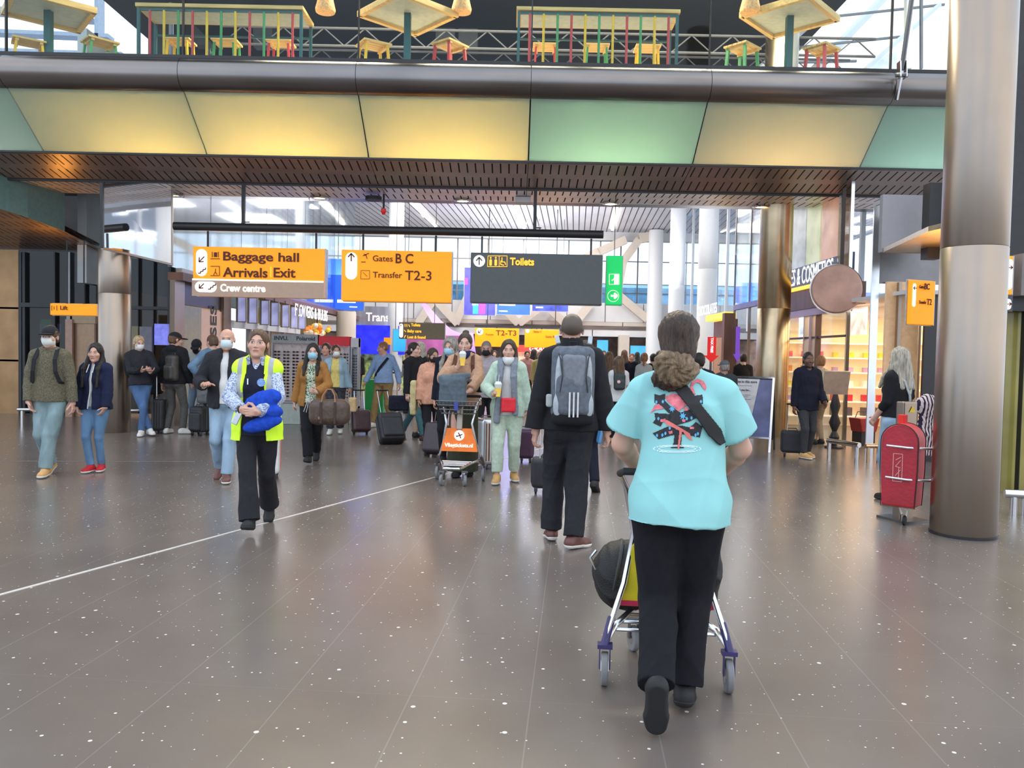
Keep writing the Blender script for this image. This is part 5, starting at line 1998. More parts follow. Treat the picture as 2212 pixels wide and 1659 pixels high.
BLU = pm('screen_blue', (0.02, 0.10, 0.85), emit=0.9, var=0.25, scale=0.8)
BLV = pm('screen_violet', (0.06, 0.06, 0.75), emit=0.9, var=0.4, scale=1.2)
MAG = pm('screen_magenta', (0.85, 0.05, 0.75), emit=0.8, var=0.3, scale=2)
TEA = pm('screen_teal', (0.03, 0.35, 0.45), emit=0.6, var=0.3, scale=2)
WHS = pm('screen_white', (0.85, 0.9, 1.0), emit=0.9, var=0.02)
for (x0, x1, y0, y1, m, lab, bands) in (
        (1004, 1071, 578, 679, BLV, 'tall blue violet screen with magenta and teal picture under the dark sign', ((0.48, 0.62, 0.68, 0.98, MAG), (0.28, 0.74, 0.46, 0.98, TEA), (0.26, 0.70, 0.46, 0.80, WHS), (0.0, 0.22, 0.10, 0.36, MAG))),
        (1075, 1146, 600, 678, BLU, 'plain blue screen with white caption under the dark sign', ((0.06, 0.68, 0.55, 0.76, WHS), (0.06, 0.9, 0.32, 0.93, WHS))),
        (1151, 1228, 610, 671, pm('screen_navy', (0.03, 0.05, 0.4), emit=0.7, var=0.6, scale=2), 'navy screen with pale stripe, rightmost of the far row', ((0.0, 0.62, 1.0, 0.74, WHS), (0.1, 0.85, 0.3, 0.90, WHS)))):
    flat_screen(x0, y0, x1, y1, 40.5, m, lab, bands)
o = flat_screen(720, 560, 786, 668, 30.5, BLU, 'blue hanging banner screen beside the left glass wall', ((0.15, 0.80, 0.75, 0.86, WHS), (0.55, 0.93, 0.8, 0.95, WHS)))
# leaning blue screen
o = flat_screen(850, 712, 876, 758, 31, pm('screen_sky', (0.03, 0.30, 0.85), emit=0.85, var=0.2, scale=1), 'blue leaning screen under the small dark sign', ())
# metallic transfer band
tb = empty('transfer_band', (P(812, 680, 34).x, 34, 0), 0, 'polished metal band with the word Transfer above the blue shop', 'sign')
a_, b_ = P(768, 704, 34), P(858, 663, 34)
z0, z1 = a_.z, b_.z
w2 = (b_.x - a_.x) / 2
MB().box((0, 0.1, (z0 + z1) / 2), (2 * w2, 0.2, z1 - z0)).obj('band', pm('band_metal', (0.80, 0.78, 0.78), rough=0.25, metal=0.9, var=0.25, scale=2, stretch=(2, 1, 0.1)), tb)
text_obj('lettering', 'Transfer', SIGNWHITE, tb, (-w2 + 0.45, -0.02, z0 + 0.22), 0.50, bold=0.006, xs=0.85)
bs_ = empty('blue_shop', (P(812, 760, 33).x, 33, 0), 0, 'shop with bright blue canopy and green bottle shelves in the far left', 'shop')
bs_['kind'] = 'structure'
MB().box((0, 0.3, 1.2), (2.2, 0.2, 2.4)).obj('bottle_wall', pm('bottle_wall', (0.30, 0.40, 0.12), rough=0.5, var=0.9, scale=6, emit=0.15), bs_)
MB().box((0, -0.1, (P(800, 765, 33).z + z0) / 2), (2.35, 0.3, z0 - P(800, 765, 33).z)).obj('canopy', pm('canopy_blue', (0.015, 0.02, 0.85), emit=0.8, var=0.55, scale=3), bs_)
o = MB().box((0.5, -0.28, P(880, 738, 33).z), (0.26, 0.04, 0.28)).obj('orange_tag', ORANGE, bs_)
o = MB().box((P(803, 860, 20).x, 20.5, 0.42), (0.45, 0.35, 0.84)).obj('green_bin', pm('bin_green', (0.02, 0.45, 0.10), rough=0.4))
tag(o, 'bright green display bin behind the man in blue', 'bin')
# purple ribbon sculpture banner
rb = MB()
pts = [((900, 640), (935, 700)), ((925, 660), (955, 725)), ((950, 690), (980, 742)), ((975, 712), (1000, 752)), ((1000, 722), (1025, 760)), ((1022, 718), (1028, 765))]
vs = []
for a, b in pts:
    vs += [P(a[0], a[1], 39), P(b[0], b[1], 38.5)]
vs += [v + Vector((0, 0.12, 0)) for v in vs]
m_ = len(pts)
fs = [(2 * i, 2 * i + 2, 2 * i + 3, 2 * i + 1) for i in range(m_ - 1)] + [(2 * i + 2 * m_, 2 * i + 1 + 2 * m_, 2 * i + 3 + 2 * m_, 2 * i + 2 + 2 * m_) for i in range(m_ - 1)]
rb.add(vs, fs)
tag(rb.obj('ribbon_banner', pm('ribbon_purple', (0.38, 0.22, 0.62), rough=0.4, var=0.35, scale=0.6, emit=0.2), smooth=True, fix=False), 'curved purple ribbon banner in front of the far gallery', 'banner')
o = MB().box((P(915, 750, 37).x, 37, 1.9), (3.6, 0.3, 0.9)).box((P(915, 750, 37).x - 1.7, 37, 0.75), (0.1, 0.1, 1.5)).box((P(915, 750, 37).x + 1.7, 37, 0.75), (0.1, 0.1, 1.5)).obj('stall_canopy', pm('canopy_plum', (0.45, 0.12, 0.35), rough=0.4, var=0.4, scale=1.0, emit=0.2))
tag(o, 'plum coloured stall canopy low behind the ribbon banner', 'canopy')
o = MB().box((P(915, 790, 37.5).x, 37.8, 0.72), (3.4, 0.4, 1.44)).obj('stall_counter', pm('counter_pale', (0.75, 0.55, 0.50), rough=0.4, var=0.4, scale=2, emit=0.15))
tag(o, 'pale lit stall counter under the plum canopy', 'counter')
# red canopy café at the far middle
gb = empty('red_kiosk', (P(1165, 760, 40).x, 40.5, 0), 0, 'red fronted takeaway kiosk behind the green blazer woman', 'kiosk')
MB().box((0, 0, 1.85), (3.6, 0.3, 0.35)).obj('red_band', pm('kiosk_red', (0.75, 0.04, 0.03), emit=0.5), gb)
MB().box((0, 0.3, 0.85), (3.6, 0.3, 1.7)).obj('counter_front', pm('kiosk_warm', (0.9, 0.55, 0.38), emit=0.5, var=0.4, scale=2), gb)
text_obj('lettering', 'GRAB & GO', WHS, gb, (-0.5, -0.17, 1.74), 0.34, bold=0.008)
# red and purple arrows
for (px, D, c, lab, t) in ((1537, 20.0, (0.75, 0.02, 0.02), 'red standing arrow sign with white letters right of the hair bun', 'TAX FREE'), (1593, 22.0, (0.22, 0.08, 0.65), 'purple standing arrow sign before the mirror glass', '')):
    g = P(px, 780, D)
    k = D / FP
    ar = empty('arrow_sign', (g.x, D, 0), 0, lab, 'sign')
    hz = hzx(px)
    zz = lambda y: 1.54 + (hz - y) * k
    w = (9 if px < 1560 else 4) * k
    w2_ = (16 if px < 1560 else 9) * k
    yt, ym, yb_ = (728, 768, 783) if px < 1560 else (706, 765, 782)
    MB().prism([(-w, zz(yt)), (-w, zz(ym)), (-w2_, zz(ym)), (0, zz(yb_)), (w2_, zz(ym)), (w, zz(ym)), (w, zz(yt))], (0, 0, 0), (1, 0, 0), (0, 0, 1), (0, 0.05, 0)).obj('arrow_board', pm('arrow_' + lab[:3], c, emit=0.35, var=0.05), ar)
    MB().box((0, 0.08, zz(yb_) / 2 + 0.3), (0.05, 0.04, zz(yb_) + 0.6)).obj('stand_pole', STEELD, ar)
    MB().box((0, 0.08, 0.015), (0.4, 0.3, 0.03)).obj('stand_foot', STEELD, ar)
    MB().box((0, -0.05, 0.95), (24 * k, 0.04, 0.42)).obj('lower_board', pm('lower_' + lab[:3], c if px < 1560 else (0.02, 0.02, 0.06), emit=0.2, var=0.1), ar)
    if t:
        text_obj('lettering', t, WHS, ar, (-0.03, -0.01, zz(yt) - 0.02), 0.085, x=(0, 0, -1), y=(1, 0, 0), bold=0.002)

# red fire lamp and bits under the soffit
g = P(829, 430, 15.9)
t = empty('alarm_lamp', (g.x, 15.9, 4.61), 0, 'red alarm lamp on a short stem under the footbridge', 'lamp')
MB().cyl((0, 0, 0), (0, 0, -0.30), 0.02, n=8).obj('stem', BLACK, t)
MB().lathe([(0.05, 0), (0.055, -0.06), (0.03, -0.11), (0.0, -0.12)], c=(0, 0, -0.28), n=16).obj('red_dome', pm('alarm_red', (0.6, 0.01, 0.02), rough=0.25, emit=0.2), t, smooth=True)
MB().cyl((-0.2, 0.0, -0.05), (-0.2, 0.0, -0.12), 0.16, n=20).obj('junction_box', BLACK, t)
g = P(1135, 434, 15.9)
t = tag(MB().box((0, 0, 0), (0.30, 0.22, 0.11)).obj('sensor_box', WHITEP, loc=(g.x - 0.04, 15.9, 4.545), bevel=0.01), 'small white box fixed under the footbridge near the centre rod', 'sensor')

# tension rod at the right of the bridge
a, b, c_ = P(1978, -60, 12.2), P(1948, 150, 12.62), P(1936, 216, 12.74)
t = empty('tension_rod', tuple(b), 0, 'steel tension rod with clevis running up from the footbridge', 'rod')
MB().tube([b - b, a - b], 0.035, 12).obj('rod', STEELD, t, smooth=True)
for sx in (-0.045, 0.045):
    MB().bar(Vector((sx, 0, 0.12)), Vector((sx, -0.02, -0.14)), 0.022, 0.13).obj('clevis_plate', CHROME, t, bevel=0.008)
MB().bar((0, 0, -0.02), c_ - b, 0.03, 0.07).obj('anchor_plate', CHROME, t)
MB().cyl((-0.09, 0, -0.09), (0.09, 0, -0.09), 0.03, n=12).obj('pin', STEELD, t)

# round sign hung from the bridge
g = P(1806, 625, 14.6)
t = empty('round_sign', (g.x, 14.6, g.z), math.radians(-14), 'round pinkish brown sign disc on a thick dark post, right', 'sign')
R_ = Matrix.Rotation(PI / 2, 3, 'X')
MB().lathe([(0.0, -0.10), (0.41, -0.10), (0.435, -0.06), (0.435, 0.06), (0.41, 0.10), (0, 0.10)], n=48, axis=R_).obj('disc', pm('disc_pink', (0.55, 0.33, 0.26), rough=0.6, var=0.25, scale=2.5), t, smooth=True)
MB().lathe([(0.437, -0.05), (0.45, -0.05), (0.45, 0.05), (0.437, 0.05)], n=48, axis=R_).obj('rim', CHROME, t, smooth=True)
zt_ = 4.62 - g.z
MB().box((0.08, 0.0, (0.40 + zt_) / 2), (0.06, 0.08, zt_ - 0.40)).obj('post', pm('post_brown', (0.05, 0.035, 0.03), rough=0.5), t)

# ------------------------------------------------------------------ café on the bridge
WOOD = pm('pale_timber', (0.78, 0.50, 0.16), rough=0.5, var=0.18, scale=6, stretch=(0.3, 3, 3))
PLAST = pm('table_underside', (0.55, 0.58, 0.50), rough=0.5)
GREENL = pm('dark_green_paint', (0.03, 0.12, 0.11), rough=0.4)
CC = dict(red=pm('red_paint', (0.62, 0.05, 0.05), rough=0.4), yellow=pm('yellow_paint', (0.90, 0.55, 0.02), rough=0.4), green=pm('green_paint', (0.07, 0.35, 0.10), rough=0.4))
YB = 13.35


def bar_table(px0, px1, pyt, label, n=11, shift=0):
    a, b = P(px0, pyt, YB), P(px1, pyt + 6, YB)
    w = b.x - a.x
    zt_ = (a.z + b.z) / 2
    t = empty('bar_table', ((a.x + b.x) / 2, YB, ZF), 0, label, 'table', 'slatted bar tables on the footbridge')
    H = zt_ - ZF
    MB().box((0, 0.35, H), (w, 0.72, 0.06)).obj('tabletop', WOOD, t, bevel=0.006)
    MB().box((0, 0.35, H - 0.04), (w - 0.16, 0.56, 0.02)).obj('top_underside', PLAST, t)
    MB().box((0, 0.04, H - 0.06), (w - 0.05, 0.03, 0.04)).obj('top_rail', GREENL, t)
    MB().box((0, 0.66, H - 0.24), (w - 0.05, 0.03, 0.03)).obj('rear_rail', GREENL, t)
    for sx in (-1, 1):
        for y in (0.04, 0.66):
            MB().box((sx * (w / 2 - 0.04), y, H / 2 - 0.02), (0.045, 0.045, H - 0.06)).obj('leg', GREENL, t)
    cols = ['red', 'yellow', 'green', 'red', 'yellow', 'green', 'yellow', 'red', 'green', 'yellow', 'red']
    for i in range(n):
        x = -w / 2 + 0.22 + (w - 0.40) * i / (n - 1)
        MB().cyl((x, 0.04, 0.0), (x, 0.04, H - 0.07), 0.021, n=10).obj('slat', CC[cols[(i + shift) % 11]], t, smooth=True)
    return t


def stool(px, py, D, legc, label, rz=0.5, w=0.44):
    p = P(px, py, D)
    t = empty('stool', (p.x, D, ZF), rz, label, 'stool')
    H = p.z - ZF
    for i in range(5):
        MB().box((0, -w / 2 + w * (i + 0.5) / 5, H), (w * 1.12, w / 5 - 0.012, 0.03)).obj('seat_board', WOOD, t)
    MB().box((-w * 0.4, 0, H - 0.035), (0.05, w * 0.9, 0.04)).obj('seat_batten', WOOD, t)
    MB().box((w * 0.4, 0, H - 0.035), (0.05, w * 0.9, 0.04)).obj('seat_batten', WOOD, t)
    for sx in (-1, 1):
        for sy in (-1, 1):
            MB().bar((sx * w * 0.42, sy * w * 0.36, H - 0.02), (sx * w * 0.55, sy * w * 0.46, 0.0), 0.05, 0.035, up=(1, 0, 0)).obj('leg', CC[legc], t)
    return t


bar_table(292, 655, 10, 'long slatted bar table behind the left half of the bridge glass')
bar_table(1116, 1470, 18, 'long slatted bar table behind the right half of the bridge glass')


def square_table(px, pyt, D, w, rz, label):
    p = P(px, pyt, D)
    t = empty('pedestal_table', (p.x, D, ZF), rz, label, 'table', 'square pedestal tables on the footbridge')
    H = p.z - ZF
    for i, (x, y, sx, sy) in enumerate(((0, -w / 2, w, 0.08), (0, w / 2, w, 0.08), (-w / 2, 0, 0.08, w), (w / 2, 0, 0.08, w))):
        MB().box((x, y, H - 0.02), (sx + (0.08 if sx > sy else 0), sy, 0.10)).obj('top_frame', WOOD, t, bevel=0.005)
    MB().box((0, 0, H), (w, w, 0.03)).obj('tabletop', PLAST, t)
    MB().box((0, 0, H / 2), (0.11, 0.11, H - 0.02), Matrix.Rotation(-rz, 3, 'Z')).obj('pedestal', GREENL, t)
    MB().box((0, 0, 0.012), (0.5, 0.5, 0.02)).obj('foot_plate', GREENL, t)
    return t


square_table(881, 28, 13.95, 1.15, math.radians(43), 'square wooden table on one dark post, centre of the bridge')
square_table(1706, 34, 13.95, 1.15, math.radians(47), 'square wooden table on one post, right part of the bridge')
square_table(105, 22, 13.95, 1.15, math.radians(40), 'square wooden table on one post, far left of the bridge')
for (px, py, c, lab, rz) in ((807, 98, 'yellow', 'yellow legged slatted stool left of the centre table', 0.55), (972, 98, 'red', 'red legged slatted stool right of the centre table', 0.9),
                             (1604, 104, 'green', 'green legged slatted stool left of the right table', 0.75), (1775, 106, 'red', 'red legged slatted stool right of the right table', 0.7),
                             (62, 92, 'yellow', 'yellow legged slatted stool under the far left table', 0.6), (216, 92, 'green', 'slatted stool right of the far left table', 0.8)):
    stool(px, py, 13.9, c, lab, rz)
for (px, py, c, lab) in ((390, 90, 'yellow', 'yellow legged stool behind the left bar table slats, first'), (490, 92, 'green', 'green legged stool behind the left bar table slats, middle'), (607, 94, 'red', 'red legged stool behind the left bar table slats, last'),
                         (1178, 102, 'red', 'red legged stool behind the right bar table slats, first'), (1288, 103, 'green', 'green legged stool behind the right bar table slats, middle'), (1398, 105, 'yellow', 'yellow legged stool behind the right bar table slats, last')):
    stool(px, py, 14.75, c, lab, 0.0, 0.40)
for i, (px, D) in enumerate(((703, 13.9), (997, 13.9), (1620, 13.7))):
    p = P(px, 28, D)
    t = empty('pendant_lamp', (p.x, D, p.z), 0, ['woven pendant lamp right of the left bar table', 'woven pendant lamp at the corner of the centre table', 'woven pendant lamp above the right square table'][i], 'lamp', 'pendant lamps on the bridge')
    MB().lathe([(0.05, -0.0), (0.16, 0.01), (0.17, 0.06), (0.10, 0.34), (0.05, 0.36)], n=24).obj('shade', pm('wicker', (0.70, 0.38, 0.14), rough=0.6, var=0.3, scale=30, emit=0.2), t, smooth=True)
    MB().cyl((0, 0, 0.34), (0, 0, 9.6 - p.z), 0.006, n=6).obj('cord', BLACK, t)
# black ceiling trusses over the café
for j, (y, z) in enumerate(((16.6, 8.05), (18.6, 8.35), (20.2, 8.5))):
    t = empty('lighting_truss', (0.6 + j * 0.3, y, z), 0, ['nearest black lattice truss over the bridge café', 'middle black lattice truss over the bridge café', 'rearmost black lattice truss over the bridge café'][j], 'truss', 'lattice trusses over the bridge')
    L_ = 6.6
    TG = pm('truss_grey', (0.09, 0.09, 0.10), rough=0.4)
    mb = MB()
    for zz_ in (0, -0.35):
        mb.cyl((-L_, 0, zz_), (L_, 0, zz_), 0.028, n=8)
    mb.obj('chord', TG, t)
    mb = MB()
    n_ = 32
    for i in range(n_):
        x0, x1 = -L_ + 2 * L_ * i / n_, -L_ + 2 * L_ * (i + 1) / n_
        mb.cyl((x0, 0, 0 if i % 2 else -0.35), (x1, 0, -0.35 if i % 2 else 0), 0.014, n=6)
    mb.obj('lattice', TG, t)
for j, (px, py) in enumerate(((560, 70), (960, 60), (1010, 55))):
    p = P(px, py, 19.0)
    t = tag(MB().box((0, 0, 0), (0.45, 0.3, 0.5)).obj('ceiling_duct', pm('duct_grey', (0.06, 0.06, 0.065), rough=0.5), loc=(p.x, 19.4, 8.9)), 'dark grey duct box hanging over the café', 'duct', 'duct boxes over the café')
# slanted glass roof members at the far right and left of the upper storey
rf = empty('glass_roof', (9, 22, 9), 0, 'sloping white steel roof beams against the sky, upper right', 'roof')
rf['kind'] = 'structure'
o9 = Vector((9, 22, 9))
for (pa, pb, w, D0, D1) in (((1760, 150), (2040, -140), 0.16, 20, 24), ((1640, 148), (1880, -60), 0.10, 19, 22), ((1760, 40), (2040, 10), 0.05, 20, 20), ((1650, 110), (1960, 78), 0.05, 20, 20),
                            ((1680, 136), (1850, 132), 0.05, 20, 20), ((1870, 149), (2030, 10), 0.08, 18, 20), ((1962, 149), (1962, -40), 0.12, 17, 17), ((1990, 149), (1990, -40), 0.05, 17, 17)):
    MB().bar(P(*pa, D0) - o9, P(*pb, D1) - o9, w, w).obj('roof_beam', WHITECOL if w > 0.06 else STEELD, rf)
lf = empty('glass_roof', (-9, 22, 9), 0, 'pale steel beams and sills against the sky, upper left', 'roof')
lf['kind'] = 'structure'
o8 = Vector((-9, 22, 9))
for (pa, pb, w) in (((-40, 22), (200, 42), 0.5), ((-40, 70), (240, 82), 0.35), ((-40, 112), (270, 122), 0.4), ((215, -20), (215, 130), 0.35), ((105, 0), (110, 130), 0.12)):
    MB().bar(P(*pa, 22) - o8, P(*pb, 22) - o8, w, 0.1).obj('roof_beam', pm('pale_blue_steel', (0.42, 0.48, 0.60), rough=0.5), lf)
MB().box((P(235, 60, 17).x, 20.0, 8.0), (0.8, 0.6, 3.8)).obj('trim_dark_pier', BLACK)['kind'] = 'structure'
# ------------------------------------------------------------------ luggage, carts and floor things
LUG = pm('luggage_black', (0.022, 0.022, 0.026), rough=0.55, var=0.2, bump=0.2, bscale=150)
LUGG = pm('luggage_grey', (0.10, 0.105, 0.115), rough=0.5, var=0.15, bump=0.1)
LUGS = pm('luggage_silver', (0.62, 0.64, 0.66), rough=0.3, metal=0.9, var=0.05)
TRIMB = pm('luggage_trim', (0.06, 0.06, 0.065), rough=0.4)
GREYRUB = pm('wheel_grey', (0.22, 0.22, 0.23), rough=0.6)


def suitcase(label, loc, yaw, w, h, d, mat, tilt=0.0, handle=0.45, ribs=0, wheels=4, pocket=False, trim=TRIMB, group=None):
    """case standing on its wheels at loc; tilt leans it back (+Y local) about the wheels"""
    t = empty('suitcase', loc, yaw, label, 'suitcase', group)
    R = Matrix.Rotation(-tilt, 3, 'X')
    wr = 0.03
    Q = lambda x, y, z: R @ Vector((x, y, z))
    S = SDF().box((0, 0, wr * 2 + h / 2), (w / 2, d / 2, h / 2), None, 0.05, 0)
    if pocket:
        S.box((0, -d / 2 - 0.01, wr * 2 + h * 0.42), (w * 0.42, 0.035, h * 0.34), None, 0.03, 0.012)
    V, F = S.mesh(0.012 if h > 0.4 else 0.01)
    V = V @ np.array(R.transposed(), dtype=np.float32)
    sh = np_obj('shell', V, F, mat, t)
    for i in range(ribs):
        x = -w / 2 + w * (i + 1) / (ribs + 1)
        MB().bar(Q(x, -d / 2 - 0.004, wr * 2 + 0.06), Q(x, -d / 2 - 0.004, wr * 2 + h - 0.06), 0.012, 0.012, up=(0, 1, 0)).obj('rib', trim, t)
    MB().tube([Q(-w / 2 - 0.002, 0, wr * 2 + 0.05), Q(-w / 2 - 0.002, 0, wr * 2 + h - 0.05), Q(-w / 2 + 0.05, 0, wr * 2 + h), Q(w / 2 - 0.05, 0, wr * 2 + h), Q(w / 2 + 0.002, 0, wr * 2 + h - 0.05), Q(w / 2 + 0.002, 0, wr * 2 + 0.05)], 0.007, 6).obj('zip_line', trim, t)
    ys = (-d / 2 + 0.04, d / 2 - 0.04) if wheels == 4 else (d / 2 - 0.03,)
    for sx in (-1, 1):
        for y in ys:
            c = Q(sx * (w / 2 - 0.05), y, wr)
            MB().cyl(c - Vector((0.012, 0, 0)), c + Vector((0.012, 0, 0)), wr, n=14).obj('wheel', RUB, t, smooth=True)
            MB().bar(c, c + R @ Vector((0, 0, wr + 0.02)), 0.04, 0.03, up=(0, 1, 0)).obj('wheel_fork', TRIMB, t)
    if handle:
        top = wr * 2 + h + handle
        for sx in (-1, 1):
            MB().cyl(Q(sx * 0.09, d / 2 - 0.05, wr * 2 + h - 0.02), Q(sx * 0.09, d / 2 - 0.05, top), 0.008, n=8).obj('handle_tube', CHROME, t, smooth=True)
        MB().bar(Q(-0.11, d / 2 - 0.05, top), Q(0.11, d / 2 - 0.05, top), 0.028, 0.028).obj('handle_grip', RUB, t, bevel=0.006)
    MB().tube([Q(-0.08, 0, wr * 2 + h), Q(-0.06, 0, wr * 2 + h + 0.03), Q(0.06, 0, wr * 2 + h + 0.03), Q(0.08, 0, wr * 2 + h)], 0.009, 6).obj('carry_strap', TRIMB, t, smooth=True)
    return t


def caster(t, x, y, r, rot=0.0, mat=GREYRUB, fork=None):
    c = Vector((x, y, r))
    e = Vector((math.cos(rot), math.sin(rot), 0))
    w_ = MB().tube([c - e * 0.016, c + e * 0.016], r, 24).obj('wheel', mat, t, smooth=True, bevel=0.006)
    MB().tube([c - e * 0.018, c + e * 0.018], r * 0.45, 12).obj('hub', CHROME, w_)
    for s_ in (-1, 1):
        MB().bar(c + e * s_ * 0.024, c + e * s_ * 0.024 + Vector((0, 0.0, r + 0.03)), 0.03, 0.005, up=e).obj('fork', fork or STEELD, w_)
    MB().box(c + Vector((0, 0, r + 0.03)), (0.07, 0.05, 0.02), Matrix.Rotation(rot, 3, 'Z')).obj('fork_crown', fork or STEELD, w_)


def luggage_cart(label, loc, yaw, panel_mat, wr=0.085, text=False, basket=True, bracket=None):
    t = empty('luggage_cart', loc, yaw, label, 'luggage cart')
    for sx in (-1, 1):
        caster(t, sx * 0.285, 0.35, wr, 0, fork=bracket)
        caster(t, sx * 0.13, -0.12, wr * 0.85, 0.3 * sx)
        MB().tube([(sx * 0.285, 0.35, 0.20), (sx * 0.24, 0.28, 0.26), (sx * 0.16, 0.0, 0.24), (sx * 0.11, -0.20, 0.22), (sx * 0.09, -0.26, 0.22)], 0.016, 10).obj('base_rail', CHROME, t, smooth=True)
        MB().tube([(sx * 0.275, 0.34, 0.24), (sx * 0.20, 0.26, 0.46), (sx * 0.155, 0.21, 0.70), (sx * 0.20, 0.26, 0.92), (sx * 0.235, 0.36, 1.0)], 0.015, 10).obj('upright', CHROME, t, smooth=True)
        MB().bar((sx * 0.292, 0.355, 0.175), (sx * 0.255, 0.30, 0.31), 0.035, 0.05, up=(0, 1, 0)).obj('wheel_bracket', bracket or STEELD, t, bevel=0.008)
    MB().tube([(-0.09, -0.26, 0.22), (0, -0.30, 0.225), (0.09, -0.26, 0.22)], 0.016, 10).obj('nose_rail', CHROME, t, smooth=True)
    for y, w_ in ((-0.1, 0.13), (0.02, 0.165), (0.14, 0.20), (0.26, 0.235)):
        MB().cyl((-w_, y, 0.235), (w_, y, 0.235), 0.009, n=8).obj('tray_bar', CHROME, t, smooth=True)
    MB().prism([(-0.225, 0.36), (0.225, 0.36), (0.165, 0.64), (-0.165, 0.64)], (0, 0.235, 0), (1, 0, 0), (0, 0, 1), (0, 0.012, 0)).obj('advert_panel', panel_mat[0], t)
    if panel_mat[1] is not None:
        MB().prism([(-0.226, 0.35), (0.226, 0.35), (0.222, 0.375), (-0.222, 0.375)], (0, 0.249, 0), (1, 0, 0), (0, 0, 1), (0, 0.006, 0)).obj('panel_edge', panel_mat[1], t)
    if text:
        MB().lathe([(0.0, 0), (0.062, 0), (0.062, 0.004), (0, 0.004)], c=(0, 0.230, 0.555), n=28, axis=Matrix.Rotation(PI / 2, 3, 'X')).obj('logo_disc', SIGNWHITE, t)
        pl = MB()
        pl.bar((-0.035, 0.222, 0.54), (0.04, 0.222, 0.57), 0.012, 0.004, up=(0, 1, 0))
        pl.bar((-0.012, 0.222, 0.59), (0.008, 0.222, 0.556), 0.012, 0.004, up=(0, 1, 0))
        pl.bar((0.02, 0.222, 0.52), (0.008, 0.222, 0.556), 0.012, 0.004, up=(0, 1, 0))
        pl.bar((-0.036, 0.222, 0.556), (-0.026, 0.222, 0.54), 0.008, 0.004, up=(0, 1, 0))
        pl.obj('plane_logo', SIGNTXT, t)
        text_obj('lettering', 'Vliegtickets.nl', SIGNWHITE, t, (-0.175, 0.228, 0.415), 0.062, bold=0.0012)
    MB().bar((0, 0.24, 0.62), (0, 0.28, 0.90), 0.07, 0.05, up=(0, 1, 0)).obj('centre_post', STEEL, t, bevel=0.01)
    if basket:
        b = MB()
        for z, wx, y0 in ((0.98, 0.24, -0.02), (0.93, 0.23, 0.0), (0.88, 0.21, 0.02), (0.83, 0.19, 0.05)):
            b.tube([(-wx, 0.30, z), (-wx, y0, z), (wx, y0, z), (wx, 0.30, z)], 0.006, 6)
        for i in range(11):
            x = -0.23 + 0.046 * i
            b.tube([(x, -0.02, 0.98), (x * 0.8, 0.05, 0.82), (x * 0.8, 0.28, 0.82)], 0.004, 5)
        b.obj('basket', STEELD, t)
        MB().box((0, -0.028, 0.92), (0.05, 0.012, 0.10)).obj('coin_lock', pm('lock_blue', (0.05, 0.07, 0.35), rough=0.4), t, bevel=0.006)
    MB().tube([(-0.235, 0.36, 1.0), (-0.22, 0.43, 1.02), (0.22, 0.43, 1.02), (0.235, 0.36, 1.0)], 0.017, 10).obj('handle', RUB, t, smooth=True)
    return t


def softbag(name, label, loc, yaw, fn, mat, h=0.010, fold=0.006, cat='bag', seed=4, scale=1.0, freq=22):
    t = empty(name, loc, yaw, label, cat)
    S = SDF()
    fn(S)
    sdf_obj('body', S, h, mat, t, scale, fold=fold, seed=seed, freq=freq, vert=1.0)
    return t


def backpack_on(r, s, loc, yaw, label, mat, dims=(0.16, 0.09, 0.27), dz=0.30, jt=0.03, extras=None, straps=True, smat=None, off=0.0):
    """backpack resting on a figure's back; its own thing"""
    t = empty('backpack', loc, yaw, label, 'backpack')
    o = r.pel + r.u * dz + r.Rs @ Vector((0, 0.10 + jt + dims[1] * 0.9 + off, 0))
    S = SDF()
    S.box(o, dims, r.Rs, 0.06, 0)
    S.box(o + r.Rs @ Vector((0, dims[1], -dims[2] * 0.30)), (dims[0] * 0.82, 0.045, dims[2] * 0.55), r.Rs, 0.04, 0.02)
    sdf_obj('pack_body', S, 0.010, mat, t, s, fold=0.004, seed=8)
    MB().tube([(o + r.Rs @ Vector((x, -dims[1] * 0.6, dims[2] + z))) * s for x, z in ((-0.03, -0.02), (-0.025, 0.03), (0.025, 0.03), (0.03, -0.02))], 0.009 * s, 6).obj('grab_loop', smat or mat, t, smooth=True)
    if straps:
        for k in 'RL':
            sg = -1 if k == 'R' else 1
            pts = [r.pel + r.u * z + r.Rs @ Vector((sg * x, y, 0)) for x, y, z in
                   ((0.085, 0.10 + jt, 0.50), (0.095, 0.03, 0.565 + jt * 0.4), (0.105, -0.06, 0.545 + jt * 0.5), (0.115, -0.125 - jt, 0.44), (0.125, -0.135 - jt, 0.30), (0.155, -0.08 - jt, 0.18), (0.17 + jt * 0.5, 0.02, 0.13))]
            b = MB()
            for p, q in zip(pts[:-1], pts[1:]):
                b.bar(p * s, q * s, 0.045 * s, 0.014 * s, up=r.Rs.col[1])
            b.obj('shoulder_strap', smat or mat, t, bevel=0.004)
    if extras:
        extras(t, o, s)
    return t


# sunglasses racks ---------------------------------------------------------
RKD = 17.4
rk = RKD / FP


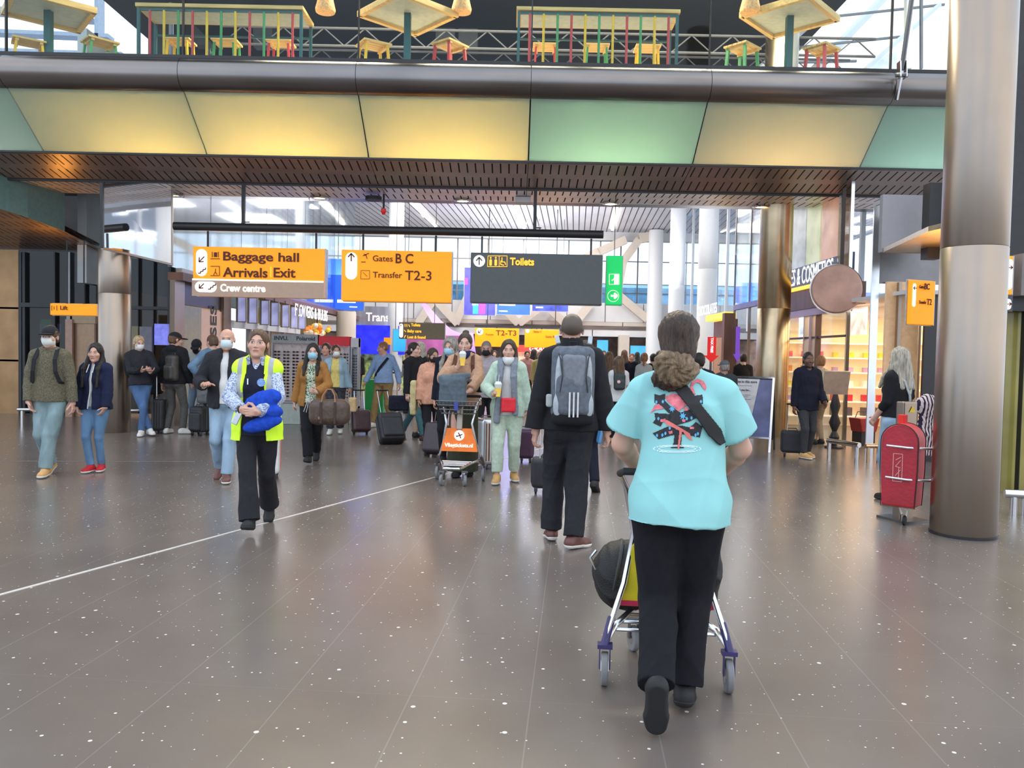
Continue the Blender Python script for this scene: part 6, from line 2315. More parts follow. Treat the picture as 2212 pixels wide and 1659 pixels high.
def rack(px0, px1, py0, py1, label, band, bandtxt, cols, rows, glab, white=False):
    a, b = P(px0, py0, RKD), P(px1, py1, RKD)
    w = (px1 - px0) * rk
    H = a.z
    t = empty('display_rack', (a.x + w / 2, RKD, 0), 0, label, 'display rack')
    MB().box((0, 0.12, H / 2), (w, 0.10, H)).obj('back_board', pm('rack_pinkish', (0.60, 0.52, 0.52), rough=0.5, emit=0.08) if not white else WHITEP, t)
    MB().box((0, 0.04, H - 0.10), (w, 0.22, 0.20)).obj('header', band, t, bevel=0.005)
    for i, (tx, x, sz) in enumerate(bandtxt):
        text_obj('lettering', tx, BLACK, t, (x * w, -0.075, H - 0.13), sz, bold=0.002)
    MB().box((0, 0.02, 0.18), (w, 0.35, 0.36)).obj('plinth', pm('rack_plinth', (0.45, 0.48, 0.44), rough=0.4), t)
    for sx in (-1, 1):
        MB().box((sx * (w / 2 - 0.015), 0.02, H / 2), (0.03, 0.16, H)).obj('side_frame', SEDGE, t)
    zt_ = H - 0.36
    for c in range(cols):
        x = -w / 2 + w * (c + 0.5) / cols
        MB().box((x - w / cols * 0.38, 0.05, zt_ / 2 + 0.25), (0.012, 0.02, zt_ - 0.35)).obj('rail', WHITEP, t)
        MB().tube([(x - w / cols * 0.38, 0.05, zt_ + 0.08), (x - w / cols * 0.38, -0.04, zt_ + 0.15), (x - w / cols * 0.38 + 0.05, -0.08, zt_ + 0.14)], 0.008, 6).obj('lamp_arm', WHITEP, t)
    out = []
    for c in range(cols):
        for q in range(rows):
            out.append((t.location.x - w / 2 + w * (c + 0.52) / cols, RKD + 0.02, zt_ - 0.02 - q * (zt_ - 0.50) / rows))
    return out


spots = []
spots += [(p, 0) for p in rack(588, 688, 721, 910, 'sunglasses rack with grey header beside the woman in the yellow vest', pm('rack_grey', (0.42, 0.43, 0.45), rough=0.4), (('INVU.', -0.44, 0.12), ('Polaroid', 0.04, 0.12)), 5, 15, '')]
spots += [(p, 2) for p in rack(690, 757, 726, 910, 'sunglasses rack with red header behind the tan jacket woman', pm('rack_red', (0.55, 0.01, 0.02), rough=0.4, emit=0.15), (), 4, 15, '')]
spots += [(p, 1) for p in rack(759, 776, 730, 910, 'narrow white spectacle rack at the right of the red header', WHITEP, (), 1, 16, '', True)]
gl_b = MB()
for sx in (-1, 1):
    gl_b.add([(sx * 0.038 + 0.030 * math.cos(2 * PI * k / 10), 0.0, 0.019 * math.sin(2 * PI * k / 10)) for k in range(10)] + [(sx * 0.038 + 0.030 * math.cos(2 * PI * k / 10), -0.008, 0.019 * math.sin(2 * PI * k / 10)) for k in range(10)],
             [tuple(range(10)), tuple(reversed(range(10, 20)))] + [(k, (k + 1) % 10, 10 + (k + 1) % 10, 10 + k) for k in range(10)])
    gl_b.bar((sx * 0.068, 0, 0.008), (sx * 0.066, 0.06, 0.006), 0.006, 0.006)
gl_b.bar((-0.012, -0.004, 0.006), (0.012, -0.004, 0.006), 0.006, 0.006)
g0 = None
for (p, kind) in spots:
    if g0 is None:
        g0 = gl_b.obj('sunglasses', pm('sunglass_dark', (0.03, 0.02, 0.02), rough=0.15), loc=p)
        o = g0
    else:
        o = g0.copy()
        if kind == 1 and 'white_g' not in globals():
            white_g = g0.data.copy()
            white_g.materials[0] = pm('spectacle_dark', (0.10, 0.10, 0.12), rough=0.2)
        if kind == 1:
            o.data = white_g
        COL.objects.link(o)
        o.location = p
    rn = {0: 'dark sunglasses hanging in rows on the grey headed rack', 2: 'dark sunglasses hanging in rows on the red headed rack', 1: 'spectacles hanging on the narrow white rack'}[kind]
    tag(o, rn, 'sunglasses', rn[rn.index('on the'):].replace('on the', 'glasses on the'))
# counter case at the left of the rack
g = P(565, 900, 17.3)
t = empty('counter_case', (g.x, 17.0, 0), 0, 'pale low glass counter left of the sunglasses rack', 'counter')
MB().box((0, 0, 0.22), (1.9, 0.4, 0.44)).obj('case_body', pm('case_pale', (0.50, 0.58, 0.54), rough=0.3), t, bevel=0.01)
MB().box((0, 0, 0.46), (1.94, 0.44, 0.03)).obj('case_top', SEDGE, t)

# guard rails ---------------------------------------------------------------
def guard(label, a, b, z, r=0.04, posts=(0.0, 1.0), mat=CHROME):
    a, b = Vector(a), Vector(b)
    o = a.copy()
    t = empty('guard_rail', (o.x, o.y, 0), 0, label, 'guard rail')
    a0, b0 = Vector((0, 0, z)), Vector((b.x - a.x, b.y - a.y, z))
    MB().cyl(a0, b0, r, n=16).obj('rail', mat, t, smooth=True)
    for f in posts:
        p = a0.lerp(b0, f)
        MB().cyl((p.x, p.y, 0), (p.x, p.y, z), r * 0.8, n=12).obj('post', mat, t, smooth=True)
    return t


RA_ = G(1787, 988); RB_ = G(1855, 1000); RC_ = G(1868, 1000); RD_ = G(1900, 1000)
guard('long low steel guard rail in front of the round sign', RA_, RB_, 0.27, 0.04, (0.05, 0.93))
guard('short low guard rail left of the red bag', RC_, RD_, 0.26, 0.035, (0.2, 0.9), pm('brass_rail', (0.6, 0.42, 0.26), rough=0.25, metal=1))
guard('low guard rail at the right edge beyond the column', G(2168, 1112), G(2260, 1118), 0.22, 0.045, (0.22, 0.5))
guard('low guard rail before the bronze wall at the left edge', G(38, 921), G(88, 921), 0.32, 0.035, (0.2,))
guard('low guard rail behind the leaning man', G(272, 917), G(305, 917), 0.28, 0.03, (0.15,))

# crowd barrier posts ----------------------------------------------------------
for j, px in enumerate((846, 858, 872, 884)):
    p = P(px, 860, 21.0 + (j % 2))
    t = empty('barrier_post', (p.x, 21.0 + (j % 2), 0), 0, 'slim steel queue post behind the man in blue', 'barrier post', 'queue posts by the far tables')
    MB().cyl((0, 0, 0), (0, 0, 0.95), 0.022, n=10).obj('post', CHROME, t, smooth=True)
    MB().lathe([(0.15, 0), (0.14, 0.02), (0.02, 0.03)], n=16).obj('foot', STEELD, t)
p = P(865, 815, 21.5)
t = empty('high_table', (p.x, 22.3, 0), 0, 'dark high table behind the queue posts', 'table')
MB().box((0, 0, 0.98), (1.4, 0.4, 0.04)).obj('tabletop', BLACK, t)
for sx in (-0.6, 0.6):
    MB().cyl((sx, 0, 0), (sx, 0, 0.98), 0.03, n=10).obj('leg', STEELD, t)

# A-board ----------------------------------------------------------------------
g = G(1662, 978)
ab = empty('a_board', (g.x, g.y, 0), math.radians(-26), 'silver framed A-board poster Welcome to this store beside the golden column', 'sign board')
lean = Matrix.Rotation(math.radians(-11), 3, 'X')
BW, BH, z_ = 0.80, 1.26, 0.24
o_ = Vector((-BW, 0, 0))


def ap(x, z, off=0.0):
    return o_ + lean @ Vector((x, off, z))


MB().bar(ap(0, z_), ap(0, BH), 0.03, 0.03, up=(0, 1, 0)).obj('frame_bar', CHROME, ab)
MB().bar(ap(BW, 0.0), ap(BW, BH), 0.035, 0.03, up=(0, 1, 0)).obj('frame_bar', CHROME, ab)
MB().bar(ap(0, 0.0), ap(0, z_), 0.035, 0.03, up=(0, 1, 0)).obj('front_leg', CHROME, ab)
for z in (z_, BH):
    MB().bar(ap(0, z), ap(BW, z), 0.03, 0.03, up=(0, 1, 0)).obj('frame_bar', CHROME, ab)
MB().prism([(0, z_), (BW, z_), (BW, BH), (0, BH)], ap(0, 0, 0.005), (1, 0, 0), lean @ Vector((0, 0, 1)), lean @ Vector((0, 0.01, 0))).obj('poster_blue', pm('poster_slate_blue', (0.12, 0.13, 0.28), rough=0.3, var=0.5, scale=2.2), ab)
MB().prism([(0.02, z_ + 0.1), (BW * 0.55, z_ + 0.1), (BW * 0.72, BH - 0.03), (0.02, BH - 0.03)], ap(0, 0, -0.004), (1, 0, 0), lean @ Vector((0, 0, 1)), lean @ Vector((0, 0.005, 0))).obj('poster_sheet', pm('sheet_grey', (0.60, 0.56, 0.56), rough=0.4), ab)
text_obj('lettering', 'Welcome to this store', BLACK, ab, ap(0.06, BH - 0.10, -0.008), 0.060, y=lean @ Vector((0, 0, 1)), bold=0.0012, depth=0.001, xs=0.85)
text_obj('lettering', 'Thank you for...', BLACK, ab, ap(0.16, BH - 0.24, -0.008), 0.050, y=lean @ Vector((0, 0, 1)), bold=0.001, depth=0.001, xs=0.85)
mb = MB()
for i, (z, x0, x1) in enumerate(((0.15, 0.05, 0.45), (0.31, 0.14, 0.44), (0.34, 0.16, 0.40), (0.38, 0.14, 0.45), (0.50, 0.14, 0.42), (0.53, 0.16, 0.34), (0.66, 0.14, 0.43), (0.80, 0.2, 0.34))):
    mb.bar(ap(x0, BH - z, -0.006), ap(x1, BH - z, -0.006), 0.008, 0.002, up=(0, 1, 0))
mb.obj('text_lines', pm('line_grey', (0.25, 0.24, 0.26)), ab)
bl_ = Matrix.Rotation(math.radians(11), 3, 'X')
hinge = lean @ Vector((0, 0, BH))
for x in (0, BW):
    top = o_ + Vector((x, hinge.y, hinge.z))
    MB().bar(top, o_ + Vector((x, hinge.y * 2 + 0.05, 0)), 0.035, 0.03, up=(0, 1, 0)).obj('rear_leg', STEELD, ab)
MB().prism([(0, 0), (BW, 0), (BW, 1), (0, 1)], o_ + Vector((0, hinge.y * 2 * 0.85, 0.18)), (1, 0, 0), Vector((0, -hinge.y * 0.72, hinge.z - 0.2)), (0, 0.012, 0)).obj('rear_panel', pm('rear_panel_dark', (0.05, 0.045, 0.05), rough=0.35), ab)

# red cover on its steel stand ---------------------------------------------------
g = G(1962, 1128)
st_ = empty('rescue_stand', (g.x, g.y, 0), math.radians(20), 'steel stand with ring rails and yellow warning sign left of the big column', 'stand')
MB().box((0.03, 0.10, 0.58), (0.17, 0.10, 1.16)).obj('stand_body', STEEL, st_, bevel=0.012)
MB().box((0.03, 0.10, 0.012), (0.30, 0.36, 0.024)).obj('base_plate', STEELD, st_)
MB().prism([(-0.035, 0), (0.035, 0), (0, 0.06)], (0.045, 0.045, 1.06), (1, 0, 0), (0, 0, 1), (0, -0.004, 0)).obj('warning_triangle', pm('warning_yellow', (0.95, 0.70, 0.02), rough=0.4), st_)
MB().box((-0.085, 0.03, 0.97), (0.06, 0.07, 0.14)).obj('red_box', pm('alarm_box_red', (0.70, 0.03, 0.02), rough=0.35), st_, bevel=0.008)
for x in (0.03, 0.08):
    MB().cyl((x, 0.05, 0.90), (x, 0.035, 0.90), 0.008, n=8).obj('screw', CHROME, st_)
for z in (0.735, 0.435):
    MB().tube([(0.08, 0.06, z - 0.01), (0.08, -0.10, z - 0.01), (0.06, -0.24, z), (-0.02, -0.27, z + 0.005), (-0.22, -0.18, z + 0.01), (-0.30, 0.0, z + 0.015)], 0.013, 10).obj('ring_rail', CHROME, st_, smooth=True)
rc_ = empty('red_rescue_cover', (g.x - 0.13, g.y - 0.10, 0), math.radians(-40), 'red arched fabric cover held in steel rings, floor mounted at right', 'cover')
REDL = pm('cover_red', (0.70, 0.025, 0.03), rough=0.5, var=0.12, scale=6, bump=0.2, bscale=30)
REDD = pm('cover_crimson', (0.40, 0.02, 0.035), rough=0.5, var=0.12, scale=6, bump=0.2, bscale=30)


def arch(w, z0, z1, n=12):
    pts = [(-w * 0.90, z0), (w * 0.90, z0), (w, z0 + 0.35)]
    for k in range(n + 1):
        a_ = PI * k / n
        pts.append((w * math.cos(a_), z1 - w * 1.0 + w * 1.0 * math.sin(a_)))
    pts.append((-w, z0 + 0.35))
    return pts


mb = MB()
mb.prism(arch(0.165, 0.18, 0.96), (0, -0.10, 0), (1, 0, 0), (0, 0, 1), (0, 0.25, 0))
co = mb.obj('fabric_cover', REDL, rc_, bevel=0.015, smooth=True)
MB().prism(arch(0.155, 0.20, 0.95), (0, -0.106, 0), (1, 0, 0), (0, 0, 1), (0, 0.01, 0)).obj('side_panel', REDD, rc_)
ed = [(x, -0.112, z) for x, z in arch(0.165, 0.18, 0.96)]
MB().tube(ed, 0.005, 6, closed=True).obj('edge_piping', BLACK, rc_)
ed = [(x, 0.154, z) for x, z in arch(0.165, 0.18, 0.96)]
MB().tube(ed, 0.005, 6, closed=True).obj('edge_piping', BLACK, rc_)
mb = MB()
for a_, b_ in (((-0.05, 0.42), (-0.05, 0.68)), ((-0.05, 0.68), (0.03, 0.68)), ((0.03, 0.68), (0.03, 0.42)), ((0.03, 0.42), (-0.05, 0.42)), ((-0.03, 0.62), (0.015, 0.65)), ((-0.03, 0.56), (0.015, 0.62)), ((-0.03, 0.56), (0.015, 0.55)), ((-0.03, 0.47), (0.015, 0.53)), ((0.0, 0.45), (0.0, 0.55))):
    mb.bar((a_[0], -0.109, a_[1]), (b_[0], -0.109, b_[1]), 0.005, 0.002, up=(0, 1, 0))
mb.obj('printed_logo', pm('logo_pink', (0.75, 0.40, 0.38), rough=0.5), rc_)
MB().tube([(0.0, -0.02, 0.17), (0.02, -0.02, 0.10), (0.06, -0.02, 0.09), (0.07, -0.02, 0.14), (0.04, -0.02, 0.17)], 0.011, 8).obj('white_hook', pm('hook_white', (0.7, 0.68, 0.65)), rc_, smooth=True)
MB().lathe([(0.012, -0.01), (0.045, -0.01), (0.045, 0.01), (0.012, 0.01)], c=(0.045, -0.02, 0.045), n=20, axis=Matrix.Rotation(PI / 2, 3, 'Y')).obj('caster_wheel', RUB, rc_, smooth=True)
# ------------------------------------------------------------------ cloth colours
JEAN = denim('denim_mid', (0.16, 0.25, 0.36))
JEANL = denim('denim_light', (0.30, 0.42, 0.55))
JEANG = denim('denim_grey_green', (0.22, 0.31, 0.33))
JEANB = denim('denim_blue', (0.07, 0.13, 0.26))
BLK = cloth('cloth_black', (0.014, 0.014, 0.017))
BLK2 = cloth('cloth_soft_black', (0.024, 0.024, 0.030))
NAVY = cloth('cloth_navy', (0.011, 0.012, 0.024))
NAVYJ = cloth('hoodie_navy', (0.012, 0.017, 0.050))
GREYJ = cloth('trousers_grey', (0.10, 0.095, 0.09))
WHT = cloth('cloth_white', (0.68, 0.68, 0.68), var=0.04)
LGT = cloth('cloth_light_grey', (0.42, 0.45, 0.45), var=0.06)
MGR = cloth('cloth_grey', (0.26, 0.26, 0.28), var=0.1)
TANS = pm('suede_tan', (0.62, 0.36, 0.14), rough=0.8)
BRNS = pm('leather_brown', (0.14, 0.05, 0.04), rough=0.4)
REDS = pm('canvas_red', (0.50, 0.01, 0.02), rough=0.7)
WHS_ = pm('shoe_white', (0.72, 0.71, 0.66), rough=0.6)
AQUA = cloth('tshirt_aqua', (0.30, 0.64, 0.64), var=0.05, scale=5, bump=0.12, bscale=400)
LEG = cloth('leggings_black', (0.010, 0.010, 0.014), bump=0.1)


def at(px, D):
    p = P(px, 900, D)
    return (p.x, D, 0)


def decal(name, polys, target_bvh, M, mat, parent, off=0.002, step=3.0):
    """cloth print: polygons given as seen in the photograph, laid on the garment surface behind them"""
    mb = MB()
    for poly in polys:
        xs, ys = [p[0] for p in poly], [p[1] for p in poly]
        nx, ny = max(1, int((max(xs) - min(xs)) / step)), max(1, int((max(ys) - min(ys)) / step))

        def inside(x, y):
            c = False
            j = len(poly) - 1
            for i in range(len(poly)):
                if (poly[i][1] > y) != (poly[j][1] > y) and x < (poly[j][0] - poly[i][0]) * (y - poly[i][1]) / (poly[j][1] - poly[i][1]) + poly[i][0]:
                    c = not c
                j = i
            return c
        grid = {}
        vs, fs = [], []

        def vert(i, j):
            if (i, j) in grid: return grid[(i, j)]
            x, y = min(xs) + (max(xs) - min(xs)) * i / nx, min(ys) + (max(ys) - min(ys)) * j / ny
            o_ = M @ Vector((0, 0, EYE))
            d = (M.to_3x3() @ ray(x, y)).normalized()
            h_ = target_bvh.ray_cast(o_, d)
            if h_[0] is None:
                grid[(i, j)] = None
                return None
            vs.append(h_[0] - d * off)
            grid[(i, j)] = len(vs) - 1
            return grid[(i, j)]
        for i in range(nx):
            for j in range(ny):
                x, y = min(xs) + (max(xs) - min(xs)) * (i + 0.5) / nx, min(ys) + (max(ys) - min(ys)) * (j + 0.5) / ny
                if not inside(x, y): continue
                q = [vert(i, j), vert(i + 1, j), vert(i + 1, j + 1), vert(i, j + 1)]
                if None in q: continue
                fs.append(tuple(q))
        if fs: mb.add(vs, fs)
    if not mb.v: return None
    return mb.obj(name, mat, parent, fix=False, smooth=True)


from mathutils.bvhtree import BVHTree

# 1 ---- the woman in the aqua T-shirt, pushing a cart, seen from behind --------
p0 = P(1466, 1130, 3.54)
r1 = dict(sex='f', w=1.22, hs=1.0, aw=1.12, shw=0.168, pel=(0, 0.02, 0.93), neck=(0.0, -0.015, 1.475), head=(0, 10, 0), hd=(0.022, -0.035, 1.635),
          RA=(-0.20, -0.29, 1.03), LA=(0.20, -0.29, 1.03), RE=(-0.75, 0.35, 0.9), LE=(0.75, 0.35, 0.9),
          RF=(-0.045, 0.02, 0.10), LF=(0.075, 0.31, 0.200), RFr=(-4, 12), LFr=(3, 74), LK=(0.08, -2, 0.3),
          RH=dict(d=(0.2, -0.9, -0.2), n=(0, -0.2, -1), curl=60), LH=dict(d=(-0.2, -0.9, -0.2), n=(0, -0.2, -1), curl=60))


def bun(r, o, s, h):
    S = SDF()
    q = lambda x, y, z: r.hc + r.H @ Vector((x, y, z))
    S.ell(q(0.008, 0.125, -0.150), (0.092, 0.058, 0.074), r.H, 0)
    S.cone(q(-0.035, 0.13, -0.155), q(0.055, 0.14, -0.115), 0.05, 0.045, 0.01)
    V, Q = S.mesh(0.004)
    N = vnormals(V, Q)
    c = V3(q(0.0, 0.125, -0.145))
    d_ = V - c
    a_ = np.arctan2(d_[:, 2], d_[:, 0])
    rr_ = np.linalg.norm(d_[:, [0, 2]], axis=1)
    tw = np.abs(np.sin(a_ * 2.5 + rr_ * 75)) ** 0.6 * 0.011 + np.sin(a_ * 16 + rr_ * 130) * 0.0022
    V = V + N * (tw - 0.006)[:, None].astype(np.float32)
    np_obj('hair_bun', V * s, Q, hairm('hair_bun_ash', (0.20, 0.135, 0.080)), o)
    S = SDF()
    S.ell(q(0.035, 0.100, -0.188), (0.080, 0.05, 0.052), r.H, 0)
    sdf_obj('hair_tuft', S, 0.005, HM['dark'], o, s, fold=0.006, seed=3, freq=70, vert=0.4)
    S = SDF()
    S.ell(q(0, 0.030, 0.030), (0.092, 0.108, 0.098), r.H, 0)
    S.ell(q(0, 0.065, -0.055), (0.078, 0.062, 0.090), r.H, 0.03)
    S.ell(q(0, -0.125, -0.030), (0.068, 0.068, 0.098), r.H, 0.008, 's')
    V, Q = S.mesh(0.005)
    N = vnormals(V, Q)
    L_ = (V - V3(r.hc)) @ np.array(r.H, dtype=np.float32)
    th = np.arctan2(L_[:, 0], np.maximum(0.12 + L_[:, 2] * 0.6, 0.03))
    g_ = np.sin(th * 60 + np.sin(L_[:, 2] * 30) * 1.5) * 0.0010 + np.sin(th * 23 + L_[:, 2] * 12) * 0.0012
    np_obj('hair', (V + N * g_[:, None].astype(np.float32)) * s, Q, HM['dark'], o)


o1, R1, S1 = person('woman in an aqua T-shirt and black leggings pushing a luggage cart, seen from behind', (p0.x, 3.54, 0), 169, 1.73, r1, 0.0052,
                    sk='fair', hair=None, top=[], topm=[], legs=dict(rc=0.076, rk=0.086, t=0.014, hem=0.98, fold=0.006, waist=0.875, name='leggings'), legm=LEG, shoem=RUB, extra=bun)
tshirt = top_obj('t_shirt', R1, AQUA, o1, S1, 0.0055, t=0.012, hem=0.835, sleeve=0.70, loose=0.045, hemr=(0.226, 0.192), fold=0.013, seed=11, freq=9, neckr=0.072)
bpy.context.view_layer.update()
bvh = BVHTree.FromObject(tshirt, bpy.context.evaluated_depsgraph_get())
Mi = tshirt.matrix_world.inverted()
C8 = lambda L_, s_=240 / 1659: [(1360 + x * s_, 780 + y * s_) for x, y in L_]
INK = pm('print_black', (0.03, 0.03, 0.035), rough=0.8, var=0.3, scale=90)
PINK = pm('print_pink', (0.80, 0.20, 0.24), rough=0.8, var=0.3, scale=40)
SALM = pm('print_salmon', (0.80, 0.20, 0.18), rough=0.8, var=0.1)
SKYP = pm('print_sky', (0.12, 0.45, 0.75), rough=0.8, var=0.1)
decal('print_black', [C8(q) for q in (
    [(370, 490), (450, 510), (535, 485), (525, 590), (620, 680), (760, 770), (900, 720), (1000, 850), (900, 900), (700, 960), (560, 880), (600, 790), (480, 680), (370, 620)],
    [(370, 775), (600, 790), (640, 870), (500, 900), (460, 980), (345, 920), (385, 870)],
    [(340, 1080), (560, 980), (760, 960), (900, 990), (990, 910), (1090, 980), (1050, 1140), (900, 1110), (780, 1090), (620, 1110), (430, 1165)],
    [(670, 1090), (780, 1090), (770, 1240), (815, 1300), (615, 1300), (660, 1220)], [(940, 520), (1090, 500), (1095, 640), (1010, 650), (930, 570)])], bvh, Mi, INK, tshirt, 0.0025, 1.1)
decal('print_pink', [C8(q) for q in ([(530, 530), (640, 480), (750, 500), (860, 650), (730, 750), (560, 600)], [(305, 780), (380, 650), (440, 640), (520, 710), (380, 730)],
                                     [(900, 400), (930, 310), (1020, 260), (1110, 300), (1150, 390), (1130, 440), (1095, 400), (1050, 330), (990, 320), (945, 380), (990, 500), (930, 500)],
                                     [(460, 870), (540, 860), (540, 910), (460, 910)], [(780, 870), (840, 870), (830, 910), (790, 910)], [(820, 690), (880, 690), (870, 740), (810, 740)],
                                     [(900, 980), (965, 985), (960, 1015), (900, 1015)], [(580, 1050), (640, 1040), (640, 1080), (590, 1090)])], bvh, Mi, PINK, tshirt, 0.004, 1.1)
decal('print_salmon', [C8(q) for q in ([(520, 890), (560, 880), (800, 1020), (900, 1080), (940, 1190), (880, 1160), (800, 1060), (780, 1060), (740, 1320), (715, 1310), (745, 1040), (540, 940)],)], bvh, Mi, SALM, tshirt, 0.0055, 1.1)
stars = []
for (x, y, R_) in ((635, 715, 52), (795, 820, 60)):
    stars.append(C8([(x + R_ * (1.0 if k % 2 else 0.45) * math.cos(k * PI / 7), y + R_ * (1.0 if k % 2 else 0.45) * math.sin(k * PI / 7)) for k in range(14)]))
for (x, y) in ((400, 612), (497, 605), (535, 1080), (490, 1105), (430, 860), (855, 860), (925, 850), (1020, 1085), (985, 1105), (1020, 620), (1065, 605), (410, 1110), (600, 1000), (700, 1000)):
    stars.append(C8([(x - 10, y - 24), (x + 10, y - 24), (x + 17, y), (x + 8, y + 24), (x - 8, y + 24), (x - 17, y)]))
decal('print_blue', stars, bvh, Mi, SKYP, tshirt, 0.0045, 0.9)
rings = []
for (rx, ry, w_) in ((360, 58, 10), (280, 42, 9)):
    k = 28
    o_ = [(710 + rx * math.cos(2 * PI * i / k), 1310 + ry * math.sin(2 * PI * i / k)) for i in range(k)]
    for i in range(k):
        j = (i + 1) % k
        f_ = 1 - w_ / ry * 0.9
        rings.append(C8([o_[i], o_[j], (710 + (o_[j][0] - 710) * (1 - 12 / rx), 1310 + (o_[j][1] - 1310) * f_), (710 + (o_[i][0] - 710) * (1 - 12 / rx), 1310 + (o_[i][1] - 1310) * f_)]))
decal('print_white', rings, bvh, Mi, pm('print_white', (0.70, 0.88, 0.90), rough=0.8), tshirt, 0.003, 1.2)
stp = decal('crossbody_strap', [[(1448, 828), (1474, 822), (1518, 880), (1556, 928), (1564, 955), (1554, 962), (1530, 940), (1500, 895), (1460, 846)]], bvh, Mi, pm('strap_black', (0.012, 0.012, 0.014), rough=0.6, bump=0.2, bscale=400), None, 0.010, 1.3)
if stp:
    stp.matrix_world = tshirt.matrix_world
    md = stp.modifiers.new('thick', 'SOLIDIFY')
    md.thickness = 0.008
    tag(stp, 'wide black crossbody strap over the back of the aqua T-shirt', 'strap')
cart1 = luggage_cart('silver luggage cart with dark blue wheel brackets pushed by the woman in aqua', (P(1428, 1300, 4.08).x, 4.07, 0), math.radians(174),
                     (pm('panel_yellow', (0.75, 0.62, 0.02), rough=0.4), pm('panel_red', (0.6, 0.03, 0.08), rough=0.4)), wr=0.078, basket=False, bracket=pm('bracket_indigo', (0.045, 0.035, 0.14), rough=0.35))
pb = P(1345, 1270, 4.22)
softbag('duffel_bag', 'black bulging travel bag lying on the nearest luggage cart', (P(1410, 1300, 4.2).x, 4.20, 0.235), math.radians(-6),
        lambda S: (S.ell((-0.15, 0, 0.165), (0.165, 0.15, 0.175), None, 0), S.box((0.02, 0, 0.13), (0.30, 0.15, 0.125), None, 0.09, 0.05), S.ell((0.26, 0, 0.24), (0.09, 0.13, 0.15), None, 0.04)),
        pm('bag_black', (0.0035, 0.0035, 0.004), rough=0.6, bump=0.3, bscale=120), 0.010, fold=0.012, freq=16)

_db = bpy.data.objects['duffel_bag']
for x_ in (-0.20, -0.10):
    MB().tube([(x_ + 0.165 * 0.2 * math.sin(a_), -0.155 * math.cos(a_), 0.165 + 0.178 * math.sin(a_)) for a_ in [(-50 + 20 * i) * PI / 180 for i in range(12)]], 0.010, 6).obj('strap', pm('webbing', (0.02, 0.02, 0.022), rough=0.5), _db, smooth=True)
MB().tube([(-0.30, -0.06, 0.20), (-0.33, -0.06, 0.26), (-0.30, -0.06, 0.30)], 0.008, 6).obj('buckle_loop', CHROME, _db, smooth=True)

# 2 ---- man with backpack ------------------------------------------------------
p0 = P(1231, 900, 6.6)
JK = cloth('jacket_black', (0.017, 0.017, 0.020), bump=0.2)
o2, R2, S2 = person('tall man in a black jacket and black trousers with a grey backpack walking away', (p0.x, 6.6, 0), 180, 1.87,
                    dict(sex='m', w=1.06, pel=(0, 0, 0.93), head=(0, 4, 0), RA=(-0.285, 0.0, 0.865), LA=(0.262, 0.0, 0.845), RE=(-0.3, 0.6, 1.1), LE=(0.3, 0.6, 1.1),
                         RF=(-0.035, 0.17, 0.088), LF=(0.115, -0.10, 0.088), RFr=(-46, 4), LFr=(4, 6), RH=dict(n=(0.9, -0.2, 0), curl=35), LH=dict(n=(-0.9, -0.2, 0), curl=35)),
                    0.0062, sk='buzz', top=[dict(name='jacket', t=0.036, hem=0.885, collar=0.055, neckr=0.066, loose=0.018, cuff=0.020, fold=0.011, hemr=(0.205, 0.160), freq=12)], topm=[JK],
                    legs=dict(rc=0.080, rk=0.084, t=0.020, hem=0.99, fold=0.011, freq=15), legm=BLK2, shoem=BRNS, solem=RUBW)
PKG = cloth('pack_slate', (0.13, 0.15, 0.18), var=0.2, bump=0.2)


def pack_detail(t, o, s):
    d = R2.Rs
    q = lambda x, y, z: (o + d @ Vector((x, y, z))) * s
    for x in (-0.030, 0.0, 0.030):
        MB().bar(q(x, 0.138, -0.24), q(x, 0.140, -0.06), 0.013, 0.004, up=(0, 1, 0)).obj('white_stripe', WHT, t)
    for sx in (-1, 1):
        S = SDF()
        S.ell(o + d @ Vector((sx * 0.105, 0.085, 0.02)), (0.030, 0.030, 0.19), d, 0)
        S.ell(o + d @ Vector((sx * 0.115, 0.095, -0.16)), (0.032, 0.03, 0.09), d, 0.01)
        sdf_obj('pale_side_panel', S, 0.009, cloth('pack_pale', (0.42, 0.46, 0.50), bump=0.2), t, s)
        MB().tube([q(sx * 0.12, 0.06, 0.24), q(sx * 0.10, 0.105, 0.18), q(sx * 0.085, 0.135, 0.05), q(sx * 0.10, 0.13, -0.06)], 0.005 * s, 6).obj('zip', BLACK, t)
        MB().bar(q(sx * 0.115, 0.03, 0.29), q(sx * 0.125, -0.03, 0.345), 0.035, 0.014, up=(0, 1, 0)).obj('strap_patch', cloth('pack_pale', (0.42, 0.46, 0.50)), t, bevel=0.003)
    S = SDF()
    S.box(o + d @ Vector((0, 0.095, 0.09)), (0.085, 0.035, 0.12), d, 0.03, 0)
    sdf_obj('front_pocket', S, 0.009, cloth('pack_grey', (0.20, 0.22, 0.25), bump=0.2), t, s, fold=0.005)
    S = SDF()
    S.box(o + d @ Vector((0, 0.02, -0.255)), (0.155, 0.095, 0.05), d, 0.04, 0)
    sdf_obj('base_panel', S, 0.009, BLK, t, s)
    MB().box(q(0.172, 0.03, -0.13), (0.05, 0.07, 0.10)).obj('side_bottle', LGT, t, bevel=0.015)


backpack_on(R2, S2, o2.location, math.pi, 'slate grey backpack with three white stripes on the tall man', PKG, dims=(0.158, 0.085, 0.270), dz=0.315, jt=0.036, extras=pack_detail, smat=BLK2)
suitcase('small grey trolley case standing left of the tall backpacker', (P(1183, 1000, 9.05).x, 9.05, 0), math.radians(180), 0.36, 0.34, 0.22, LUG, handle=0.42, wheels=2, pocket=True, tilt=0.05)
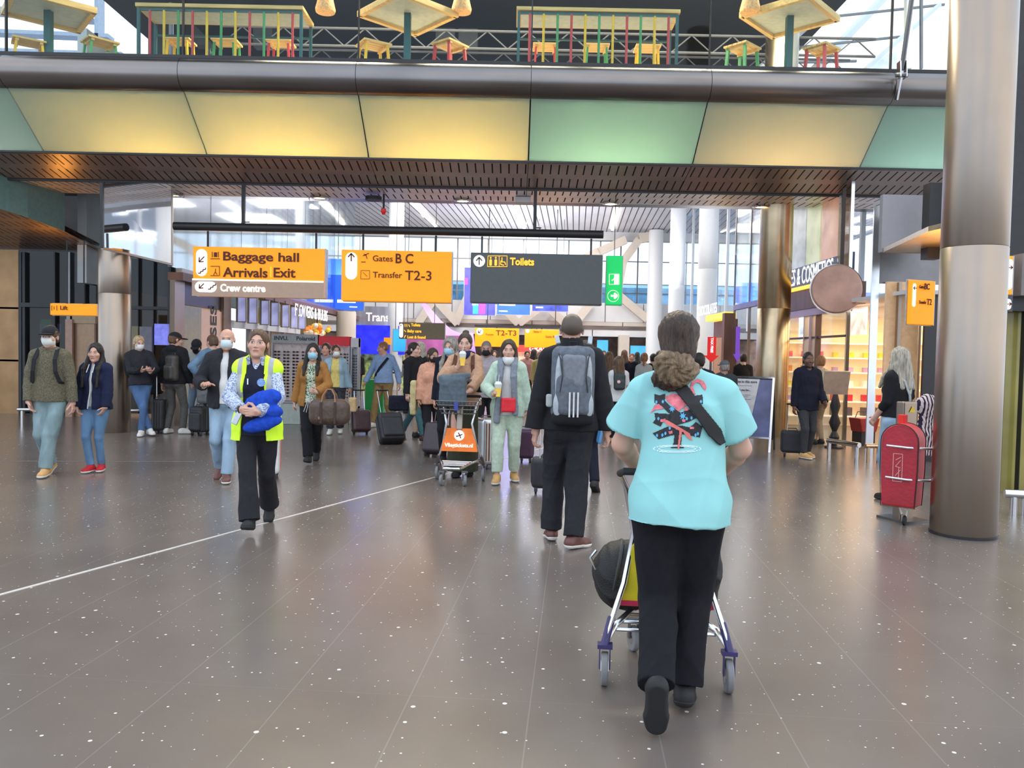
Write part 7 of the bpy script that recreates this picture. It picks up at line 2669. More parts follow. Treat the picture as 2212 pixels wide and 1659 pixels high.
# the person hidden ahead of him
person('person in dark trousers mostly hidden ahead of the tall backpacker', at(1262, 9.3), 180, 1.70, dict(sex='m', RA=(-0.26, -0.02, 0.84), RF=(-0.12, 0.22, 0.12), LF=(0.06, -0.2, 0.085), RFr=(-20, 30)), 0.010,
       hair='short', hcol='black', top=[dict(name='coat', t=0.025, hem=0.84)], topm=[BLK], legs=dict(rc=0.06), legm=NAVY)
tag(MB().box((0, 0, 0.19), (0.03, 0.26, 0.38), Matrix.Rotation(0.15, 3, 'Y')).obj('carrier_bag', pm('bag_blue', (0.10, 0.30, 0.60), rough=0.4, var=0.4, scale=9), loc=(P(1296, 960, 9.2).x, 9.1, 0.56), bevel=0.02),
    'flat pale blue carrier bag hanging beside the tall backpacker', 'bag')
tag(MB().box((0, 0, 0.10), (0.05, 0.14, 0.22)).obj('pouch', pm('pouch_red', (0.55, 0.03, 0.03), rough=0.5), loc=(P(1290, 935, 9.2).x, 9.35, 0.62), bevel=0.02), 'small red pouch above the pale blue carrier bag', 'bag')

# 3 ---- woman in hi-vis vest ------------------------------------------------------
def shirt_mat():
    m = cloth('shirt_pattern', (0.62, 0.68, 0.78), var=0.05)
    nt = m.node_tree
    b = nt.nodes['Principled BSDF']
    base = b.inputs['Base Color'].links[0].from_socket
    tc = nt.nodes.new('ShaderNodeTexCoord')
    v = nt.nodes.new('ShaderNodeTexNoise')
    v.inputs['Scale'].default_value = 34
    v.inputs['Distortion'].default_value = 2.5
    nt.links.new(tc.outputs['Object'], v.inputs['Vector'])
    f = mix_nodes(nt, 'GREATER_THAN', v.outputs['Fac'], 0.52)
    nt.links.new(color_mix(nt, mix_nodes(nt, 'MULTIPLY', f, 0.75), base, (0.06, 0.12, 0.36)), b.inputs['Base Color'])
    return m


def hivis():
    m = pm('hi_vis', (0.62, 0.95, 0.02), rough=0.6, var=0.04, emit=0.10)
    nt = m.node_tree
    b = nt.nodes['Principled BSDF']
    base = b.inputs['Base Color'].links[0].from_socket
    tc = nt.nodes.new('ShaderNodeTexCoord')
    sp = nt.nodes.new('ShaderNodeSeparateXYZ')
    nt.links.new(tc.outputs['Object'], sp.inputs[0])
    M = lambda k, *v: mix_nodes(nt, k, *v)
    vx = M('LESS_THAN', M('ABSOLUTE', M('SUBTRACT', M('ABSOLUTE', sp.outputs[0]), 0.128)), 0.021)
    vx = M('MULTIPLY', vx, M('GREATER_THAN', sp.outputs[2], 1.16))
    hz_ = M('LESS_THAN', M('ABSOLUTE', M('SUBTRACT', sp.outputs[2], 1.155)), 0.024)
    s_ = M('MAXIMUM', vx, hz_)
    c = color_mix(nt, s_, base, (0.36, 0.38, 0.38))
    nt.links.new(c, b.inputs['Base Color'])
    nt.links.new(c, b.inputs['Emission Color'])
    return m


D3 = 6.95
p0 = P(556, 900, D3)
o3, R3, S3 = person('airport worker in a yellow hi-vis vest, dark waistcoat and patterned shirt, carrying blue clothes', (p0.x, D3, 0), 4, 1.69,
                    dict(sex='f', w=1.05, pel=(0, 0, 0.93), neck=(0.0, 0.0, 1.485), head=(4, -4, 2),
                         RA=(-0.075, -0.285, 1.085), LA=(0.085, -0.305, 1.065), RE=(-0.55, 0.05, 1.02), LE=(0.6, 0.05, 1.0),
                         RF=(0.015, -0.30, 0.105), LF=(0.040, 0.32, 0.155), RFr=(2, -14), LFr=(6, 42),
                         RH=dict(d=(0.85, -0.35, -0.25), n=(-0.15, 0.9, 0), curl=30), LH=dict(d=(-0.9, -0.25, -0.05), n=(0.1, 0.95, 0), curl=32)),
                    0.0056, sk='fair', hair='tied+pony', hcol='brown',
                    top=[dict(name='shirt', t=0.010, hem=0.90, loose=0.022, cuff=0.012, fold=0.008, vneck=0.10, collar=0.02, freq=16),
                         dict(name='waistcoat', t=0.020, hem=0.84, sleeve=0.1, sleeves='', vneck=0.15, fold=0.003, hemr=(0.19, 0.15)),
                         dict(name='hi_vis_vest', t=0.034, hem=0.795, sleeve=0.1, sleeves='', openf=0.085, fold=0.006, hemr=(0.225, 0.175))],
                    topm=[shirt_mat(), cloth('waistcoat_navy', (0.018, 0.022, 0.04)), hivis()],
                    legs=dict(rc=0.092, rk=0.072, hem=0.995, fold=0.006, freq=14), legm=cloth('trousers_charcoal', (0.022, 0.022, 0.028)), shoem=RUB)
for k in 'RL':
    sg = -1 if k == 'R' else 1
    pc_ = R3.neck + R3.Rs @ Vector((sg * 0.045, -0.085, 0.005))
    MB().prism([(0, 0.045), (sg * 0.035, 0.03), (sg * 0.022, -0.055), (0, -0.02)], pc_ * S3, (1, 0, 0), (0, -0.25, 1), (0, -0.006, 0)).obj('shirt_collar', MATS['shirt_pattern'], o3, bevel=0.002)
MB().lathe([(0, 0), (0.034, 0), (0.034, 0.006), (0, 0.006)], c=(R3.neck + Vector((0.075, -0.185, -0.175))) * S3, n=24, axis=Matrix.Rotation(PI / 2 + 0.1, 3, 'X')).obj('round_badge', pm('badge_blue', (0.25, 0.42, 0.75), rough=0.3, var=0.3, scale=60), o3)
MB().box((R3.neck + Vector((-0.045, -0.165, -0.17))) * S3, (0.010, 0.008, 0.05)).obj('pen_clip', CHROME, o3)
MB().tube([(R3.wr['R'] + Vector((0.034 * math.cos(a_ * PI / 6) * 0.3, 0.034 * math.cos(a_ * PI / 6), 0.034 * math.sin(a_ * PI / 6)))) * S3 for a_ in range(12)], 0.008, 6, closed=True).obj('wrist_watch', BLACK, o3, smooth=True)
BLUEC = cloth('jacket_royal_blue', (0.015, 0.07, 0.52), bump=0.3, var=0.2)
softbag('folded_jacket', 'bundle of royal blue clothes held in the arms of the hi-vis worker', o3.location, math.radians(4),
        lambda S: (S.ell((0.10, -0.235, 1.155), (0.17, 0.055, 0.085), Matrix.Rotation(-0.38, 3, 'Y'), 0), S.ell((0.165, -0.235, 1.06), (0.11, 0.055, 0.06), None, 0.02), S.ell((0.10, -0.235, 0.955), (0.175, 0.06, 0.065), Matrix.Rotation(-0.28, 3, 'Y'), 0.0)),
        BLUEC, 0.008, fold=0.007, cat='jacket', freq=20, scale=S3)
MB_ = MB().box((0, 0, 0), (0.05, 0.012, 0.13), Matrix.Rotation(0.45, 3, 'Y')).obj('phone', CHROME, loc=o3.location + Vector((-0.075, -0.29, 0.98)), bevel=0.004)
tag(MB_, 'silver phone held below the hands of the hi-vis worker', 'phone')
suitcase('white and orange trolley case behind the legs of the hi-vis worker', (P(585, 980, 9.7).x, 9.7, 0), 0.2, 0.22, 0.50, 0.34, pm('case_white', (0.75, 0.74, 0.74), rough=0.3), handle=0.35, trim=pm('case_orange', (0.8, 0.15, 0.03)))

# 4 ---- man in cap and jumper, 5 ---- woman with long hair ---------------------------
KNIT = cloth('knit_olive', (0.135, 0.120, 0.080), var=0.42, scale=70, bump=0.3)
CAPB = cloth('cap_black', (0.02, 0.02, 0.024))
D4 = 9.6
o4, R4, S4 = person('man in a mottled olive jumper, black cap and white mask walking, one hand in pocket', at(108, D4), 6, 1.75,
                    dict(sex='m', w=1.04, head=(4, 2, 0), RA=(-0.195, -0.10, 0.88), LA=(0.265, -0.02, 0.865), RE=(-0.55, 0.30, 1.1), LE=(0.5, 0.3, 1.1), RF=(-0.045, 0.12, 0.12), LF=(0.02, -0.16, 0.088),
                         RFr=(-4, 25), LFr=(6, 0), RH=dict(d=(0.35, -0.3, -0.9), curl=20)),
                    0.0075, hair='short', hcol='brown', mask='white', cap=CAPB, top=[dict(name='jumper', t=0.022, hem=0.875, loose=0.012, cuff=0.010, fold=0.010, freq=12)], topm=[KNIT],
                    legs=dict(rc=0.075, rk=0.078, t=0.016, fold=0.010, freq=14), legm=JEANG, shoem=TANS, solem=RUBW)
backpack_on(R4, S4, o4.location, math.radians(6), 'dark backpack whose straps cross the shoulders of the olive jumper', BLK2, dims=(0.14, 0.07, 0.22), jt=0.022)
D5 = 9.9
o5, R5, S5 = person('woman with long black hair in a navy zip hoodie and ripped blue jeans', at(206, D5), 0, 1.56,
                    dict(sex='f', w=1.06, head=(8, 2, 0), RA=(-0.20, -0.12, 0.90), LA=(0.20, -0.12, 0.90), RE=(-0.6, 0.35, 1.1), LE=(0.6, 0.35, 1.1), RF=(-0.03, -0.06, 0.088), LF=(0.055, 0.06, 0.088), RFr=(-8, 0), LFr=(14, 0),
                         RH=dict(d=(0.4, -0.2, -0.9), curl=20), LH=dict(d=(-0.4, -0.2, -0.9), curl=20)),
                    0.0075, hair='long+extra', hcol='black', top=[dict(name='vest_top', t=0.008, sleeves='', hem=0.9), dict(name='hoodie', t=0.030, hem=0.865, openf=0.022, hood=True, loose=0.015, fold=0.008)], topm=[LGT, NAVYJ],
                    legs=dict(rc=0.050, rk=0.058, hem=0.95, fold=0.005), legm=denim('denim_skinny', (0.13, 0.24, 0.40)), shoem=REDS, solem=RUBW)
MB().tube([(R5.pel + Vector((x, y, z))) * S5 for x, y, z in ((-0.012, -0.185, -0.05), (0.0, -0.185, 0.06), (0.02, -0.175, 0.20), (0.028, -0.180, 0.34), (0.035, -0.160, 0.46))], 0.007 * S5, 6).obj('white_zip', WHT, o5)
for sx in (-0.035, 0.035):
    MB().tube([(R5.neck + Vector((sx, -0.105, -0.0))) * S5, (R5.neck + Vector((sx * 1.2, -0.17, -0.11))) * S5], 0.006 * S5, 6).obj('hood_cord', WHT, o5)

# 6..9 the group by the left column -----------------------------------------------------
D6 = 14.2
o6, R6, S6 = person('blond man in black jumper and white mask looking at his phone beside the column', at(303, D6), 24, 1.74,
                    dict(sex='m', w=0.97, pel=(0, -0.06, 0.92), neck=(-0.03, 0.05, 1.465), head=(18, 10, 0), RA=(0.02, -0.30, 1.14), LA=(0.16, -0.30, 1.12), RF=(0.16, -0.22, 0.088), LF=(0.02, -0.26, 0.088), RFr=(20, 0), LFr=(-10, 0),
                         RE=(-0.5, 0.2, 1.0), LE=(0.5, 0.2, 1.0), RH=dict(d=(0.8, -0.5, 0.2), n=(0, 0.3, 1), curl=40), LH=dict(d=(-0.2, -0.8, 0.3), n=(0, 0.2, 1), curl=40)),
                    0.0095, hair='short', hcol='blond', mask='white', top=[dict(name='jumper', t=0.022, hem=0.87, fold=0.008)], topm=[BLK2], legs=dict(rc=0.052, rk=0.062), legm=JEANB, shoem=WHS_, solem=RUBW)
tag(MB().box((0, 0, 0), (0.08, 0.15, 0.012), Matrix.Rotation(0.3, 3, 'X')).obj('phone', BLACK, loc=o6.location + Vector((0.10 * 1, -0.36, 1.16)), bevel=0.004), 'black phone in the hands of the leaning man', 'phone')
softbag('shoulder_bag', 'large black bag slung behind the leaning man', (o6.location.x - 0.24, D6 + 0.16, 0), 0, lambda S: S.ell((0, 0, 1.22), (0.13, 0.10, 0.24), None, 0), BLK, 0.015, 0.008)
D7 = 14.5
o7, R7, S7 = person('man in a black hooded jacket and grey trousers, cap on, seen from behind', at(377, D7), 168, 1.80,
                    dict(sex='m', head=(-35, 6, 0), RA=(-0.24, -0.12, 0.90), LA=(0.24, 0.0, 0.87), RF=(-0.15, -0.02, 0.088), LF=(0.12, 0.05, 0.088), RFr=(-60, 0), LFr=(5, 0)),
                    0.0095, hair='short', hcol='brown', cap=CAPB, top=[dict(name='jacket', t=0.034, hem=0.88, hood=True, fold=0.008)], topm=[BLK], legs=dict(rc=0.056, rk=0.066, fold=0.006), legm=GREYJ, shoem=WHS_, solem=RUBW)
backpack_on(R7, S7, o7.location + Vector((0.13, 0, 0)), math.radians(150), 'dark leather backpack on the shoulder of the man in the black hooded jacket', pm('leather_dark', (0.05, 0.045, 0.04), rough=0.4), dims=(0.13, 0.07, 0.23), dz=0.22, straps=False)
D8 = 15.2
person('man in a black cap and black mask looking down, pale jumper and light jeans', at(428, D8), -12, 1.72, dict(sex='m', head=(20, 28, 0), neck=(0, -0.04, 1.46), RA=(-0.1, -0.28, 1.05), LA=(0.16, -0.26, 1.02)), 0.010, hair='short', hcol='black',
       mask='black', cap=CAPB, capback=False, top=[dict(name='jumper', t=0.022, hem=0.88)], topm=[LGT], legs=dict(rc=0.055), legm=JEANL, shoem=WHS_, solem=RUBW)
D9 = 14.6
person('man in a blue denim jacket with his hand on his hip, back half turned', at(459, D9), 205, 1.77, dict(sex='m', head=(28, 8, 0), RA=(-0.20, 0.05, 0.95), LA=(0.20, 0.04, 1.00), RE=(-0.6, 0.3, 1.1), LE=(0.8, 0.25, 1.15)), 0.010, hair='short', hcol='brown',
       top=[dict(name='denim_jacket', t=0.024, hem=0.93, fold=0.008)], topm=[denim('denim_jacket', (0.14, 0.24, 0.36))], legs=dict(rc=0.058), legm=BLK2, shoem=WHS_, solem=RUBW)
suitcase('tall black ribbed suitcase beside the man in grey trousers', (P(340, 930, 14.4).x, 14.5, 0), 0.1, 0.22, 0.56, 0.32, LUG, ribs=4, handle=0.42)
softbag('travel_bag', 'black shoulder bag standing on a case by the left group', (P(332, 800, 14.8).x, 14.9, 0.72), 0, lambda S: S.box((0, 0, 0.16), (0.11, 0.10, 0.20), None, 0.05, 0), BLK, 0.014)
suitcase('black soft suitcase between the group and the older man', (P(427, 935, 14.2).x, 14.3, 0), -0.3, 0.28, 0.46, 0.26, LUG, handle=0.3, pocket=True)
softbag('holdall', 'grey holdall hanging in front of the denim jacket man', (P(449, 870, 14.2).x, 14.1, 0.62), 0.2, lambda S: S.box((0, 0, 0.13), (0.14, 0.09, 0.17), None, 0.06, 0), LUGG, 0.014)

# 10 ---- older man with mask -------------------------------------------------------------
D10 = 9.45
person('older bald man in a black jacket, pale blue mask and light jeans striding', at(489, D10), 8, 1.76, dict(sex='m', w=1.08, head=(6, 0, 0), belly=0.05, RA=(-0.20, -0.26, 1.12), LA=(0.24, 0.12, 0.92), RE=(-0.5, 0.25, 1.0),
       RF=(-0.10, 0.16, 0.145), LF=(0.04, -0.16, 0.088), RFr=(-10, 35), LFr=(8, 0), RH=dict(d=(0.5, -0.7, 0.3), n=(0.2, 0.1, -1), curl=88)), 0.0075, sk='ruddy', mask='pale',
       top=[dict(name='shirt', t=0.012, hem=0.9), dict(name='jacket', t=0.034, hem=0.85, openf=0.04, fold=0.009)], topm=[WHT, BLK2], legs=dict(rc=0.066, rk=0.072, fold=0.008), legm=JEANL, shoem=BRNS, solem=RUBW)
person('dark haired woman glimpsed behind the older bald man', at(487, 15.6), 20, 1.62, dict(sex='f', head=(20, 0, 0)), 0.012, hair='tied', hcol='black', top=[dict(name='coat', t=0.02)], topm=[BLK], legs={}, legm=BLK)

# 12 ---- woman in tan jacket ----------------------------------------------------------------
def leafm():
    m = cloth('blouse_leaf', (0.62, 0.66, 0.52), var=0.05)
    nt = m.node_tree
    b = nt.nodes['Principled BSDF']
    base = b.inputs['Base Color'].links[0].from_socket
    tc = nt.nodes.new('ShaderNodeTexCoord')
    v = nt.nodes.new('ShaderNodeTexNoise')
    v.inputs['Scale'].default_value = 22
    v.inputs['Distortion'].default_value = 3
    nt.links.new(tc.outputs['Object'], v.inputs['Vector'])
    nt.links.new(color_mix(nt, mix_nodes(nt, 'GREATER_THAN', v.outputs['Fac'], 0.53), base, (0.03, 0.11, 0.05)), b.inputs['Base Color'])
    return m


D12 = 11.1
TANJ = cloth('jacket_tan', (0.36, 0.165, 0.045), bump=0.25)
o12, R12, S12 = person('woman in a tan jacket, leafy blouse and blue mask carrying a brown holdall', at(674, D12), 2, 1.62,
                       dict(sex='f', head=(10, 0, 0), RA=(-0.27, 0.04, 0.86), LA=(0.12, -0.24, 1.06), LE=(0.55, 0.1, 1.0), RF=(0.01, -0.26, 0.10), LF=(0.02, 0.26, 0.15), RFr=(0, -12), LFr=(0, 40),
                            LH=dict(d=(-0.75, -0.35, 0.25), n=(0.1, 0.9, 0.1), curl=62)), 0.0075, hair='long', hcol='black', mask='blue',
                       top=[dict(name='blouse', t=0.012, hem=0.90, vneck=0.09), dict(name='jacket', t=0.030, hem=0.84, openf=0.065, fold=0.008, cuff=0.01)], topm=[leafm(), TANJ],
                       legs=dict(rc=0.066, rk=0.075, t=0.018, fold=0.008), legm=BLK, shoem=RUB)
for i in range(5):
    x = -0.035 + i * 0.016
    MB().tube([(R12.pel + Vector((x, -0.16, 0.02))) * S12, (R12.pel + Vector((x * 1.8 + 0.01, -0.19, -0.08))) * S12, (R12.pel + Vector((x * 2.4, -0.185, -0.16 - 0.01 * i))) * S12], 0.005 * S12, 5).obj('belt_cord', WHT, o12)
BRB = pm('bag_brown', (0.10, 0.065, 0.050), rough=0.5, var=0.25, scale=30)
hb = empty('holdall', (P(713, 880, 10.75).x, 10.72, 0.56), 0.06, 'large brown leather holdall carried by the woman in the tan jacket', 'bag')
S = SDF()
S.box((0, 0, 0.17), (0.27, 0.13, 0.17), None, 0.11, 0)
sdf_obj('body', S, 0.010, BRB, hb, 1.0, fold=0.006, seed=2)
for x in (-0.09, 0.09):
    MB().box((x, -0.137, 0.17), (0.028, 0.012, 0.28)).obj('leather_strap', pm('strap_dark_brown', (0.06, 0.035, 0.025)), hb)
for y in (-0.07, 0.07):
    MB().tube([(-0.09, y * 1.8, 0.30), (-0.075, y, 0.40), (-0.03, y * 0.6, 0.47), (0.03, y * 0.6, 0.47), (0.075, y, 0.40), (0.09, y * 1.8, 0.30)], 0.010, 8).obj('handle', pm('strap_tan', (0.30, 0.15, 0.08)), hb, smooth=True)
MB().box((-0.10, -0.13, 0.10), (0.05, 0.02, 0.035)).obj('tan_tag', pm('strap_tan', (0.30, 0.15, 0.08)), hb)
# 13, 14
D13 = 15.0
o13, R13, S13 = person('woman in a yellow top, denim jacket and white mask pulling a dark case', at(724, D13), 6, 1.64,
                       dict(sex='f', w=1.08, head=(14, 0, 0), RA=(-0.23, 0, 0.86), LA=(0.29, 0.05, 0.84), RF=(-0.08, -0.10, 0.09), LF=(0.09, 0.10, 0.10)), 0.0095, sk='tan', hair='tied', hcol='dark', mask='white',
                       top=[dict(name='top', t=0.012, sleeves='', hem=0.93), dict(name='denim_jacket', t=0.030, hem=0.92, openf=0.075)], topm=[cloth('top_yellow', (0.62, 0.50, 0.16)), denim('denim_jacket_pale', (0.26, 0.38, 0.46))],
                       legs=dict(rc=0.075, rk=0.078, t=0.02, hem=0.9), legm=cloth('trousers_speckled', (0.04, 0.04, 0.05), var=0.9, scale=60), shoem=WHS_, solem=RUBW)
suitcase('wine dark trolley case pulled by the woman in the yellow top', (P(781, 930, 14.9).x, 14.9, 0), 0.4, 0.34, 0.40, 0.24, pm('case_wine', (0.045, 0.015, 0.02), rough=0.4, var=0.4), tilt=0.25, handle=0.40, wheels=2)
softbag('shopping_bag', 'small beige bag on the wine dark case', (P(762, 885, 14.6).x, 14.6, 0.46), 0, lambda S: S.box((0, 0, 0.12), (0.07, 0.05, 0.13), None, 0.02, 0), cloth('bag_beige', (0.6, 0.42, 0.22)), 0.014)
person('man in a grey top glimpsed behind the tan jacket woman', at(703, 16.0), 10, 1.68, dict(sex='m', head=(-12, 0, 0)), 0.011, sk='ruddy', hair='short', hcol='dark', top=[{}], topm=[MGR], legs={}, legm=BLK)
# 15
D15 = 16.6
o15, R15, S15 = person('man in a light blue jumper and khaki trousers with a black cross strap, looking left', at(828, D15), -12, 1.74,
                       dict(sex='m', w=1.08, belly=0.07, head=(-55, 14, 0), RA=(-0.36, -0.12, 0.92), LA=(0.30, 0.10, 0.90), RF=(-0.16, -0.15, 0.088), LF=(0.13, 0.10, 0.10), RFr=(-20, 0)), 0.010, sk='ruddy', hair='buzz', hcol='ginger',
                       top=[dict(name='jumper', t=0.020, hem=0.91, vneck=0.05)], topm=[cloth('jumper_blue', (0.24, 0.36, 0.58))], legs=dict(rc=0.065, rk=0.072, t=0.016), legm=cloth('chinos_khaki', (0.27, 0.18, 0.075)), shoem=WHS_, solem=RUBW)
mb = MB()
cs_ = [(R15.pel + R15.R @ Vector(v)) * S15 for v in ((0.12, -0.10, 0.50), (0.06, -0.165, 0.40), (-0.03, -0.185, 0.28), (-0.11, -0.17, 0.14), (-0.17, -0.08, 0.05))]
for a_, b_ in zip(cs_[:-1], cs_[1:]):
    mb.bar(a_, b_, 0.05, 0.012, up=(0, 1, 0))
t = tag(mb.obj('cross_strap', BLK), 'black strap across the light blue jumper', 'strap')
t.location = o15.location
t.rotation_euler = (0, 0, math.radians(-12))
suitcase('black tilted trolley case rolling right of the man in blue', (P(850, 950, 13.4).x, 13.4, 0), math.radians(25), 0.42, 0.52, 0.26, LUG, tilt=0.62, handle=0.55, wheels=2, pocket=True)
softbag('laptop_bag', 'navy bag sitting on top of the tilted trolley case', (P(862, 880, 13.9).x, 13.85, 0.54), math.radians(20), lambda S: S.box((0, 0, 0.13), (0.17, 0.07, 0.13), None, 0.04, 0), NAVY, 0.013)
# person behind, walking away left of the peach jumper: only the legs show
person('person in teal trousers striding behind the tilted trolley case', at(893, 14.0), 60, 1.70, dict(sex='m', RF=(-0.1, -0.30, 0.10), LF=(0.1, 0.34, 0.15), LFr=(0, 45)), 0.011, hair='short', hcol='black', top=[dict(name='coat', t=0.02)], topm=[BLK], legs=dict(rc=0.06), legm=cloth('trousers_teal', (0.05, 0.13, 0.15)), shoem=BRNS)
person('far figure in a dark waistcoat leaning by the queue posts', at(886, 20.6), -20, 1.62, dict(sex='f', head=(-20, 20, 0), neck=(0, -0.08, 1.45), RA=(-0.15, -0.3, 1.0), LA=(0.15, -0.3, 1.0)), 0.014, hair='tied', hcol='black', top=[dict(name='shirt'), dict(name='waistcoat', t=0.02, sleeves='')], topm=[LGT, NAVY], legs={}, legm=BLK)
person('figure in a dark hooded coat with fair hair showing, behind the peach jumper', at(906, 14.6), 150, 1.70, dict(sex='f', head=(20, 0, 0)), 0.011, hair='curly', hcol='ash', top=[dict(name='coat', t=0.03, hood=True, hem=0.7)], topm=[BLK], legs={}, legm=cloth('trousers_beige', (0.4, 0.3, 0.2)))
# 18
D18 = 12.3
o18, R18, S18 = person('woman in a peach jumper and black mask with a cream tote', at(932, D18), 12, 1.60,
                       dict(sex='f', w=1.08, head=(22, 6, 0), RA=(-0.22, -0.08, 0.90), LA=(0.12, -0.26, 0.98), RF=(-0.08, -0.12, 0.09), LF=(0.08, 0.15, 0.12), LFr=(0, 25)), 0.009, sk='tan', hair='tied+pony', hcol='dark', mask='black',
                       top=[dict(name='jumper', t=0.032, hem=0.84, loose=0.03, fold=0.012, hemr=(0.215, 0.175))], topm=[cloth('jumper_peach', (0.66, 0.33, 0.22))], legs=dict(rc=0.052), legm=BLK, shoem=RUB)
softbag('tote_bag', 'cream tote bag at the side of the peach jumper', (o18.location.x - 0.27, D18 - 0.02, 0.62), 0, lambda S: S.box((0, 0, 0.24), (0.045, 0.14, 0.26), None, 0.03, 0), cloth('tote_cream', (0.62, 0.52, 0.27)), 0.013)
suitcase('dark tilted trolley case between the peach jumper woman and the cart', (P(938, 970, 12.0).x, 11.9, 0), math.radians(-15), 0.34, 0.46, 0.24, pm('case_aubergine', (0.05, 0.035, 0.045), rough=0.4), tilt=0.35, handle=0.45, wheels=2)
# 19
person('person with curly grey hair and blue mask behind the beige jumper woman', at(972, 11.3), -10, 1.74, dict(sex='f', head=(-10, 8, 0)), 0.010, hair='curly', hcol='grey', mask='blue', top=[dict(name='coat', t=0.03)], topm=[NAVY], legs={}, legm=BLK)
# 20
D20 = 10.15
BEIGE = cloth('jumper_beige', (0.50, 0.29, 0.19), bump=0.25)
o20, R20, S20 = person('woman in a beige jumper and long olive skirt drinking behind the orange luggage cart', at(1002, D20), -4, 1.78,
                       dict(sex='f', w=1.06, head=(2, 4, 0), RA=(-0.045, -0.215, 1.36), LA=(0.11, -0.36, 1.07), RE=(-0.50, -0.1, 1.0), LE=(0.6, 0.1, 1.0), RF=(-0.06, -0.05, 0.088), LF=(0.07, 0.1, 0.088),
                            RH=dict(d=(0.35, -0.15, 0.9), n=(0.6, -0.8, 0.1), curl=50), LH=dict(d=(-0.75, -0.55, -0.2), n=(0, 0.1, -1), curl=30)),
                       0.0075, hair='tied+topknot', hcol='dark', mask='navy', masklow=True,
                       top=[dict(name='jumper', t=0.028, hem=0.88, loose=0.030, cuff=-0.004, fold=0.009, sleeve=1.85, hemr=(0.20, 0.165))], topm=[BEIGE], legm=None, shoem=BLK2,
                       extra=lambda r, o, s, h: skirt_obj(r, cloth('skirt_olive', (0.050, 0.055, 0.035)), o, s, h, hem=0.07, hr=(0.19, 0.17)))
cup = empty('drink_cup', (0, 0, 0), 0, 'clear cup of yellow drink with straw held up by the beige jumper woman', 'cup')


def fill_cup(t):
    MB().lathe([(0.026, 0), (0.038, 0.105), (0.036, 0.105), (0.0, 0.10)], n=20).obj('juice', pm('juice_yellow', (0.95, 0.62, 0.10), rough=0.3, var=0.1, emit=0.1), t, smooth=True)
    MB().lathe([(0.039, 0.10), (0.044, 0.14), (0.046, 0.145), (0.03, 0.175), (0, 0.18)], n=20).obj('lid', pm('lid_clear', (0.75, 0.78, 0.75), rough=0.15), t, smooth=True)
    MB().cyl((0, 0, 0.17), (0.01, 0.0, 0.25), 0.004, n=8).obj('straw', WHT, t)


fill_cup(cup)
cup.location = in_hand(R20, S20, 'R', o20.location, -4, 0.085, 0.042, -0.055)
BK = cloth('strap_brown', (0.12, 0.05, 0.03))
backpack_on(R20, S20, o20.location, math.radians(-4), 'brown strapped backpack worn by the beige jumper woman', BK, dims=(0.13, 0.06, 0.2), jt=0.028)
softbag('waist_bag', 'shiny black sling bag across the beige jumper', (o20.location.x + 0.15, D20 - 0.26, 1.10), 0.5, lambda S: (S.ell((0, 0, 0.05), (0.13, 0.05, 0.065), Matrix.Rotation(0.5, 3, 'Y'), 0),), pm('bag_glossy', (0.012, 0.012, 0.015), rough=0.25), 0.010, 0.003)
cart2 = luggage_cart('luggage cart with orange Vliegtickets panel facing the camera', (P(984, 1000, 9.5).x, 9.50, 0), math.radians(-6),
                     (pm('panel_orange', (0.85, 0.20, 0.03), rough=0.4, emit=0.15), None), wr=0.08, text=True)
softbag('grey_bag', 'slate grey roll-top bag in the basket of the orange cart', (P(978, 830, 9.6).x, 9.62, 0.93), 0.1, lambda S: (S.box((0, 0, 0.16), (0.16, 0.10, 0.18), None, 0.05, 0), S.box((0.02, -0.02, 0.33), (0.19, 0.05, 0.035), Matrix.Rotation(-0.12, 3, 'Y'), 0.02, 0.02)),
        cloth('bag_slate', (0.11, 0.14, 0.17)), 0.010, fold=0.010, freq=14)
suitcase('silver suitcase with brown corners right of the olive skirt', (P(1049, 1000, 10.9).x, 10.9, 0), 0.5, 0.26, 0.62, 0.36, LUGS, ribs=5, handle=0, trim=pm('trim_brown', (0.22, 0.08, 0.04)))
# 21
person('man in a grey jumper and black mask behind the silver suitcase', at(1048, 12.8), 6, 1.74, dict(sex='m', head=(-6, 10, 0)), 0.009, sk='grey', mask='black', top=[dict(name='jumper', t=0.022)], topm=[cloth('jumper_grey', (0.36, 0.32, 0.35))], legs=dict(rc=0.058), legm=BLK)
# 22
D22 = 9.75
MINT = cloth('blazer_mint', (0.46, 0.58, 0.47), bump=0.12)
o22, R22, S22 = person('woman in a mint blazer and trousers with a grey scarf holding a drink', at(1096, D22), -5, 1.70,
                       dict(sex='f', w=1.10, head=(4, 2, 0), RA=(-0.15, -0.27, 1.10), LA=(0.27, 0.02, 0.86), RE=(-0.55, 0.15, 1.0), RF=(-0.10, -0.16, 0.088), LF=(0.085, 0.12, 0.088), RFr=(-4, 0), LFr=(16, 0),
                            RH=dict(d=(0.25, -0.8, 0.45), n=(0.9, 0, 0), curl=50), LH=dict(n=(-0.6, 0.6, 0), curl=30)), 0.0075, hair='bob', hcol='dark', mask='white', masklow=True,
                       top=[dict(name='shirt', t=0.012, hem=0.84, vneck=0.08), dict(name='blazer', t=0.030, hem=0.82, openf=0.085, loose=0.012, fold=0.006, hemr=(0.215, 0.155))], topm=[WHT, MINT],
                       legs=dict(rc=0.066, rk=0.078, t=0.016, hem=0.86, fold=0.007), legm=cloth('trousers_mint', (0.50, 0.60, 0.48)), shoem=TANS, solem=RUBW)
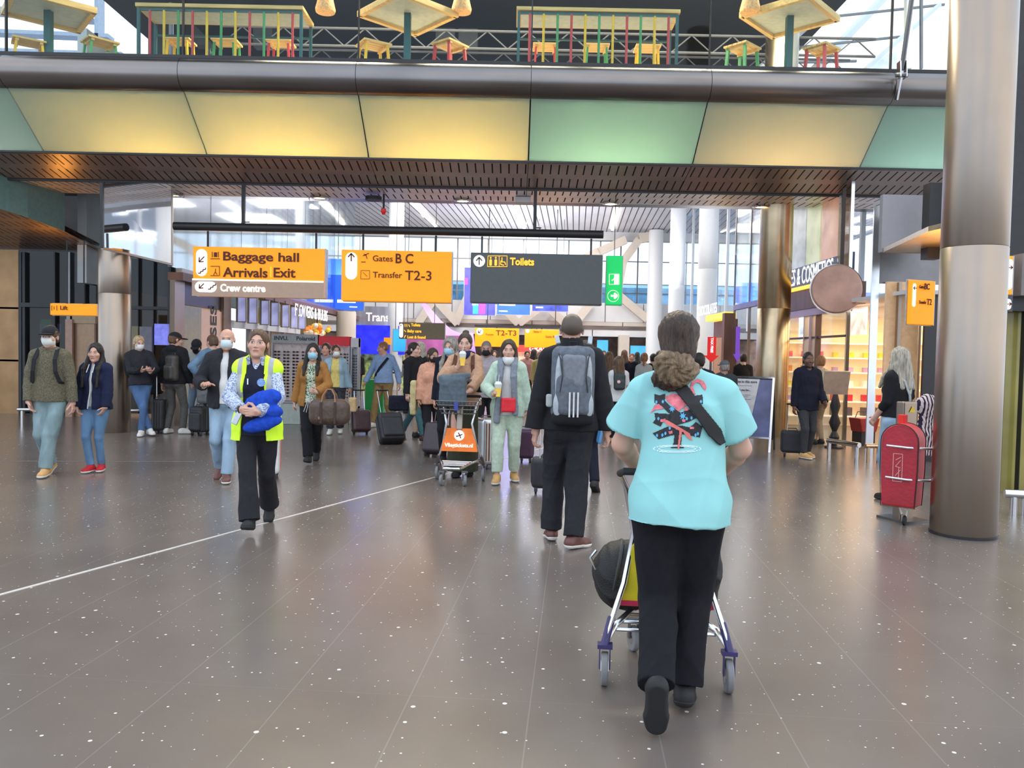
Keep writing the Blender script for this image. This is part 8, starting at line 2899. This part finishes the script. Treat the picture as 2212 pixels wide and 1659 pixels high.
for sg in (-1, 1):
    S = SDF()
    pts = [(R22.pel + R22.Rs @ Vector((sg * x, y, z))) for x, y, z in ((0.03, 0.095, 0.60), (0.07, 0.04, 0.615), (0.085, -0.04, 0.60), (0.08, -0.125, 0.52), (0.085, -0.180, 0.38), (0.095, -0.180, 0.2), (0.105, -0.175, 0.02), (0.112, -0.18, -0.13 + (0.06 if sg > 0 else -0.04)))]
    for a_, b_ in zip(pts[:-1], pts[1:]):
        S.cone(a_ - Vector((0.014, 0, 0)), b_ - Vector((0.014, 0, 0)), 0.024, 0.024, 0.01)
        S.cone(a_ + Vector((0.014, 0, 0)), b_ + Vector((0.014, 0, 0)), 0.024, 0.024, 0.01)
    sdf_obj('scarf_end', S, 0.008, cloth('scarf_grey', (0.22, 0.25, 0.29), bump=0.4), o22, S22, fold=0.006, freq=50, vert=0.2)
c2 = copy_tree(cup)
c2['label'] = 'clear cup of yellow drink with straw in the hand of the mint blazer woman'
c2.location = in_hand(R22, S22, 'R', o22.location, -5, 0.085, 0.042, -0.055)
softbag('waist_pouch', 'bright red pouch hanging at the waist of the mint blazer woman', (o22.location.x + 0.01, D22 - 0.215, 0.865), 0, lambda S: S.box((0, 0, 0.08), (0.085, 0.022, 0.085), None, 0.015, 0), pm('pouch_bright_red', (0.75, 0.015, 0.03), rough=0.45), 0.009, 0.002)
suitcase('plum trolley case behind the mint blazer woman', (P(1136, 980, 11.6).x, 11.6, 0), 0, 0.22, 0.42, 0.26, pm('case_plum', (0.06, 0.02, 0.05), rough=0.4), handle=0.3)
# right side people ------------------------------------------------------------------------
D25 = 12.75
o25, R25, S25 = person('man in a navy open-neck shirt and dark trousers standing by a small trolley case', at(1742, D25), 10, 1.66,
                       dict(sex='m', w=1.08, belly=0.03, head=(-10, 2, 0), RA=(-0.24, -0.02, 0.84), LA=(0.20, -0.20, 0.95), RF=(-0.09, -0.10, 0.088), LF=(0.08, 0.08, 0.088), RFr=(15, 0)), 0.009, sk='dark', hair='buzz', hcol='black',
                       top=[dict(name='shirt', t=0.026, hem=0.80, vneck=0.06, fold=0.008, hemr=(0.20, 0.15))], topm=[NAVY], legs=dict(rc=0.055, rk=0.064), legm=cloth('trousers_dark_grey', (0.045, 0.045, 0.05)), shoem=TANS, solem=RUBW)
suitcase('black carry-on trolley case at the left of the man in the navy shirt', (P(1712, 985, 12.9).x, 12.95, 0), math.radians(170), 0.34, 0.36, 0.22, LUG, handle=0.42, wheels=2, pocket=True)
person('blond shop customer in a pale top behind the man in navy', at(1768, 14.9), -160, 1.62, dict(sex='f', head=(-40, 0, 0), RA=(-0.2, -0.2, 1.0)), 0.011, hair='short', hcol='ginger', mask='pale', top=[dict(name='top', t=0.02)], topm=[cloth('top_olive_pale', (0.45, 0.42, 0.30))], legs={}, legm=cloth('trousers_beige', (0.4, 0.3, 0.2)))
D27 = 9.0
o27, R27, S27 = person('woman with grey blond hair, black top and white crossed straps, seen from behind', at(1938, D27), 206, 1.69,
                       dict(sex='f', w=1.08, head=(-18, 4, 0), RA=(-0.28, -0.30, 1.10), LA=(0.18, -0.15, 0.95), RE=(-0.6, 0.1, 1.0)), 0.0075, hair='long', hcol='ash', mask='black',
                       top=[dict(name='top', t=0.016, hem=0.97, sleeve=1.3)], topm=[BLK], legs=dict(rc=0.06, rk=0.07, t=0.014), legm=JEANL, shoem=BLK2)
for k, (ptsl) in enumerate((((0.075, 0.03, 0.57), (0.06, 0.125, 0.45), (0.0, 0.150, 0.30), (-0.03, 0.145, 0.15), (-0.06, 0.135, 0.03)), ((-0.075, 0.03, 0.57), (-0.06, 0.125, 0.45), (0.0, 0.152, 0.31)))):
    mb = MB()
    pts = [(R27.pel + R27.Rs @ Vector(v)) * S27 for v in ptsl]
    for a_, b_ in zip(pts[:-1], pts[1:]):
        mb.bar(a_, b_, 0.030, 0.010, up=(0, 1, 0))
    mb.obj('white_strap', LGT, o27)


def stripem():
    m = cloth('scarf_striped', (0.62, 0.52, 0.50), var=0.05)
    nt = m.node_tree
    b = nt.nodes['Principled BSDF']
    base = b.inputs['Base Color'].links[0].from_socket
    tc = nt.nodes.new('ShaderNodeTexCoord')
    w_ = nt.nodes.new('ShaderNodeTexWave')
    w_.inputs['Scale'].default_value = 9
    w_.inputs['Distortion'].default_value = 3
    nt.links.new(tc.outputs['Object'], w_.inputs['Vector'])
    nt.links.new(color_mix(nt, mix_nodes(nt, 'GREATER_THAN', w_.outputs['Fac'], 0.6), base, (0.03, 0.02, 0.05)), b.inputs['Base Color'])
    return m


softbag('striped_shawl', 'striped shawl draped over the arm of the blond woman beside the big column', (P(1998, 900, 8.7).x, 8.65, 0.62), 0.2,
        lambda S: (S.ell((0, 0, 0.48), (0.13, 0.09, 0.11), None, 0), S.box((0.0, 0, 0.22), (0.085, 0.05, 0.30), None, 0.03, 0.05)), stripem(), 0.010, 0.012, cat='shawl', freq=24)
# behind the A-board
person('grey capped person in a dark coat behind the A-board', at(1562, 13.2), 175, 1.50, dict(sex='m', head=(15, 0, 0)), 0.011, sk='grey', hair='buzz', hcol='grey', cap=cloth('cap_grey', (0.10, 0.11, 0.12)), top=[dict(name='coat', t=0.03)], topm=[cloth('coat_charcoal', (0.04, 0.045, 0.05))], legs={}, legm=BLK)
person('dark haired person just right of the aqua woman\'s neck', at(1507, 11.5), 165, 1.60, dict(sex='m', head=(0, 0, 0)), 0.011, sk='dark', hair='short', hcol='black', top=[dict(name='coat', t=0.03)], topm=[NAVY], legs={}, legm=BLK)
# small figure with white top and backpack, right of the tall man
D23 = 14.4
o23, R23, S23 = person('young person in a white T-shirt with a small dark backpack walking away', at(1334, D23), 180, 1.52, dict(sex='f', head=(0, 0, 0), RF=(-0.08, 0.14, 0.12), LF=(0.08, -0.12, 0.09)), 0.010, hair='curly', hcol='brown', top=[dict(name='t_shirt', t=0.018, sleeve=0.8)], topm=[WHT], legs=dict(rc=0.06), legm=BLK, shoem=TANS)
backpack_on(R23, S23, o23.location, math.pi, 'small dark grey backpack with a pink badge on the young walker', cloth('pack_charcoal', (0.06, 0.075, 0.075)), dims=(0.12, 0.06, 0.17), dz=0.34, jt=0.018,
            extras=lambda t, o, s: MB().sphere((o + Vector((0.03, 0.115, 0.0))) * s, 0.035 * s, 10, sy=0.3).obj('pink_badge', pm('badge_pink', (0.8, 0.5, 0.5)), t, smooth=True))
person('person in a red top walking beside the young backpacker', at(1312, 16.5), 180, 1.62, dict(sex='f'), 0.012, hair='long', hcol='brown', top=[{}], topm=[cloth('top_red', (0.6, 0.03, 0.04))], legs={}, legm=cloth('trousers_maroon', (0.12, 0.02, 0.03)))
person('woman in a light grey top with a long ponytail, far right of the tall man', at(1388, 17.5), 190, 1.62, dict(sex='f', head=(-20, 0, 0)), 0.012, hair='tied+pony', hcol='ginger', top=[{}], topm=[LGT], legs={}, legm=MGR)
# distant crowd
cloths = [BLK, NAVY, cloth('far_white', (0.6, 0.6, 0.58)), cloth('far_yellow', (0.6, 0.5, 0.2)), cloth('far_orange', (0.75, 0.25, 0.06)), MGR, cloth('far_pink', (0.6, 0.3, 0.3)), cloth('far_teal', (0.1, 0.25, 0.3))]
names = ['black', 'navy', 'white', 'yellow', 'orange', 'grey', 'pink', 'teal']
far = [(1136, 24, 6, 0, 'dark', 'beside the red kiosk, left'), (1150, 27, 0, 180, 'black', 'in front of the red kiosk'), (1163, 23, 3, 0, 'blond', 'in front of the red kiosk'), (1180, 30, 2, 0, 'brown', 'at the right of the red kiosk'),
       (1301, 29, 0, 0, 'dark', 'before the narrow blue window'), (1345, 25, 4, 180, 'brown', 'near the young backpacker'), (1362, 24, 1, 0, 'ginger', 'before the wide blue window'),
       (1373, 31, 7, 180, 'black', 'before the wide blue window'), (1408, 19, 0, 180, 'black', 'just left of the aqua woman'), (1421, 22, 5, 0, 'brown', 'just left of the aqua woman'), (1100, 33, 2, 0, 'grey', 'far behind the mint blazer woman'),
       (1066, 30, 5, 0, 'dark', 'far behind the man in grey'), (770, 26, 0, 20, 'brown', 'by the blue shop'), (1290, 33, 3, 0, 'black', 'far off under the gallery'), (1602, 19, 0, 170, 'black', 'by the sweet shop')]
for i, (px, D, c, yw, hc_, where) in enumerate(far):
    person('distant person in %s %s' % (names[c], where), at(px, D), yw + rnd.uniform(-15, 15), rnd.uniform(1.60, 1.74), dict(sex='mf'[i % 2], RF=(-0.08, rnd.uniform(-0.15, 0.15), 0.088), LF=(0.08, rnd.uniform(-0.12, 0.12), 0.088)), 0.018,
           sk=['fair', 'tan', 'pale'][i % 3], hair=['short', 'long'][i % 2], hcol=hc_, top=[dict(t=0.022)], topm=[cloths[c]], legs={}, legm=[BLK, JEAN, NAVY][i % 3])
print('people done', round(time.time() - T0, 1))
